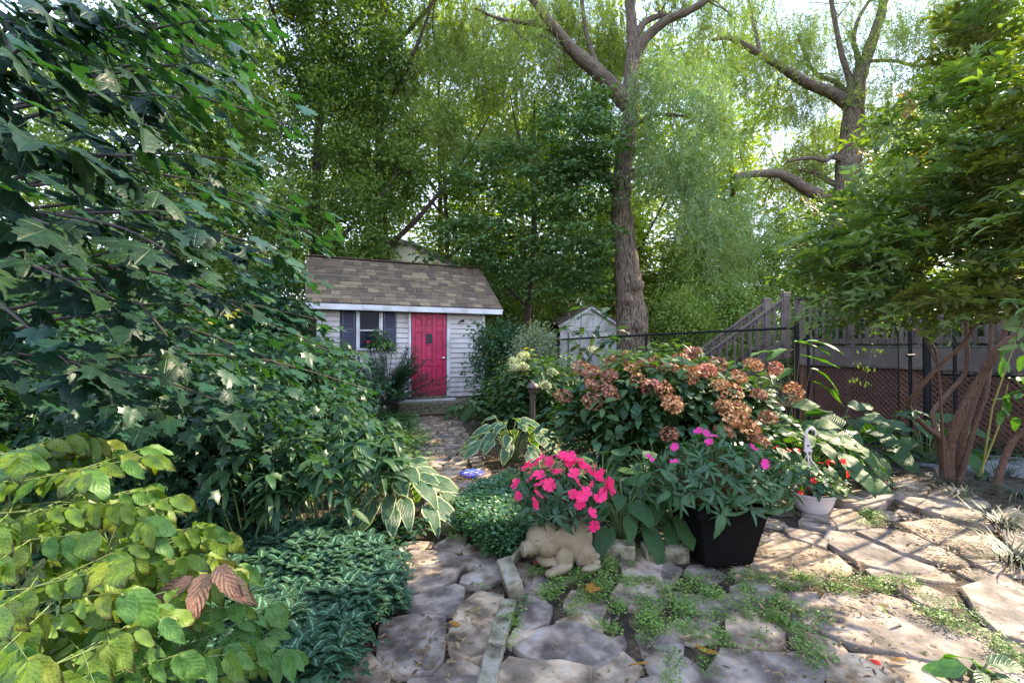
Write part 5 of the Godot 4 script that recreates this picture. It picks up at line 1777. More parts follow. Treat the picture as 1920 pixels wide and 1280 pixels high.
# ---------------------------------------------------------------- garden plants
func hosta(label: String, at: Vector3, n: int, leaf: float, height: float, spread: float, mats: Array, o := {}) -> Node3D:
	# a rosette: stalks from one crown, each carrying a heart shaped leaf that arches out
	var t := thing(o.get("name", "hosta"), label, o.get("cat", "hosta"), at, o.get("group", ""))
	var st := MB.new()
	var mesh: String = o.get("mesh", "hosta")
	var leaves := []
	var squash: Vector2 = o.get("squash", Vector2.ONE)
	for i in n:
		var f := (i + 0.5) / n
		var r := sqrt(f)
		var a := i * 2.39996 + ff(-0.25, 0.25)
		var out := Vector3(cos(a), 0, sin(a))
		var rr := spread * (0.15 + 0.75 * r) * ff(0.85, 1.1)
		var h := height * (1.0 - 0.62 * r * r) * ff(0.88, 1.08)
		var p := at + Vector3(out.x * rr * squash.x, h, out.z * rr * squash.y)
		var tip := 0.35 - 0.95 * r + ff(-0.15, 0.15)
		var dir := (out + Vector3(0, tip, 0)).normalized()
		var size := leaf * ff(0.72, 1.12) * (0.75 + 0.3 * r)
		leaves.append([Transform3D(orient(dir, Vector3.UP + out * 0.25 + Vector3(0, 0, o.get("face", 0.45)) + rand_dir() * 0.22).scaled(Vector3.ONE * size), p), mesh + str(rng.randi() % 4), mats[rng.randi() % mats.size()]])
		st.tube([at + out * 0.03, at + Vector3(out.x * rr * 0.45 * squash.x, h * 0.75, out.z * rr * 0.45 * squash.y), p], [0.006, 0.005, 0.004], 4, 0.0, 1.0, false)
	world_part("stalks", st.commit(), M[o.get("stem", "green_stem")], t)
	place_leaves(t, "leaf", leaves, 290)
	return t

func dome_plant(t: Node3D, c: Vector3, r: Vector3, n: int, size: Vector2, mesh: String, mats: Array, o := {}) -> void:
	# leaves over a dome, tips out and down, with a darker mass of them inside
	var leaves := []
	for i in n:
		var q := rand_dir()
		if q.y < o.get("low", -0.25):
			q.y = -q.y
		var p := c + q * r * ff(0.8, 1.05)
		if p.y < gy(-p.z) + 0.03:
			p.y = gy(-p.z) + ff(0.03, 0.12)
		var out := Vector3(q.x, 0, q.z).normalized()
		var dir := (out + Vector3(0, ff(-0.7, 0.25), 0) + rand_dir() * 0.5).normalized()
		leaves.append([Transform3D(orient(dir, q * 0.5 + Vector3.UP + rand_dir() * 0.3).scaled(Vector3.ONE * ff(size.x, size.y)), p), mesh + str(rng.randi() % 4), mats[rng.randi() % mats.size()]])
	place_leaves(t, "leaf", leaves, 280)
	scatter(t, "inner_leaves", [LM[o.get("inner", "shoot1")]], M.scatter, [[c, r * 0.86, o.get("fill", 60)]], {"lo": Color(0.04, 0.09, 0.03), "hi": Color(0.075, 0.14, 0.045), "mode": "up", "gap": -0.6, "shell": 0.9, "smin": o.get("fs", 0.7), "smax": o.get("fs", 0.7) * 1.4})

func stems(t: Node3D, foot: Vector3, tips: Array, r: float, m: String, called := "stem") -> void:
	for q in tips:
		var mb := MB.new()
		mb.tube([foot + Vector3(ff(-0.03, 0.03), -0.03, ff(-0.03, 0.03)), foot.lerp(q, 0.5) + Vector3(ff(-0.04, 0.04), 0.06, ff(-0.04, 0.04)), q], [r, r * 0.75, r * 0.4], 5, 0.0, 1.0, false)
		world_part(called, mb.commit(), M[m], t)

func floret_head(key: String, n: int, r: float, petal: float, pals: Array) -> void:
	# a mophead: many small four petalled florets on a flattened ball
	var mb := MB.new()
	for i in n:
		var y := 1.0 - 1.55 * (i + 0.5) / n
		var a := i * 2.39996
		var rr := sqrt(maxf(0.0, 1 - y * y))
		var d := Vector3(cos(a) * rr, y * 0.72, sin(a) * rr)
		var c := d * r * ff(0.85, 1.06)
		var b := orient(rand_dir(), d.normalized() + rand_dir() * 0.35)
		mb.col = (pals[rng.randi() % pals.size()] as Color) * ff(0.65, 1.25)
		for k in 4:
			var e := (b * Basis(Vector3.UP, TAU * k / 4 + 0.3))
			mb.blade(c, e, petal * ff(0.85, 1.2), petal * 0.95, ff(-0.5, 0.6))
	mb.col = Color(0.06, 0.08, 0.03)
	for i in 9:
		var d := (rand_dir() + Vector3(0, 0.7, 0)).normalized()
		mb.tube([Vector3(0, -r * 0.7, 0), d * r * 0.75], [0.003, 0.002], 3, 0.0, 1.0, false)
	LM[key] = mb.commit()

func petal_flower(key: String, r: float, n := 5) -> void:
	# an open flower facing +y: broad overlapping petals with a paler heart
	var mb := MB.new()
	for k in n:
		var b := Basis(Vector3.UP, TAU * k / n) * Basis(Vector3.RIGHT, ff(-0.45, 0.05))
		var outline := [Vector2(0.08, 0.05), Vector2(0.30, 0.45), Vector2(0.42, 0.78), Vector2(0.22, 1.0), Vector2(0, 0.88), Vector2(-0.22, 1.0), Vector2(-0.42, 0.78), Vector2(-0.30, 0.45), Vector2(-0.08, 0.05)]
		var first := mb.v.size()
		mb.vert(b * Vector3(0, 0.02 * r + 0.002 * k, 0.55 * r), b.y)
		for q in outline:
			mb.vert(b * Vector3(q.x * r, (0.10 * q.y * q.y - 0.12 * q.x * q.x) * r + 0.0015 * k, q.y * r), (b.y + b * Vector3(q.x * 0.4, 0, -0.2 * q.y)).normalized())
		for j in outline.size():
			mb.tri(first, first + 1 + (j + 1) % outline.size(), first + 1 + j)
	LM[key] = mb.commit()

func dome_hit(u: float, v: float, c: Vector3, r: Vector3) -> Vector3:
	# where the line of sight first meets a dome, or passes nearest to it
	var o := Vector3(0, EYE, 0)
	var ray := (P(u, v, 3.0) - o).normalized()
	var a := (ray / r).length_squared()
	var b := ((o - c) / r).dot(ray / r)
	var k := ((o - c) / r).length_squared() - 1.0
	var disc := b * b - a * k
	return o + ray * ((-b - sqrt(disc)) / a if disc > 0.0 else -b / a)

func left_plants() -> void:
	# pale edged hosta beside the path
	hosta("white edged hosta spilling over the left side of the path", G(745, 980), 40, 0.26, 0.48, 0.40, ["hosta_edge"])
	# plain upright plants with whorled leaves (several clumps)
	var spots := [["tall whorled leaf plant just left of the white edged hosta", G(640, 1000), 26, 0.95, 0.42], ["tall whorled leaf plant behind the white edged hosta beside the path", on_ground(-1.5, 4.7), 24, 0.78, 0.42], ["whorled leaf plant left of centre above the silver leaved carpet", G(500, 1015), 24, 0.72, 0.42], ["whorled leaf plant nearest the shed on the left of the path", on_ground(-2.3, 6.7), 20, 0.62, 0.45], ["whorled leaf plant in the dark under the maple boughs", G(360, 985), 22, 0.66, 0.42]]
	for s in spots:
		var t := thing("leafy_plant", s[1 - 1], "plant", s[1], "whorled plants under the maple")
		var st := MB.new()
		var leaves := []
		for i in s[2]:
			var a := ff(0, TAU)
			var r: float = sqrt(rng.randf()) * s[4]
			var h: float = s[3] * ff(0.55, 1.08) * (1.0 - 0.3 * r / s[4])
			var tip: Vector3 = s[1] + Vector3(cos(a) * r, h, sin(a) * r)
			var foot: Vector3 = s[1] + Vector3(cos(a) * r * 0.5, 0, sin(a) * r * 0.5)
			st.tube([foot, foot.lerp(tip, 0.6) + Vector3(0, 0.05, 0), tip], [0.006, 0.005, 0.003], 4, 0.0, 1.0, false)
			for tier in 2:
				var tp := tip - Vector3(0, tier * 0.11, 0)
				for k in 7:
					var b := TAU * k / 7 + ff(-0.25, 0.25) + tier
					var dir := Vector3(cos(b), ff(-0.55, 0.1), sin(b))
					leaves.append([Transform3D(orient(dir, Vector3.UP + rand_dir() * 0.2).scaled(Vector3.ONE * ff(0.12, 0.20)), tp + dir * 0.01), ["ovate", "lance"][rng.randi() % 2] + str(rng.randi() % 4), "mid_leaf%d" % (rng.randi() % 3)])
		world_part("stalks", st.commit(), M.green_stem, t)
		place_leaves(t, "leaf", leaves, 240, "ovate1", Color(0.05, 0.115, 0.045))
	# yellow green compound leaved plants in the near corner
	var limes := [["yellow green spotted leaf plant filling the bottom left corner", P(120, 1130, 1.35), [[40, 900, 1.5], [150, 880, 1.55], [230, 960, 1.6], [60, 1010, 1.35], [180, 1050, 1.4], [300, 1000, 1.75], [110, 1120, 1.25], [250, 1130, 1.45], [20, 1180, 1.15], [160, 1220, 1.2], [20, 960, 1.4], [110, 940, 1.5], [240, 1060, 1.55], [60, 1100, 1.25], [200, 1140, 1.35], [310, 1080, 1.7], [90, 1250, 1.15], [10, 850, 1.5]], 0],
		["yellow green compound leaf plant behind the rust coloured leaf", P(310, 1040, 1.9), [[250, 960, 1.9], [330, 1010, 1.95], [280, 1060, 1.8], [360, 1080, 1.9], [200, 930, 1.85], [130, 850, 1.7], [70, 840, 1.6]], 0],
		["fresh green toothed leaf plant at the bottom edge below the rust leaf", P(330, 1220, 1.55), [[230, 1180, 1.45], [330, 1160, 1.55], [420, 1180, 1.7], [300, 1240, 1.4], [400, 1250, 1.5], [470, 1230, 1.7], [200, 1260, 1.3]], 3]]
	for s in limes:
		var root := Vector3(s[1].x - 0.12, 0, s[1].z - 0.05)
		var t := thing("leafy_plant", s[0], "plant", root)
		var leaves := []
		var st := MB.new()
		for q in s[2]:
			var c := P(q[0], q[1], q[2])
			st.tube([root + Vector3(ff(-0.1, 0.1), 0, ff(-0.1, 0.1)), root.lerp(c, 0.6) + Vector3(0, 0.1, 0), c], [0.0035, 0.003, 0.002], 5, 0.0, 1.0, false)
			var fa := ff(-1.2, 0.9)
			for fr in 5:              # three fronds from each point, leaflets in pairs
				var ax := Vector3(cos(fa + fr * 1.5 - 0.6), ff(-0.15, 0.25), sin(fa + fr * 1.5 - 0.6)).normalized()
				var l := ff(0.14, 0.21)
				st.tube([c, c + ax * l], [0.002, 0.0012], 4, 0.0, 1.0, false)
				var sd := ax.cross(Vector3.UP).normalized()
				for k in 7:
					var f := 1.0 if k == 6 else 0.3 + 0.3 * (k / 2)
					var sgn := 0.0 if k == 6 else (1.0 if k % 2 else -1.0)
					var dir := (ax * 0.8 + sd * sgn * 0.8 + Vector3(0, ff(-1.1, -0.35), 0.25)).normalized()
					var mk: String = "lime%d" % [0, 1, 2, 0, 3][rng.randi() % 5] if s[3] == 0 else "lime%d" % [3, 3, 1][rng.randi() % 3]
					leaves.append([Transform3D(orient(dir, Vector3.UP + Vector3(0, 0, 0.8) + rand_dir() * 0.25).scaled(Vector3.ONE * ff(0.066, 0.108) * (0.85 + 0.3 * f)), c + ax * l * f), ("ovate%d" if rng.randf() < 0.75 else "wide%d") % [0, 2, 2, 1][rng.randi() % 4], mk])
		world_part("stalks", st.commit(), M.green_stem, t)
		place_leaves(t, "leaf", leaves, 290, "ovate0", Color(0.13, 0.21, 0.025))
	var rt := G(400, 1180)
	var t := thing("leafy_plant", "rust and pink spotted compound leaf among the yellow green plants", "leaf", rt)
	var c := P(395, 1088, 1.55)
	var st := MB.new()
	st.tube([rt, rt.lerp(c, 0.5) + Vector3(-0.05, 0.05, 0), c], [0.006, 0.005, 0.003], 5, 0.0, 1.0, false)
	world_part("stalk", st.commit(), M.red_stem, t)
	var i := 0
	for q in [[-0.5, -0.2], [0.55, -0.2], [-0.85, 0.3], [0.9, 0.35], [-0.45, 0.85], [0.35, 1.0], [0.0, -0.6], [1.0, 0.8]]:
		var dir := Vector3(q[0], -0.35, q[1]).normalized()
		var o := mi("leaflet", LM["ovate%d" % (i % 4)], M["rust_leaf" if i % 3 else "rust_leaf_b"], t)
		o.transform = Transform3D(orient(dir, Vector3(0, 1, 0.5)).scaled(Vector3.ONE * ff(0.12, 0.16)), c + Vector3(q[0] * 0.05, 0.01 * i, q[1] * 0.05) - t.position)
		i += 1
	# fill under the maple: fern like fronds
	for s in [["green fern growing in the shade of the maple", G(330, 1000), 15], ["fern beside the whorled plants above the silver leaved carpet", G(450, 960), 13]]:
		var f := thing("fern", s[0], "fern", s[1], "ferns in the left border")
		for k in s[2]:
			var mb := MB.new()
			var a = k * 2.4
			var out := Vector3(cos(a), 0, sin(a))
			var pts := []
			for j in 7:
				var u := j / 6.0
				pts.append(s[1] + out * 0.55 * u + Vector3(0, 0.6 * u - 0.42 * u * u, 0))
			mb.tube(pts, taper(0.004, 0.001, 7), 4, 0.0, 1.0, false)
			for j in 24:
				var u := 0.15 + 0.85 * j / 24.0
				var p := lerp_path(pts, u)
				for sg in [-1.0, 1.0]:
					var dir = out.cross(Vector3.UP) * sg + out * 0.4 + Vector3(0, -0.2, 0)
					mb.sliver(p, orient(dir, Vector3.UP), 0.13 * (1.05 - u), 0.02)
			world_part("frond", mb.commit(), M.dark_leaf2, f)
	# shrubs by the shed window
	var w := thing("yew_shrub", "dark yew with feathery sprays below the shed window", "shrub", on_ground(-2.75, 9.9))
	var ys := MB.new()
	var tips := []
	for k in 64:
		var a := ff(0, TAU)
		var dir := Vector3(cos(a), ff(0.1, 1.3), sin(a) * 0.6).normalized()
		if k < 14:
			dir = Vector3(ff(0.3, 0.75), ff(0.6, 1.0), ff(0.0, 0.5)).normalized()
		var l := ff(0.9, 1.5)
		var p0 := w.position + Vector3(0, 0.25, 0)
		var p1 := p0 + dir * l
		ys.tube([p0, p0.lerp(p1, 0.5) + Vector3(0, 0.05, 0), p1], [0.008, 0.005, 0.002], 4, 0.0, 1.0, false)
		for j in 34:
			var u := 0.25 + 0.75 * j / 34.0
			var p := p0.lerp(p1, u) + Vector3(0, 0.05 * sin(u * PI), 0)
			for sg in [-1.0, 1.0]:
				var sd = dir.cross(Vector3.UP + rand_dir() * 0.5).normalized() * sg
				var e = sd + dir * 0.9
				tips.append([p, e])
	var nd := MB.new()
	for q in tips:
		for k in 4:
			var e: Vector3 = q[1].normalized()
			nd.sliver(q[0] + e * (0.025 * k), orient(e + rand_dir() * 0.5, Vector3.UP + rand_dir() * 0.4), 0.06, 0.016)
	world_part("branches", ys.commit(), M.twig, w)
	var nm := world_part("needles", nd.commit(), M.dark_leaf1, w)
	nm.set_meta("kind", "stuff")
	var y := thing("leafy_shrub", "small bright green shrub in front of the right hand shutter", "shrub", on_ground(-2.72, 9.95))
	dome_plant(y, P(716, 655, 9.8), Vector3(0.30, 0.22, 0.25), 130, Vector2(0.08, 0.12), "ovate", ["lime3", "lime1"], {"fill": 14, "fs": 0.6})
	stems(y, y.position, [P(700, 650, 9.8), P(722, 640, 9.8), P(735, 655, 9.8)], 0.014, "twig")
	petal_flower("bloom", 0.035)
	petal_flower("bloom_b", 0.031)
	var rose := mi("flower", LM.bloom, M.red_petal, y)
	rose.transform = Transform3D(orient(Vector3.RIGHT, Vector3(0, 0.4, 1)).scaled(Vector3.ONE * 0.8), P(690, 641, 9.55) - y.position)

func middle_plants() -> void:
	floret_head("head_rust", 62, 0.105, 0.022, [Color(0.27, 0.10, 0.055), Color(0.22, 0.08, 0.045), Color(0.34, 0.15, 0.075), Color(0.18, 0.07, 0.045), Color(0.32, 0.17, 0.085)])
	floret_head("head_tan", 58, 0.11, 0.023, [Color(0.44, 0.22, 0.09), Color(0.36, 0.17, 0.075), Color(0.50, 0.27, 0.12), Color(0.30, 0.12, 0.06)])
	floret_head("head_pink", 60, 0.11, 0.023, [Color(0.50, 0.17, 0.12), Color(0.42, 0.12, 0.09), Color(0.52, 0.24, 0.15), Color(0.34, 0.09, 0.07)])
	floret_head("head_cream", 54, 0.10, 0.022, [Color(0.46, 0.48, 0.20), Color(0.52, 0.50, 0.26), Color(0.40, 0.44, 0.16)])
	# the big hydrangea
	var h := thing("hydrangea", "large hydrangea covered in fading rust and pink flower heads", "hydrangea", on_ground(1.75, 4.9))
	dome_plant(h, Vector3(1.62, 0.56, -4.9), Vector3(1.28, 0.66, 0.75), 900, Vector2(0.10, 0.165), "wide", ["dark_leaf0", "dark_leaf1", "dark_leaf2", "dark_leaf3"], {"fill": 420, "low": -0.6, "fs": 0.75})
	var heads := [[1147, 676, 0], [1109, 698, 0], [1142, 705, 0], [1111, 722, 0], [1144, 736, 0], [1056, 742, 0], [1111, 752, 0], [1185, 690, 1], [1210, 684, 0], [1196, 713, 1], [1222, 727, 2], [1244, 729, 1], [1230, 680, 0], [1256, 694, 0], [1260, 757, 1], [1297, 662, 2], [1300, 664, 0], [1261, 689, 0], [1295, 700, 1], [1325, 695, 2], [1346, 684, 0], [1413, 684, 1], [1454, 691, 2], [1385, 707, 1], [1350, 721, 1], [1373, 737, 1], [1422, 740, 0], [1488, 735, 1], [1261, 756, 1], [1357, 763, 1], [1385, 768, 1], [1366, 783, 1], [1440, 782, 0], [1401, 801, 1], [1254, 813, 0], [1357, 808, 0], [1422, 826, 0], [1090, 690, 0], [1172, 668, 0], [1275, 675, 0]]
	var tips := []
	for q in heads:
		var p := dome_hit(q[0], q[1], Vector3(1.62, 0.56, -4.9), Vector3(1.36, 0.74, 0.83))
		var o := mi("flower_head", LM[["head_rust", "head_tan", "head_pink"][q[2]]], M.petal_mix, h)
		var tilt := Vector3((p.x - 1.62) * 0.35 + ff(-0.2, 0.2), 1, 0.35 + ff(-0.2, 0.25))
		o.transform = Transform3D(orient(rand_dir(), tilt).scaled(Vector3(1, ff(0.8, 1.0), 1) * ff(0.7, 0.98)), p - h.position)
		if rng.randf() < 0.6:
			tips.append(p - Vector3(0, 0.06, 0))
	stems(h, h.position, tips, 0.006, "twig")
	# two paler hydrangeas behind
	var ph := thing("hydrangea", "hydrangea with greenish cream flower heads beside the bollard light", "hydrangea", on_ground(0.25, 7.2))
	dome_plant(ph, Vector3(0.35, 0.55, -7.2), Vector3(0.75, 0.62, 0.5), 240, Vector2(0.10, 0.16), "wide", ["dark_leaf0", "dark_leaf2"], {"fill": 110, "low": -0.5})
	var ht := []
	for q in [[964, 678, 7.0], [981, 668, 7.0], [979, 688, 6.9], [966, 690, 6.9], [1021, 723, 6.7], [1110, 657, 6.9], [1035, 700, 7.0]]:
		var p := P(q[0], q[1], q[2])
		var o := mi("flower_head", LM.head_cream, M.petal_mix, ph)
		o.transform = Transform3D(Basis(Vector3.UP, ff(0, 6)).scaled(Vector3.ONE * ff(0.85, 1.05)), p - ph.position)
		ht.append(p)
	stems(ph, ph.position, ht, 0.006, "green_stem")
	# a sapling rising in front of the small shed
	var sp := thing("sapling", "young sapling with large oval leaves before the small pale shed", "sapling", on_ground(0.95, 6.3))
	var paths := []
	for e in [[[1100, 720], [1088, 660], [1090, 600], [1092, 560]], [[1100, 720], [1108, 640], [1130, 600], [1148, 570]], [[1100, 700], [1080, 640], [1062, 610]], [[1100, 700], [1125, 650], [1170, 635]], [[1100, 690], [1140, 640], [1165, 605]]]:
		var pts := [sp.position]
		for q in e:
			pts.append(P(q[0], q[1], 6.2))
		var mb := MB.new()
		var s := smooth_path(pts, 14)
		mb.tube(s, taper(0.008, 0.003, 15), 5, 0.0, 1.0, false)
		world_part("stem", mb.commit(), M.twig, sp)
		paths.append(s)
	for k in 58:
		var p := lerp_path(paths[k % 5], ff(0.45, 1.0))
		var a := ff(0, TAU)
		var o := mi("leaf", LM["ovate%d" % (k % 4)], M["dark_leaf%d" % (k % 3)], sp)
		o.transform = Transform3D(orient(Vector3(cos(a), ff(-0.4, 0.4), sin(a)), Vector3.UP + rand_dir() * 0.4).scaled(Vector3.ONE * ff(0.14, 0.22)), p - sp.position)
	# pale twiggy shrub, right of the red door shed, and the climbing shrub at its corner
	var tw := thing("pale_shrub", "pale silvery twiggy shrub catching light left of the small shed", "shrub", on_ground(0.55, 9.6))
	stems(tw, tw.position, [P(1000, 635, 9.6), P(1022, 625, 9.6), P(1035, 645, 9.5), P(985, 640, 9.5)], 0.01, "twig")
	scatter(tw, "foliage", [LM.ovate_spray1], M.scatter, [[P(1008, 640, 9.6), Vector3(0.34, 0.26, 0.3), 60], [P(1000, 670, 9.6), Vector3(0.45, 0.4, 0.35), 70]], {"lo": Color(0.20, 0.24, 0.15), "hi": Color(0.38, 0.42, 0.28), "gap": -0.4, "smin": 0.7, "smax": 1.1})
	var cs := thing("leafy_shrub", "glossy dark shrub growing against the right corner of the shed", "shrub", on_ground(-0.25, 10.2))
	stems(cs, cs.position, [P(905, 625, 10.2), P(925, 640, 10.2), P(945, 660, 10.2), P(915, 690, 10.1), P(890, 655, 10.1)], 0.01, "twig")
	scatter(cs, "foliage", [LM.ovate_spray2], M.scatter_gloss, [[P(935, 675, 10.2), Vector3(0.42, 0.75, 0.35), 140], [P(960, 650, 10.4), Vector3(0.4, 0.5, 0.3), 70], [P(908, 632, 10.1), Vector3(0.12, 0.14, 0.1), 10], [P(903, 690, 10.0), Vector3(0.15, 0.12, 0.1), 8]], {"lo": Color(0.04, 0.10, 0.045), "hi": Color(0.075, 0.15, 0.06), "gap": -0.4, "smin": 0.9, "smax": 1.4})
	var bd := thing("leafy_shrub", "low leafy border plants between the shed and the bollard light", "shrub", on_ground(0.0, 8.2))
	scatter(bd, "foliage", [LM.shoot0], M.scatter, [[Vector3(-0.2, 0.25, -8.6), Vector3(0.6, 0.4, 0.5), 120], [Vector3(0.6, 0.4, -8.3), Vector3(0.7, 0.5, 0.5), 140]], {"lo": Color(0.045, 0.10, 0.03), "hi": Color(0.09, 0.16, 0.045), "mode": "up", "gap": -0.5, "smin": 0.8, "smax": 1.3})
	# hostas
	hosta("white edged hosta on the right of the path below the bollard light", on_ground(0.0, 5.85), 46, 0.25, 0.56, 0.60, ["hosta_edge"], {"squash": Vector2(1.0, 0.75)})
	hosta("small pale edged hosta at the foot of the red door shed", on_ground(-0.95, 9.9), 24, 0.26, 0.34, 0.42, ["hosta_edge", "hosta"])
	hosta("dark green hosta beside the pig planter at the front of the bed", G(1170, 1010), 30, 0.22, 0.42, 0.34, ["hosta", "hosta_b"])
	hosta("dark green hosta tucked against the left side of the black planter", G(1255, 1005), 30, 0.22, 0.44, 0.34, ["hosta", "hosta_b"])
	hosta("green hosta behind the pink flowers of the pig planter", on_ground(0.75, 3.85), 30, 0.23, 0.52, 0.42, ["hosta_b", "hosta_c"])
	hosta("green hosta between the hydrangea and the black planter", on_ground(1.25, 4.05), 30, 0.24, 0.60, 0.45, ["hosta_b", "hosta"])
	hosta("fresh green hosta with small leaves left of the pig planter flowers", on_ground(0.12, 4.3), 24, 0.16, 0.26, 0.28, ["hosta_c", "hosta"])
	hosta("green hosta behind the black planter under the hydrangea heads", on_ground(2.0, 4.3), 34, 0.24, 0.55, 0.5, ["hosta_b", "hosta"])

func right_plants() -> void:
	hosta("large fresh green hosta behind the white hanging pot", on_ground(2.95, 4.75), 62, 0.33, 0.62, 0.72, ["hosta_c", "hosta", "hosta_c"], {"squash": Vector2(1.1, 0.7)})
	var k := 0
	for q in [[3.35, 5.7, 0.55, 0.72], [3.95, 5.6, 0.5, 0.7], [4.4, 5.9, 0.45, 0.66], [5.3, 5.9, 0.42, 0.6]]:
		hosta(["great ribbed leaf plant left of three under the garden gate", "great ribbed leaf plant in front of the gate post", "great ribbed leaf plant behind the many stemmed tree trunk", "broad leaf plant right of the many stemmed tree"][k], on_ground(q[0], q[1]), 12, q[2], q[3], 0.42, ["hosta_b", "hosta_c", "hosta"], {"name": "broad_leaf_plant", "cat": "plant", "mesh": "wide"})
		k += 1
	# oak leaf plant in front of the fence post
	var t := thing("leafy_plant", "plant with long bright lobed leaves in front of the fence post", "plant", on_ground(3.65, 5.9))
	for q in [[1490, 640, 0.5, -0.1], [1475, 655, -0.9, 0.0], [1500, 665, 1.0, -0.25], [1520, 690, 1.0, -0.35], [1450, 660, -1.0, 0.1], [1525, 715, 0.9, -0.4], [1480, 690, -0.6, -0.2], [1510, 640, 0.9, 0.1]]:
		var p := P(q[0], q[1], 5.7)
		stems(t, t.position, [p], 0.007, "red_stem")
		var o := mi("leaf", LM["ovate%d" % (k % 4)], M["lime3"], t)
		o.transform = Transform3D(orient(Vector3(q[2], q[3], ff(0.1, 0.6)), Vector3.UP).scaled(Vector3.ONE * ff(0.36, 0.48)), p - t.position)
		k += 1
	# yellow stemmed shoot and seedlings under the tree
	var ys := thing("sapling", "leaning yellow stemmed shoot right of the tree trunks", "sapling", G(1835, 895))
	stems(ys, ys.position, [P(1890, 720, 4.7), P(1905, 640, 4.6)], 0.012, "yellow_stem")
	for j in 16:
		var p := P(ff(1880, 1925), ff(620, 790), 4.6)
		var o := mi("leaf", LM["ovate%d" % (j % 4)], M["lime3"], ys)
		o.transform = Transform3D(orient(rand_dir() + Vector3(0, -0.3, 0), Vector3.UP).scaled(Vector3.ONE * ff(0.14, 0.22)), p - ys.position)
	# whorl of leaves low on the tree's left stem and hanging sprays by the gate
	var sv := thing("leafy_spray", "small whorl of leathery leaves low on the leftmost tree stem", "leaf spray", P(1712, 768, 4.7))
	for j in 9:
		var a := TAU * j / 9
		var o := mi("leaf", LM["ellip%d" % (j % 4)], M["bush2" if j % 2 else "dark_leaf3"], sv)
		o.transform = Transform3D(orient(Vector3(cos(a), -0.35, sin(a)), Vector3.UP).scaled(Vector3.ONE * ff(0.13, 0.19)), Vector3(cos(a), 0, sin(a)) * 0.01)
	var vine := thing("hanging_vine", "thin vine with tiny yellow leaves dangling before the gate", "vine", P(1615, 560, 5.2))
	var mb := MB.new()
	mb.tube([P(1615, 560, 5.2), P(1640, 640, 5.2), P(1628, 690, 5.2), P(1622, 718, 5.2)], taper(0.0025, 0.001, 4), 4, 0.0, 1.0, false)
	world_part("stem", mb.commit(), M.green_stem, vine)
	for q in [[1632, 655], [1620, 682], [1612, 712]]:
		for j in 13:
			var p := P(q[0] - 22 + j * 3.6 + ff(-4, 4), q[1] + ff(-7, 7) + j * 0.5, 5.2 + ff(-0.06, 0.06))
			var o := mi("leaf", LM["ellip%d" % (j % 4)], M["lime2"], vine)
			o.transform = Transform3D(orient(Vector3(ff(-0.5, 0.5), -1, ff(-0.2, 0.6)), Vector3(0, 0.4, 1) + rand_dir() * 0.6).scaled(Vector3.ONE * ff(0.03, 0.055)), p - vine.position)
	# dark strap leaved tufts along the right edge
	k = 0
	for q in [[1875, 985, 0.55, 90], [1800, 930, 0.4, 60], [1910, 930, 0.5, 80], [1900, 1050, 0.5, 80], [1770, 905, 0.34, 50], [1880, 890, 0.4, 60], [1840, 900, 0.36, 50], [1600, 920, 0.18, 16], [1590, 935, 0.13, 12], [1668, 912, 0.2, 22]]:
		var at := G(q[0], q[1])
		var g := thing("grass_tuft", ["large dark strap leaved grass tuft at the right edge of the paving", "dark grass tuft at the foot of the many stemmed tree", "dark grass tuft behind the largest one at the right edge", "dark grass tuft nearest the camera at the right edge", "pale edged grass tuft against the tree trunk", "grass tuft in the shade right of the tree trunk", "grass tuft between the tree trunk and the right edge", "small black grass tuft on the raised slab by the white pot", "tiny black grass tuft at the slab edge near the white pot", "small black grass tuft among slabs left of the tree trunk"][k], "grass tuft", at, "dark grass tufts by the tree")
		var bl := MB.new()
		for j in q[3]:
			var a := ff(0, TAU)
			var out := Vector3(cos(a), 0, sin(a))
			var l: float = q[2] * ff(0.6, 1.1)
			var foot := at + out * ff(0, 0.09) + Vector3(ff(-0.05, 0.05), 0, ff(-0.05, 0.05))
			var side := out.cross(Vector3.UP) * 0.005
			var first := bl.v.size()
			var lift := ff(0.5, 1.1)
			for i in 6:
				var u := i / 5.0
				var p := foot + out * l * 0.75 * u + Vector3(0, l * (lift * u - lift * 0.95 * u * u), 0)
				var w := 1.0 - u * 0.9
				var nn := (Vector3.UP - out * (0.6 - u)).normalized()
				bl.vert(p - side * w, nn)
				bl.vert(p + side * w, nn)
			for i in 5:
				var f := first + i * 2
				bl.tri(f, f + 3, f + 2)
				bl.tri(f, f + 1, f + 3)
		var m := world_part("blades", bl.commit(), M.tuft, g)
		m.set_meta("kind", "stuff")
		k += 1
	# big weed in the near right corner
	hosta("broad leaved weed growing between slabs in the bottom right corner", G(1835, 1275), 9, 0.20, 0.08, 0.07, ["lime3", "dark_leaf2"], {"name": "weed", "cat": "weed", "mesh": "ovate"})

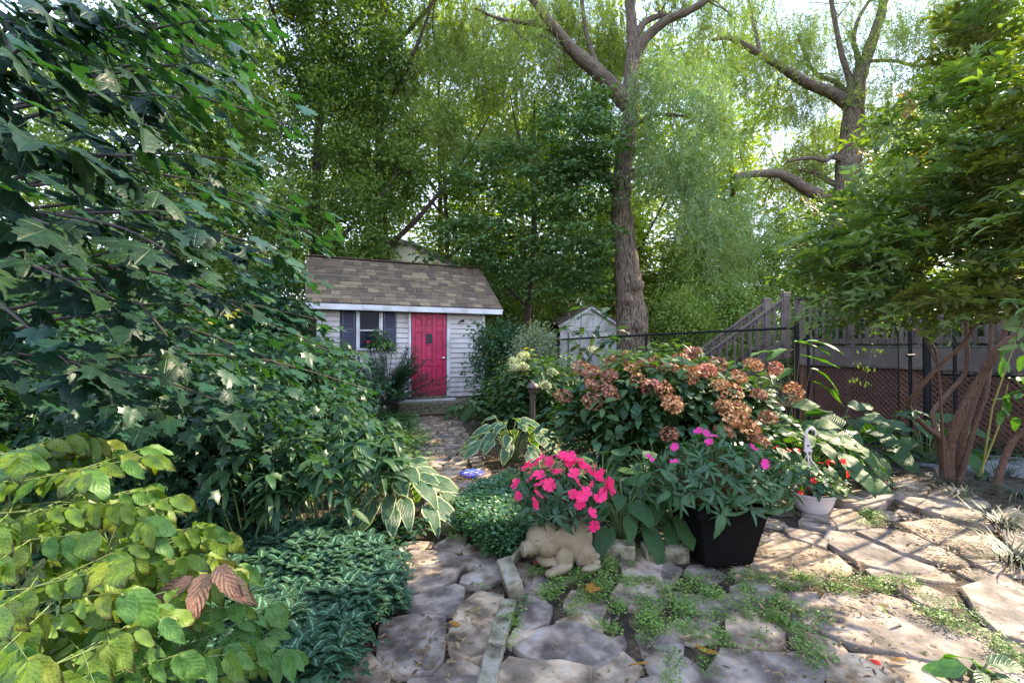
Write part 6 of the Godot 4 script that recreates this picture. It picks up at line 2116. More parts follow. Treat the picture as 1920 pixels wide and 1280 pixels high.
# ---------------------------------------------------------------- pots and their plants
func surface_net(parts: Array, lo: Vector3, hi: Vector3, cell: float, k: float) -> ArrayMesh:
	# parts: [centre, radii, basis]; ellipsoids joined with a smooth minimum, one vertex in each crossed cell
	var n := Vector3i(((hi - lo) / cell).ceil()) + Vector3i.ONE
	var f := PackedFloat32Array()
	f.resize(n.x * n.y * n.z)
	var inv := []
	for p in parts:
		inv.append(p[2].inverse())
	for z in n.z:
		for y in n.y:
			for x in n.x:
				var q := lo + Vector3(x, y, z) * cell
				var d := 1.0
				for i in parts.size():
					var r: Vector3 = parts[i][1]
					var w: Vector3 = inv[i] * (q - parts[i][0])
					if absf(w.x) > r.x + 0.07 or absf(w.y) > r.y + 0.07 or absf(w.z) > r.z + 0.07:
						continue
					var k0 := (w / r).length()
					var k1 := (w / (r * r)).length()
					var e := k0 * (k0 - 1.0) / maxf(k1, 1e-5)
					var kk: float = parts[i][3]
					var h := clampf(0.5 + 0.5 * (d - e) / kk, 0, 1)
					d = lerpf(d, e, h) - kk * h * (1 - h)
				f[(z * n.y + y) * n.x + x] = d
	var mb := MB.new()
	var id := {}
	var step := [1, n.x, n.x * n.y]
	for z in n.z - 1:
		for y in n.y - 1:
			for x in n.x - 1:
				var c := (z * n.y + y) * n.x + x
				var s := Vector3.ZERO
				var m := 0
				for e in 12:
					var ax: int = e / 4
					var b1: int = (e % 4) & 1
					var b2: int = ((e % 4) >> 1) & 1
					var a0: int = c + b1 * step[(ax + 1) % 3] + b2 * step[(ax + 2) % 3]
					var fa := f[a0]
					var fb: float = f[a0 + step[ax]]
					if (fa < 0) != (fb < 0):
						var o := Vector3.ZERO
						o[ax] = fa / (fa - fb)
						o[(ax + 1) % 3] = b1
						o[(ax + 2) % 3] = b2
						s += o
						m += 1
				if m:
					var g := Vector3(f[c + 1] - f[c], f[c + step[1]] - f[c], f[c + step[2]] - f[c])
					id[c] = mb.vert(lo + (Vector3(x, y, z) + s / m) * cell, g.normalized())
	for z in range(1, n.z - 1):
		for y in range(1, n.y - 1):
			for x in range(1, n.x - 1):
				var c := (z * n.y + y) * n.x + x
				for ax in 3:
					var fb: float = f[c + step[ax]]
					if (f[c] < 0) == (fb < 0):
						continue
					var s1: int = step[(ax + 1) % 3]
					var s2: int = step[(ax + 2) % 3]
					var q := [c - s1 - s2, c - s2, c, c - s1]
					var ok := true
					for j in q:
						ok = ok and id.has(j)
					if not ok:
						continue
					if f[c] < 0:
						mb.tri(id[q[0]], id[q[1]], id[q[2]]); mb.tri(id[q[0]], id[q[2]], id[q[3]])
					else:
						mb.tri(id[q[0]], id[q[2]], id[q[1]]); mb.tri(id[q[0]], id[q[3]], id[q[2]])
	return mb.commit()

func pots() -> void:
	# the stone pig
	var at := on_ground(0.29, 2.98)
	var pig := thing("pig_planter", "weathered concrete pig shaped planter with its snout to the left", "planter", at, "", 0.25)
	pig.scale = Vector3.ONE * 0.97
	var B0 := Basis()
	var S := 0.035
	var parts := [[Vector3(0.06, 0.165, 0), Vector3(0.185, 0.15, 0.145), B0, 0.03], [Vector3(0.02, 0.25, 0), Vector3(0.15, 0.06, 0.12), B0, 0.04],
		[Vector3(-0.12, 0.195, 0.03), Vector3(0.10, 0.095, 0.095), B0, 0.006],                      # head
		[Vector3(-0.195, 0.155, 0.045), Vector3(0.065, 0.05, 0.05), B0, 0.01], [Vector3(-0.245, 0.148, 0.05), Vector3(0.020, 0.05, 0.05), B0, 0.002],      # snout
		[Vector3(-0.10, 0.155, 0.105), Vector3(0.06, 0.05, 0.035), B0, 0.003],                        # cheek
		[Vector3(-0.075, 0.27, 0.085), Vector3(0.062, 0.042, 0.02), Basis(Vector3.BACK, -0.7), 0.0022], [Vector3(-0.075, 0.27, -0.05), Vector3(0.062, 0.042, 0.02), Basis(Vector3.BACK, -0.7), 0.0022],   # ears
		[Vector3(0.0, 0.095, 0.13), Vector3(0.062, 0.07, 0.04), Basis(Vector3.BACK, 0.3), 0.0022],       # shoulder
		[Vector3(-0.03, 0.045, 0.15), Vector3(0.085, 0.034, 0.036), Basis(Vector3.BACK, 0.25), 0.0022],   # forearm
		[Vector3(-0.10, 0.028, 0.16), Vector3(0.04, 0.026, 0.034), B0, 0.0022],
		[Vector3(0.155, 0.085, 0.10), Vector3(0.075, 0.085, 0.06), B0, 0.0025],                           # haunch
		[Vector3(0.175, 0.03, 0.155), Vector3(0.075, 0.026, 0.032), Basis(Vector3.UP, 0.2), 0.0022],      # hind foot
		[Vector3(0.215, 0.055, 0.14), Vector3(0.03, 0.022, 0.03), B0, 0.002], [Vector3(0.222, 0.09, 0.13), Vector3(0.026, 0.02, 0.028), B0, 0.002],
		[Vector3(-0.06, 0.07, 0.05), Vector3(0.10, 0.05, 0.09), B0, 0.006]]
	var body := mi("body", surface_net(parts, Vector3(-0.30, -0.02, -0.18), Vector3(0.29, 0.36, 0.23), 0.0095, S), M.statue, pig)
	var mb := MB.new()
	for s in [0.03, 0.065]:
		mb.tube([Vector3(-0.262, 0.15, s - 0.005), Vector3(-0.2675, 0.148, s)], [0.009, 0.0022], 8)
	mi("nostril", mb.commit(), M.mossy_stone, pig)
	mb = MB.new()
	mb.tube([Vector3(-0.185, 0.212, 0.098), Vector3(-0.170, 0.222, 0.107), Vector3(-0.152, 0.216, 0.113)], [0.003, 0.004, 0.003], 5)
	mi("eyelid", mb.commit(), M.mossy_stone, pig)
	mb = MB.new()
	mb.lathe(Vector3(0.03, 0.305, 0), [Vector2(0.12, -0.01), Vector2(0.1, 0.012), Vector2(0.001, 0.012)], 16)
	mi("potting_soil", mb.commit(), M.potting, pig)
	# pink impatiens growing in it
	var c := at + Vector3(0.01, 0.39, 0.01)
	var im := thing("impatiens", "hot pink impatiens in full flower growing from the pig planter", "flower", at + Vector3(0, 0.3, 0))
	bedding(im, c, Vector3(0.28, 0.20, 0.23), 56, Vector2(0.07, 0.11), ["impatiens", "impatiens"], at + Vector3(0, 0.3, 0))
	var fl := [[994, 870], [1016, 864], [1031, 868], [1056, 859], [1070, 859], [1038, 886], [1064, 875], [1080, 873], [1092, 877], [1100, 888], [1112, 881], [1015, 911], [971, 910], [976, 929], [1009, 929], [1103, 911], [1097, 923], [1075, 925], [1086, 944], [1107, 961], [1110, 982], [1130, 910], [1139, 907], [1141, 918], [1085, 866], [1048, 862], [1118, 898], [1005, 876]]
	for i in 16:
		fl.append([ff(985, 1125), ff(862, 945)])
	for q in fl:
		blossom(im, q[0], q[1], c, Vector3(0.29, 0.21, 0.24), "pink_petal", ff(1.1, 1.45))
	# square black planter
	var bat := on_ground(1.37, 3.12)
	var bp := thing("black_planter", "square tapered black plastic planter standing on the paving", "planter", bat, "", 0.12)
	mb = MB.new()
	var rings := [[0.155, 0.0], [0.16, 0.01], [0.225, 0.335], [0.25, 0.337], [0.252, 0.375], [0.225, 0.377], [0.215, 0.33], [0.16, 0.05]]
	for i in rings.size() - 1:
		for k in 4:
			var e := []
			for j in [[i, k], [i, k + 1], [i + 1, k + 1], [i + 1, k]]:
				var a: float = TAU * j[1] / 4 + PI / 4
				e.append(Vector3(cos(a) * rings[j[0]][0] * 1.414, rings[j[0]][1], -sin(a) * rings[j[0]][0] * 1.414))
			mb.face(e)
	mi("pot", mb.commit(), M.black_plastic, bp)
	mb = MB.new()
	mb.box(Vector3(0, 0.31, 0), Vector3(0.42, 0.03, 0.42))
	mi("potting_soil", mb.commit(), M.potting, bp)
	var c2 := bat + Vector3(-0.01, 0.50, 0.03)
	var gi := thing("impatiens", "broad leafy impatiens with few magenta flowers in the black planter", "flower", bat + Vector3(0, 0.33, 0))
	bedding(gi, c2, Vector3(0.50, 0.29, 0.36), 96, Vector2(0.09, 0.145), ["impatiens_b", "impatiens_b", "impatiens"], bat + Vector3(0, 0.33, 0))
	for q in [[1310, 812], [1322, 815], [1334, 822], [1330, 832], [1265, 840], [1219, 861], [1264, 868], [1408, 843], [1429, 870]]:
		blossom(gi, q[0], q[1], c2, Vector3(0.52, 0.32, 0.38), "magenta_petal", ff(0.9, 1.15))
	var yl := mi("leaf", LM.ovate1, M.yellow_leaf, gi)
	yl.transform = Transform3D(orient(Vector3(0.1, -1, 0.25), Vector3(0.4, 0.2, 1)).scaled(Vector3.ONE * 0.13), P(1352, 960, 2.82) - gi.position)
	# white hanging pot
	var wat := on_ground(2.6, 4.0)
	var wp := thing("hanging_pot", "pale plastic hanging pot with hooked hanger set down on slabs", "pot", wat)
	mb = MB.new()
	mb.lathe(Vector3.ZERO, [Vector2(0.001, 0.0), Vector2(0.10, 0.0), Vector2(0.118, 0.012), Vector2(0.152, 0.08), Vector2(0.172, 0.15), Vector2(0.180, 0.151), Vector2(0.182, 0.172), Vector2(0.172, 0.174), Vector2(0.165, 0.15), Vector2(0.13, 0.05), Vector2(0.001, 0.03)], 36)
	mi("pot", mb.commit(), M.pot_white, wp)
	mb = MB.new()
	mb.lathe(Vector3(0, 0.14, 0), [Vector2(0.165, -0.01), Vector2(0.1, 0.01), Vector2(0.001, 0.012)], 20)
	mi("potting_soil", mb.commit(), M.potting, wp)
	var hk := wat + Vector3(-0.045, 0.52, 0.0)
	mb = MB.new()
	var arc := []
	for k in 11:
		var a := PI * 1.08 - PI * 1.25 * k / 10.0
		arc.append(hk + Vector3(0.038 + cos(a) * 0.042, 0.15 + sin(a) * 0.042, 0))
	arc.push_front(hk + Vector3(-0.004, 0.09, 0))
	mb.tube(arc, [0.012, 0.012, 0.012, 0.012, 0.012, 0.012, 0.012, 0.011, 0.010, 0.009, 0.008, 0.006], 8)
	mb.face([hk + Vector3(-0.018, 0.11, 0.006), hk + Vector3(-0.022, 0.0, 0.006), hk + Vector3(0.042, 0.0, 0.006), hk + Vector3(0.016, 0.11, 0.006)])
	mb.face([hk + Vector3(-0.022, 0.0, -0.006), hk + Vector3(-0.018, 0.11, -0.006), hk + Vector3(0.016, 0.11, -0.006), hk + Vector3(0.042, 0.0, -0.006)])
	mb.box(hk + Vector3(0.01, 0.0, 0), Vector3(0.068, 0.014, 0.016))
	world_part("hanger_hook", mb.commit(), M.pot_white, wp)
	mb = MB.new()
	mb.tube([hk + Vector3(0.008, 0.045, 0.005), hk + Vector3(0.008, 0.045, 0.0085)], [0.009, 0.009], 10)
	world_part("hook_hole", mb.commit(), M.dark, wp)
	for k in 4:
		mb = MB.new()
		var a := TAU * k / 4 + 0.5
		var p0 := hk + Vector3(-0.016 + 0.017 * k, 0, 0)
		mb.tube([p0, p0.lerp(wat + Vector3(cos(a) * 0.172, 0.17, sin(a) * 0.172), 0.6) + Vector3(0, -0.01, 0), wat + Vector3(cos(a) * 0.172, 0.165, sin(a) * 0.172)], [0.005, 0.0035, 0.004], 5)
		world_part("hanger_strap", mb.commit(), M.pot_white, wp)
	var c3 := wat + Vector3(-0.02, 0.235, 0.02)
	var bg := thing("begonia", "red flowered begonia with yellowing leaves in the pale hanging pot", "flower", wat + Vector3(0, 0.15, 0))
	var leaves := []
	for i in 190:
		var q := rand_dir()
		if q.y < -0.35:
			q.y = -q.y
		var p := c3 + q * Vector3(0.23, 0.13, 0.19) * ff(0.55, 1.05)
		if q.x < -0.4:
			p.y += 0.08
			p.x -= 0.07
		var m: String = ["mid_leaf0", "mid_leaf1", "mid_leaf2"][rng.randi() % 3]
		if q.x > -0.1 and rng.randf() < 0.6:
			m = ["lime2", "lime3"][rng.randi() % 2]
		leaves.append([Transform3D(orient(Vector3(q.x, ff(-0.6, 0.2), q.z) + rand_dir() * 0.3, Vector3.UP + q * 0.6).scaled(Vector3.ONE * ff(0.07, 0.12)), p + Vector3(-0.02, 0.02, 0.03)), "wide" + str(rng.randi() % 4), m])
	place_leaves(bg, "leaf", leaves, 250)
	for k in 12:
		var a := ff(0, TAU)
		stems(bg, wat + Vector3(0, 0.15, 0), [c3 + Vector3(cos(a) * 0.2, ff(-0.02, 0.1), sin(a) * 0.15)], 0.004, "red_stem")
	for q in [[1455, 841], [1470, 848], [1478, 846], [1494, 847], [1440, 860], [1540, 871], [1548, 869], [1580, 871], [1583, 889], [1525, 902], [1474, 892], [1500, 920], [1556, 868], [1577, 866]]:
		blossom(bg, q[0], q[1], c3, Vector3(0.27, 0.15, 0.2), "red_petal", ff(0.75, 1.05))

func blossom(t: Node3D, u: float, v: float, c: Vector3, r: Vector3, m: String, s: float) -> void:
	# on the dome's near face where the line of sight meets it
	var p := dome_hit(u, v, c, r)
	var nn := ((p - c) / (r * r)).normalized()
	nn = (nn + Vector3(0, 0.25, 0.35) + rand_dir() * 0.3).normalized()
	var f := mi("flower", LM["bloom" if rng.randf() < 0.5 else "bloom_b"], M[m], t)
	f.transform = Transform3D(orient(rand_dir(), nn).scaled(Vector3.ONE * s), p + nn * 0.012 - t.position)
	var h := MB.new()
	if not LM.has("eye"):
		h.lathe(Vector3.ZERO, [Vector2(0.004, 0.0), Vector2(0.003, 0.005), Vector2(0.0005, 0.006)], 6)
		LM["eye"] = h.commit()

func bedding(t: Node3D, c: Vector3, r: Vector3, tips: int, size: Vector2, mats: Array, root: Vector3) -> void:
	# shoots ending in whorls of pointed leaves
	var leaves := []
	var st := MB.new()
	for i in tips:
		var y := 1.0 - 1.35 * (i + 0.5) / tips
		var a := i * 2.39996
		var rr := sqrt(maxf(0, 1 - y * y))
		var q := Vector3(cos(a) * rr, y, sin(a) * rr)
		var p := c + q * r * ff(0.78, 1.02)
		st.tube([root + Vector3(q.x, 0, q.z) * 0.05, root.lerp(p, 0.6), p], [0.006, 0.005, 0.004], 5, 0.0, 1.0, false)
		var axis := (q + Vector3(0, 0.5, 0)).normalized()
		var b := orient(rand_dir(), axis)
		for k in 8:
			var e := b * Basis(Vector3.UP, TAU * k / 8.0 + ff(-0.2, 0.2))
			var dir := (e.z + axis * ff(-0.35, 0.35)).normalized()
			leaves.append([Transform3D(orient(dir, axis + rand_dir() * 0.2).scaled(Vector3.ONE * ff(size.x, size.y) * (1.0 if k < 6 else 0.6)), p - axis * (0.012 * (k % 3))), "lance" + str(rng.randi() % 4) if k % 3 else "ovate" + str(rng.randi() % 4), mats[rng.randi() % mats.size()]])
	world_part("stems", st.commit(), M.red_stem, t)
	place_leaves(t, "leaf", leaves, 290, "lance1", Color(0.05, 0.12, 0.05))

# ---------------------------------------------------------------- ground covers
func in_poly(poly: PackedVector2Array, p: Vector2) -> bool:
	return Geometry2D.is_point_in_polygon(p, poly)

func cover(called: String, label: String, cat: String, mesh: String, m: String, px: Array, n: int, h: Vector2, s: Vector2, lo: Color, hi: Color, clump := 0.0, freq := 2.0) -> void:
	# px: outlines on the ground as they lie in the photo; h: how high the pieces sit; s: their size
	var polys := []
	var areas := []
	var total := 0.0
	for q in px:
		var poly := PackedVector2Array()
		var box := Rect2()
		for k in range(0, q.size(), 2):
			var g := G(q[k], q[k + 1])
			poly.append(Vector2(g.x, g.z))
			box = Rect2(poly[0], Vector2.ZERO) if k == 0 else box.expand(poly[-1])
		polys.append([poly, box])
		areas.append(box.get_area())
		total += box.get_area()
	var nz := FastNoiseLite.new()
	nz.seed = rng.randi() % 9999
	nz.frequency = freq
	var xs := []
	var cs := []
	for j in polys.size():
		for i in int(n * areas[j] / total):
			var p: Vector2 = polys[j][1].position + Vector2(rng.randf(), rng.randf()) * polys[j][1].size
			if not in_poly(polys[j][0], p):
				continue
			var k := nz.get_noise_2dv(p)
			if clump > -1.0 and k < clump + ff(-0.15, 0.15):
				continue
			var y := gy(-p.y) + ff(h.x, h.y) * clampf(0.7 + k * 0.6, 0.3, 1.2)
			var b := Basis(Vector3.UP, ff(0, TAU)) * Basis(Vector3.RIGHT, ff(-0.35, 0.35))
			xs.append(Transform3D(b.scaled(Vector3.ONE * ff(s.x, s.y)), Vector3(p.x, y, p.y)))
			cs.append(lo.lerp(hi, clampf(rng.randf() + k * 0.4, 0, 1)))
	var o := many(called, LM[mesh], M[m], xs, cs)
	tag(o, label, cat, "", "stuff")

func ground_covers() -> void:
	# shapes of sprigs
	var mb := MB.new()              # a silver striped whorl: pairs of leaves, the upper ones smaller
	for k in 8:
		var b := Basis(Vector3.UP, k * 2.0 + ff(-0.2, 0.2)) * Basis(Vector3.RIGHT, ff(-0.35, 0.3))
		var l := 0.062 * (1.0 - 0.05 * k)
		var base := Vector3(0, 0.004 * k, 0)
		var first := mb.v.size()
		for i in 4:
			var t := i / 3.0
			var w: float = [0.004, 0.017, 0.015, 0.001][i]
			var y := 0.010 * sin(t * 2.6)
			for s in [-1.0, 0.0, 1.0]:
				mb.vert(base + b * Vector3(s * w, y - absf(s) * 0.003, t * l), b * Vector3(s * 0.3, 1, 0).normalized(), Vector2(s * 0.5 + 0.5, t))
		for i in 3:
			for j in 2:
				var f := first + i * 3 + j
				mb.tri(f, f + 3, f + 4)
				mb.tri(f, f + 4, f + 1)
	LM["lamium_sprig"] = mb.commit()
	mb = MB.new()                   # a creeping weed with small round leaves
	for k in 16:
		var a := ff(0, TAU)
		var r := 0.06 * sqrt(rng.randf())
		var p := Vector3(cos(a) * r, ff(0.0, 0.045), sin(a) * r)
		mb.blade(p, orient(Vector3(cos(a), ff(-0.2, 0.5), sin(a)), Vector3.UP + rand_dir() * 0.5), ff(0.012, 0.022), ff(0.010, 0.016))
	for k in 4:
		var a := ff(0, TAU)
		mb.tube([Vector3.ZERO, Vector3(cos(a) * 0.05, 0.035, sin(a) * 0.05)], [0.0012, 0.0008], 3, 0.0, 1.0, false)
	LM["weed_sprig"] = mb.commit()
	mb = MB.new()                   # flat scraps of dry leaf
	for k in 5:
		mb.blade(Vector3(ff(-0.05, 0.05), ff(0.002, 0.008), ff(-0.05, 0.05)), orient(Vector3(ff(-1, 1), ff(-0.2, 0.2), ff(-1, 1)), Vector3.UP + rand_dir() * 0.4), ff(0.02, 0.045), ff(0.006, 0.016), ff(-0.5, 0.5))
	LM["litter"] = mb.commit()
	mb = MB.new()                   # ivy and small ovate leaves lying over each other
	for k in 10:
		var a := ff(0, TAU)
		var r := 0.09 * sqrt(rng.randf())
		small_maple(mb, Vector3(cos(a) * r, ff(0.0, 0.05), sin(a) * r), orient(Vector3(cos(a), ff(-0.5, 0.2), sin(a)), Vector3.UP + rand_dir() * 0.5), ff(0.03, 0.055))
	LM["ivy_sprig"] = mb.commit()
	cover("silver_leaved_ground_cover", "carpet of silver striped dead nettle left of the flagstones", "ground cover", "lamium_sprig", "lamium", [[430, 1070, 540, 1030, 640, 1010, 700, 1050, 745, 1110, 760, 1150, 700, 1180, 660, 1230, 640, 1300, 380, 1330, 360, 1180], [380, 1080, 470, 1020, 640, 1000, 600, 1060]], 3000, Vector2(0.05, 0.18), Vector2(1.1, 1.75), Color(0.7, 0.8, 0.75), Color(1.0, 1.0, 1.0), -0.7)
	cover("ivy_ground_cover", "dark ivy creeping among the silver striped carpet", "ivy", "ivy_sprig", "scatter_gloss", [[430, 1070, 560, 1010, 760, 985, 800, 1010, 740, 1040, 770, 1130, 720, 1170, 660, 1260, 600, 1330, 420, 1330], [-60, 1080, 200, 1000, 420, 1000, 560, 1000, 460, 1090, 380, 1400, -60, 1500]], 2600, Vector2(0.02, 0.13), Vector2(0.8, 1.3), Color(0.035, 0.085, 0.05), Color(0.07, 0.14, 0.07), -0.3)
	cover("green_ground_cover", "mat of small glossy green leaves right of the path before the pig", "ground cover", "weed_sprig", "scatter_gloss", [[880, 960, 905, 930, 950, 920, 1000, 930, 1000, 985, 975, 1010, 975, 1040, 935, 1050, 890, 1010, 872, 985]], 4200, Vector2(0.03, 0.16), Vector2(1.4, 2.2), Color(0.05, 0.12, 0.055), Color(0.10, 0.20, 0.09), -0.8)
	cover("creeping_weeds", "creeping green weeds spreading over the slabs and along their joints", "weeds", "weed_sprig", "scatter", [[985, 1070, 1060, 1060, 1130, 1080, 1240, 1090, 1300, 1075, 1420, 1080, 1500, 1100, 1480, 1130, 1560, 1160, 1500, 1200, 1450, 1170, 1400, 1230, 1340, 1210, 1290, 1240, 1250, 1210, 1150, 1190, 1060, 1150, 1010, 1120], [1430, 1090, 1520, 1075, 1640, 1080, 1660, 1110, 1560, 1110], [1640, 1090, 1700, 1080, 1740, 1110, 1800, 1140, 1860, 1190, 1920, 1230, 1960, 1270, 1900, 1250, 1800, 1190, 1720, 1150], [1130, 1020, 1180, 1020, 1200, 1060, 1150, 1080, 1100, 1060], [960, 1130, 985, 1120, 1000, 1180, 960, 1210, 930, 1190], [1470, 1190, 1540, 1200, 1560, 1260, 1500, 1250], [1250, 1210, 1330, 1230, 1320, 1290, 1240, 1290], [830, 1000, 860, 990, 850, 1020], [860, 1110, 910, 1090, 900, 1115, 865, 1130], [1610, 960, 1650, 960, 1650, 990, 1610, 990]], 3300, Vector2(0.0, 0.014), Vector2(0.35, 1.0), Color(0.06, 0.15, 0.03), Color(0.20, 0.30, 0.055), 0.0, 5.0)
	cover("border_seedlings", "low seedlings along the left edge of the path up to the shed", "seedlings", "ivy_sprig", "scatter", [[730, 860, 790, 840, 820, 850, 800, 880, 760, 900], [700, 790, 760, 770, 790, 800, 820, 840, 760, 850], [660, 790, 740, 770, 760, 785, 740, 850, 660, 860], [900, 770, 960, 770, 990, 790, 930, 800]], 900, Vector2(0.01, 0.16), Vector2(0.9, 1.6), Color(0.05, 0.12, 0.035), Color(0.13, 0.22, 0.06), -0.5)
	cover("dark_border_cover", "dark leafy undergrowth beneath the hydrangea and along the bed", "undergrowth", "ivy_sprig", "scatter", [[1000, 860, 1100, 850, 1300, 900, 1500, 880, 1500, 800, 1000, 790], [1500, 900, 1700, 880, 1740, 820, 1500, 790], [1700, 870, 1960, 870, 1960, 820, 1700, 800]], 1700, Vector2(0.02, 0.18), Vector2(1.0, 1.8), Color(0.035, 0.08, 0.03), Color(0.07, 0.13, 0.045), -0.6)
	cover("moss", "moss and dry crumbs in the joints of the paving", "moss", "litter", "scatter", [[600, 1300, 700, 980, 800, 880, 900, 880, 900, 1050, 1300, 1060, 1500, 980, 1700, 900, 1960, 1000, 1960, 1320]], 1500, Vector2(-0.03, -0.012), Vector2(0.5, 1.2), Color(0.10, 0.11, 0.04), Color(0.26, 0.19, 0.11), -0.9)
	cover("leaf_litter", "dry brown leaf litter strewn over paving and path", "leaf litter", "litter", "scatter", [[1360, 1050, 1500, 1020, 1640, 1060, 1700, 1080, 1600, 1100, 1420, 1090], [1620, 950, 1760, 940, 1920, 1010, 1920, 1090, 1760, 1070, 1650, 1000], [760, 880, 920, 880, 940, 960, 860, 970, 790, 930], [790, 770, 880, 770, 890, 860, 820, 860], [830, 990, 890, 990, 880, 1030], [700, 1180, 900, 1120, 900, 1280, 700, 1300], [1400, 1130, 1700, 1130, 1700, 1270, 1400, 1270], [1560, 900, 1760, 890, 1760, 930, 1560, 940], [900, 820, 1000, 870, 960, 910, 900, 880]], 3200, Vector2(0.002, 0.02), Vector2(0.5, 1.3), Color(0.10, 0.06, 0.035), Color(0.34, 0.22, 0.12), -0.3, 4.0)

# ---------------------------------------------------------------- small things
func edging(label: String, a: Vector3, b: Vector3, w: float, h: float, m: String, tilt := 0.0) -> void:
	var mid := (a + b) * 0.5
	var t := mi("edging_stone", null, M[m])
	var mb := MB.new()
	var d := b - a
	mb.box(Vector3(0, h * 0.5 - 0.03, 0), Vector3(w, h, d.length()), Basis(), 0.008)
	t.mesh = mb.commit()
	t.position = mid
	t.basis = orient(d, Vector3.UP) * Basis(Vector3.BACK, tilt)
	tag(t, label, "edging stone", "edging stones beside the path")

func fallen(label: String, u: float, v: float, mesh: String, m: String, size: float, lift := 0.02) -> void:
	var g := G(u, v)
	var o := mi("fallen_leaf", LM[mesh], M[m])
	o.transform = Transform3D(Basis(Vector3.UP, ff(0, TAU)) * Basis(Vector3.RIGHT, ff(-0.15, 0.2)).scaled(Vector3.ONE * size), g + Vector3(0, lift, 0))
	tag(o, label, "fallen leaf", "fallen leaves on the paving")

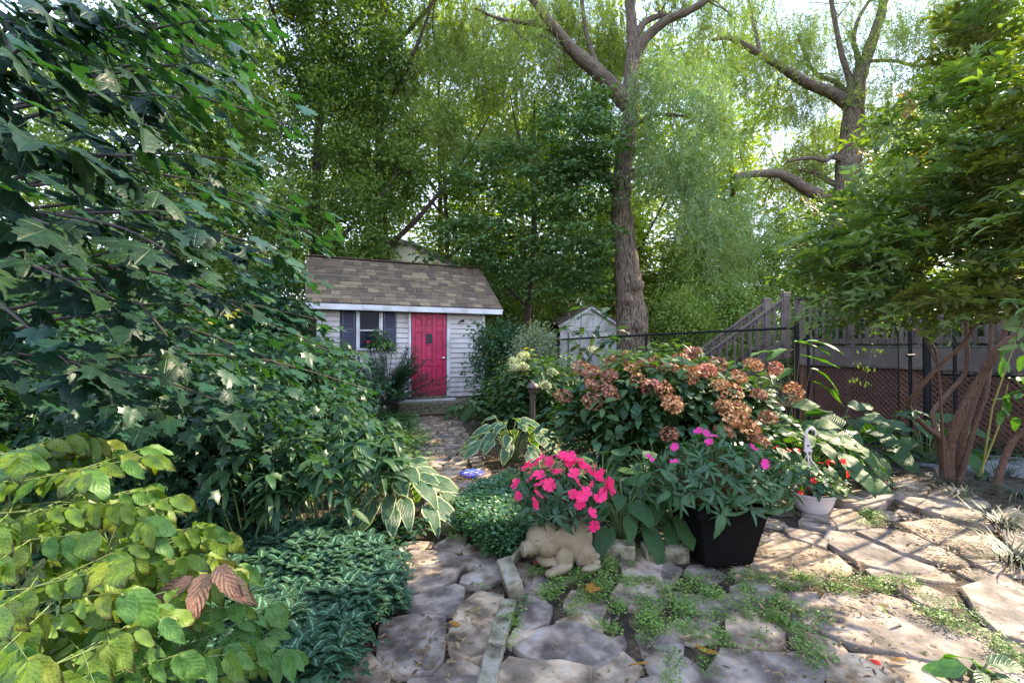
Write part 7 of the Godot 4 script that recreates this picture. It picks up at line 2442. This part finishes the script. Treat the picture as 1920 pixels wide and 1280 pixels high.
func small_things() -> void:
	# concrete edging pieces along the path
	edging("speckled concrete edging strip running towards the camera beside the path", G(954, 1128), G(930, 1210), 0.085, 0.06, "concrete")
	edging("speckled concrete edging strip nearest the camera beside the path", G(928, 1216), G(902, 1330), 0.085, 0.055, "concrete")
	edging("tilted wedge of edging stone standing in front of the pig planter", G(950, 1078) + Vector3(0, 0.03, 0), G(972, 1122), 0.09, 0.13, "concrete", 0.25)
	edging("mossy tile on edge leaning between the path and the pig planter", G(938, 1085), G(985, 1032) + Vector3(0, 0.02, 0), 0.03, 0.13, "mossy_stone", 0.35)
	edging("low mossy stone edging the bed right of the pig planter", G(1120, 1035), G(1190, 1042), 0.12, 0.12, "mossy_stone")
	edging("low mossy stone edging the bed beside the black planter", G(1205, 1042), G(1285, 1040), 0.13, 0.11, "mossy_stone")
	# bollard light by the path
	var at := on_ground(0.29, 6.55)
	var b := thing("bollard_light", "dark brown bollard path light with domed cap beside the path", "path light", at)
	var mb := MB.new()
	mb.tube([Vector3(0, -0.05, 0), Vector3(0, 0.80, 0)], [0.040, 0.040], 18)
	mi("post", mb.commit(), M.bronze, b)
	mb = MB.new()
	mb.lathe(Vector3(0, 0.80, 0), [Vector2(0.04, 0.0), Vector2(0.062, 0.03), Vector2(0.068, 0.075), Vector2(0.06, 0.085)], 24)
	mi("collar", mb.commit(), M.bronze, b)
	mb = MB.new()
	mb.lathe(Vector3(0, 0.88, 0), [Vector2(0.001, 0.0), Vector2(0.088, 0.0), Vector2(0.092, 0.012), Vector2(0.082, 0.05), Vector2(0.055, 0.078), Vector2(0.022, 0.09), Vector2(0.018, 0.105), Vector2(0.001, 0.112)], 28)
	mi("cap", mb.commit(), M.bronze, b)
	# painted stepping stone in the path
	var sp := G(885, 887)
	var s := thing("stepping_stone", "round stepping stone painted with purple and white petals", "stepping stone", sp + Vector3(0, 0.012, 0))
	mb = MB.new()
	mb.lathe(Vector3.ZERO, [Vector2(0.135, -0.03), Vector2(0.14, 0.0), Vector2(0.13, 0.012), Vector2(0.001, 0.014)], 28)
	mi("disc", mb.commit(), M.purple_tile, s)
	for k in 8:
		var o := mi("petal", LM["ellip2"], M["pale_tile" if k % 2 else "lilac_tile"], s)
		o.transform = Transform3D(Basis(Vector3.UP, TAU * k / 8).scaled(Vector3(0.10, 0.02, 0.10)), Vector3(0, 0.0165, 0) + Basis(Vector3.UP, TAU * k / 8).z * 0.02)
	mb = MB.new()
	mb.lathe(Vector3(0, 0.014, 0), [Vector2(0.024, 0.0), Vector2(0.02, 0.008), Vector2(0.001, 0.009)], 12)
	mi("centre", mb.commit(), M.pale_tile, s)
	# leaves and petals lying about
	fallen("orange brown leaf lying left of the concrete edging", 842, 1170, "ovate0", "amber_leaf", 0.075)
	fallen("curled dry leaf on the big dark slab at lower left", 745, 1172, "lance1", "brown_leaf", 0.07)
	fallen("dark shrivelled leaf above the lowest path slab", 780, 1228, "ovate2", "brown_leaf", 0.06)
	fallen("golden leaf among weeds below the pig planter", 1100, 1115, "maple0", "amber_leaf", 0.085, 0.05)
	fallen("orange leaf near the bottom edge in the weeds", 1217, 1248, "lance0", "amber_leaf", 0.10)
	fallen("bright orange curled leaf at the bottom edge beside the weeds", 1320, 1236, "maple2", "amber_leaf", 0.07, 0.04)
	fallen("amber leaf lying right of the red petal", 1664, 1243, "lance2", "amber_leaf", 0.10)
	fallen("brown leaf on the paving below the pale pot", 1610, 1055, "ovate1", "brown_leaf", 0.10)
	fallen("dry brown leaf on the wide slab in front", 1670, 1172, "lance3", "brown_leaf", 0.09)
	fallen("yellow green leaf tip standing among the slabs", 1642, 1140, "ovate3", "lime2", 0.06, 0.03)
	fallen("small brown leaf on the slab beside the black planter", 1540, 1108, "ovate0", "brown_leaf", 0.085)
	fallen("ochre leaf on the sunlit slab by the grass tufts", 1800, 1025, "ovate2", "amber_leaf", 0.06)
	fallen("pale curled leaf on the path above the striped carpet", 872, 1005, "lance1", "dry_leaf", 0.10, 0.03)
	fallen("yellow leaf on the left path slab beside the joint", 905, 1143, "lance0", "yellow_leaf", 0.07)
	fallen("rusty leaf at the foot of the raised slab", 1770, 1050, "lance1", "rust_leaf", 0.07)
	var o := mi("fallen_petal", LM["wide0"], M.red_petal)
	o.transform = Transform3D(Basis(Vector3.UP, 1.2).scaled(Vector3.ONE * 0.05), G(1628, 1238) + Vector3(0, 0.012, 0))
	tag(o, "single red petal lying on the slab in the lower right", "petal")
	o = mi("fallen_flower", LM["bloom"], M.red_petal)
	o.transform = Transform3D(Basis(Vector3.UP, 1.2).scaled(Vector3.ONE * 0.8), G(1007, 1060) + Vector3(0, 0.02, 0))
	tag(o, "red blossom fallen beneath the snout of the pig planter", "fallen flower")
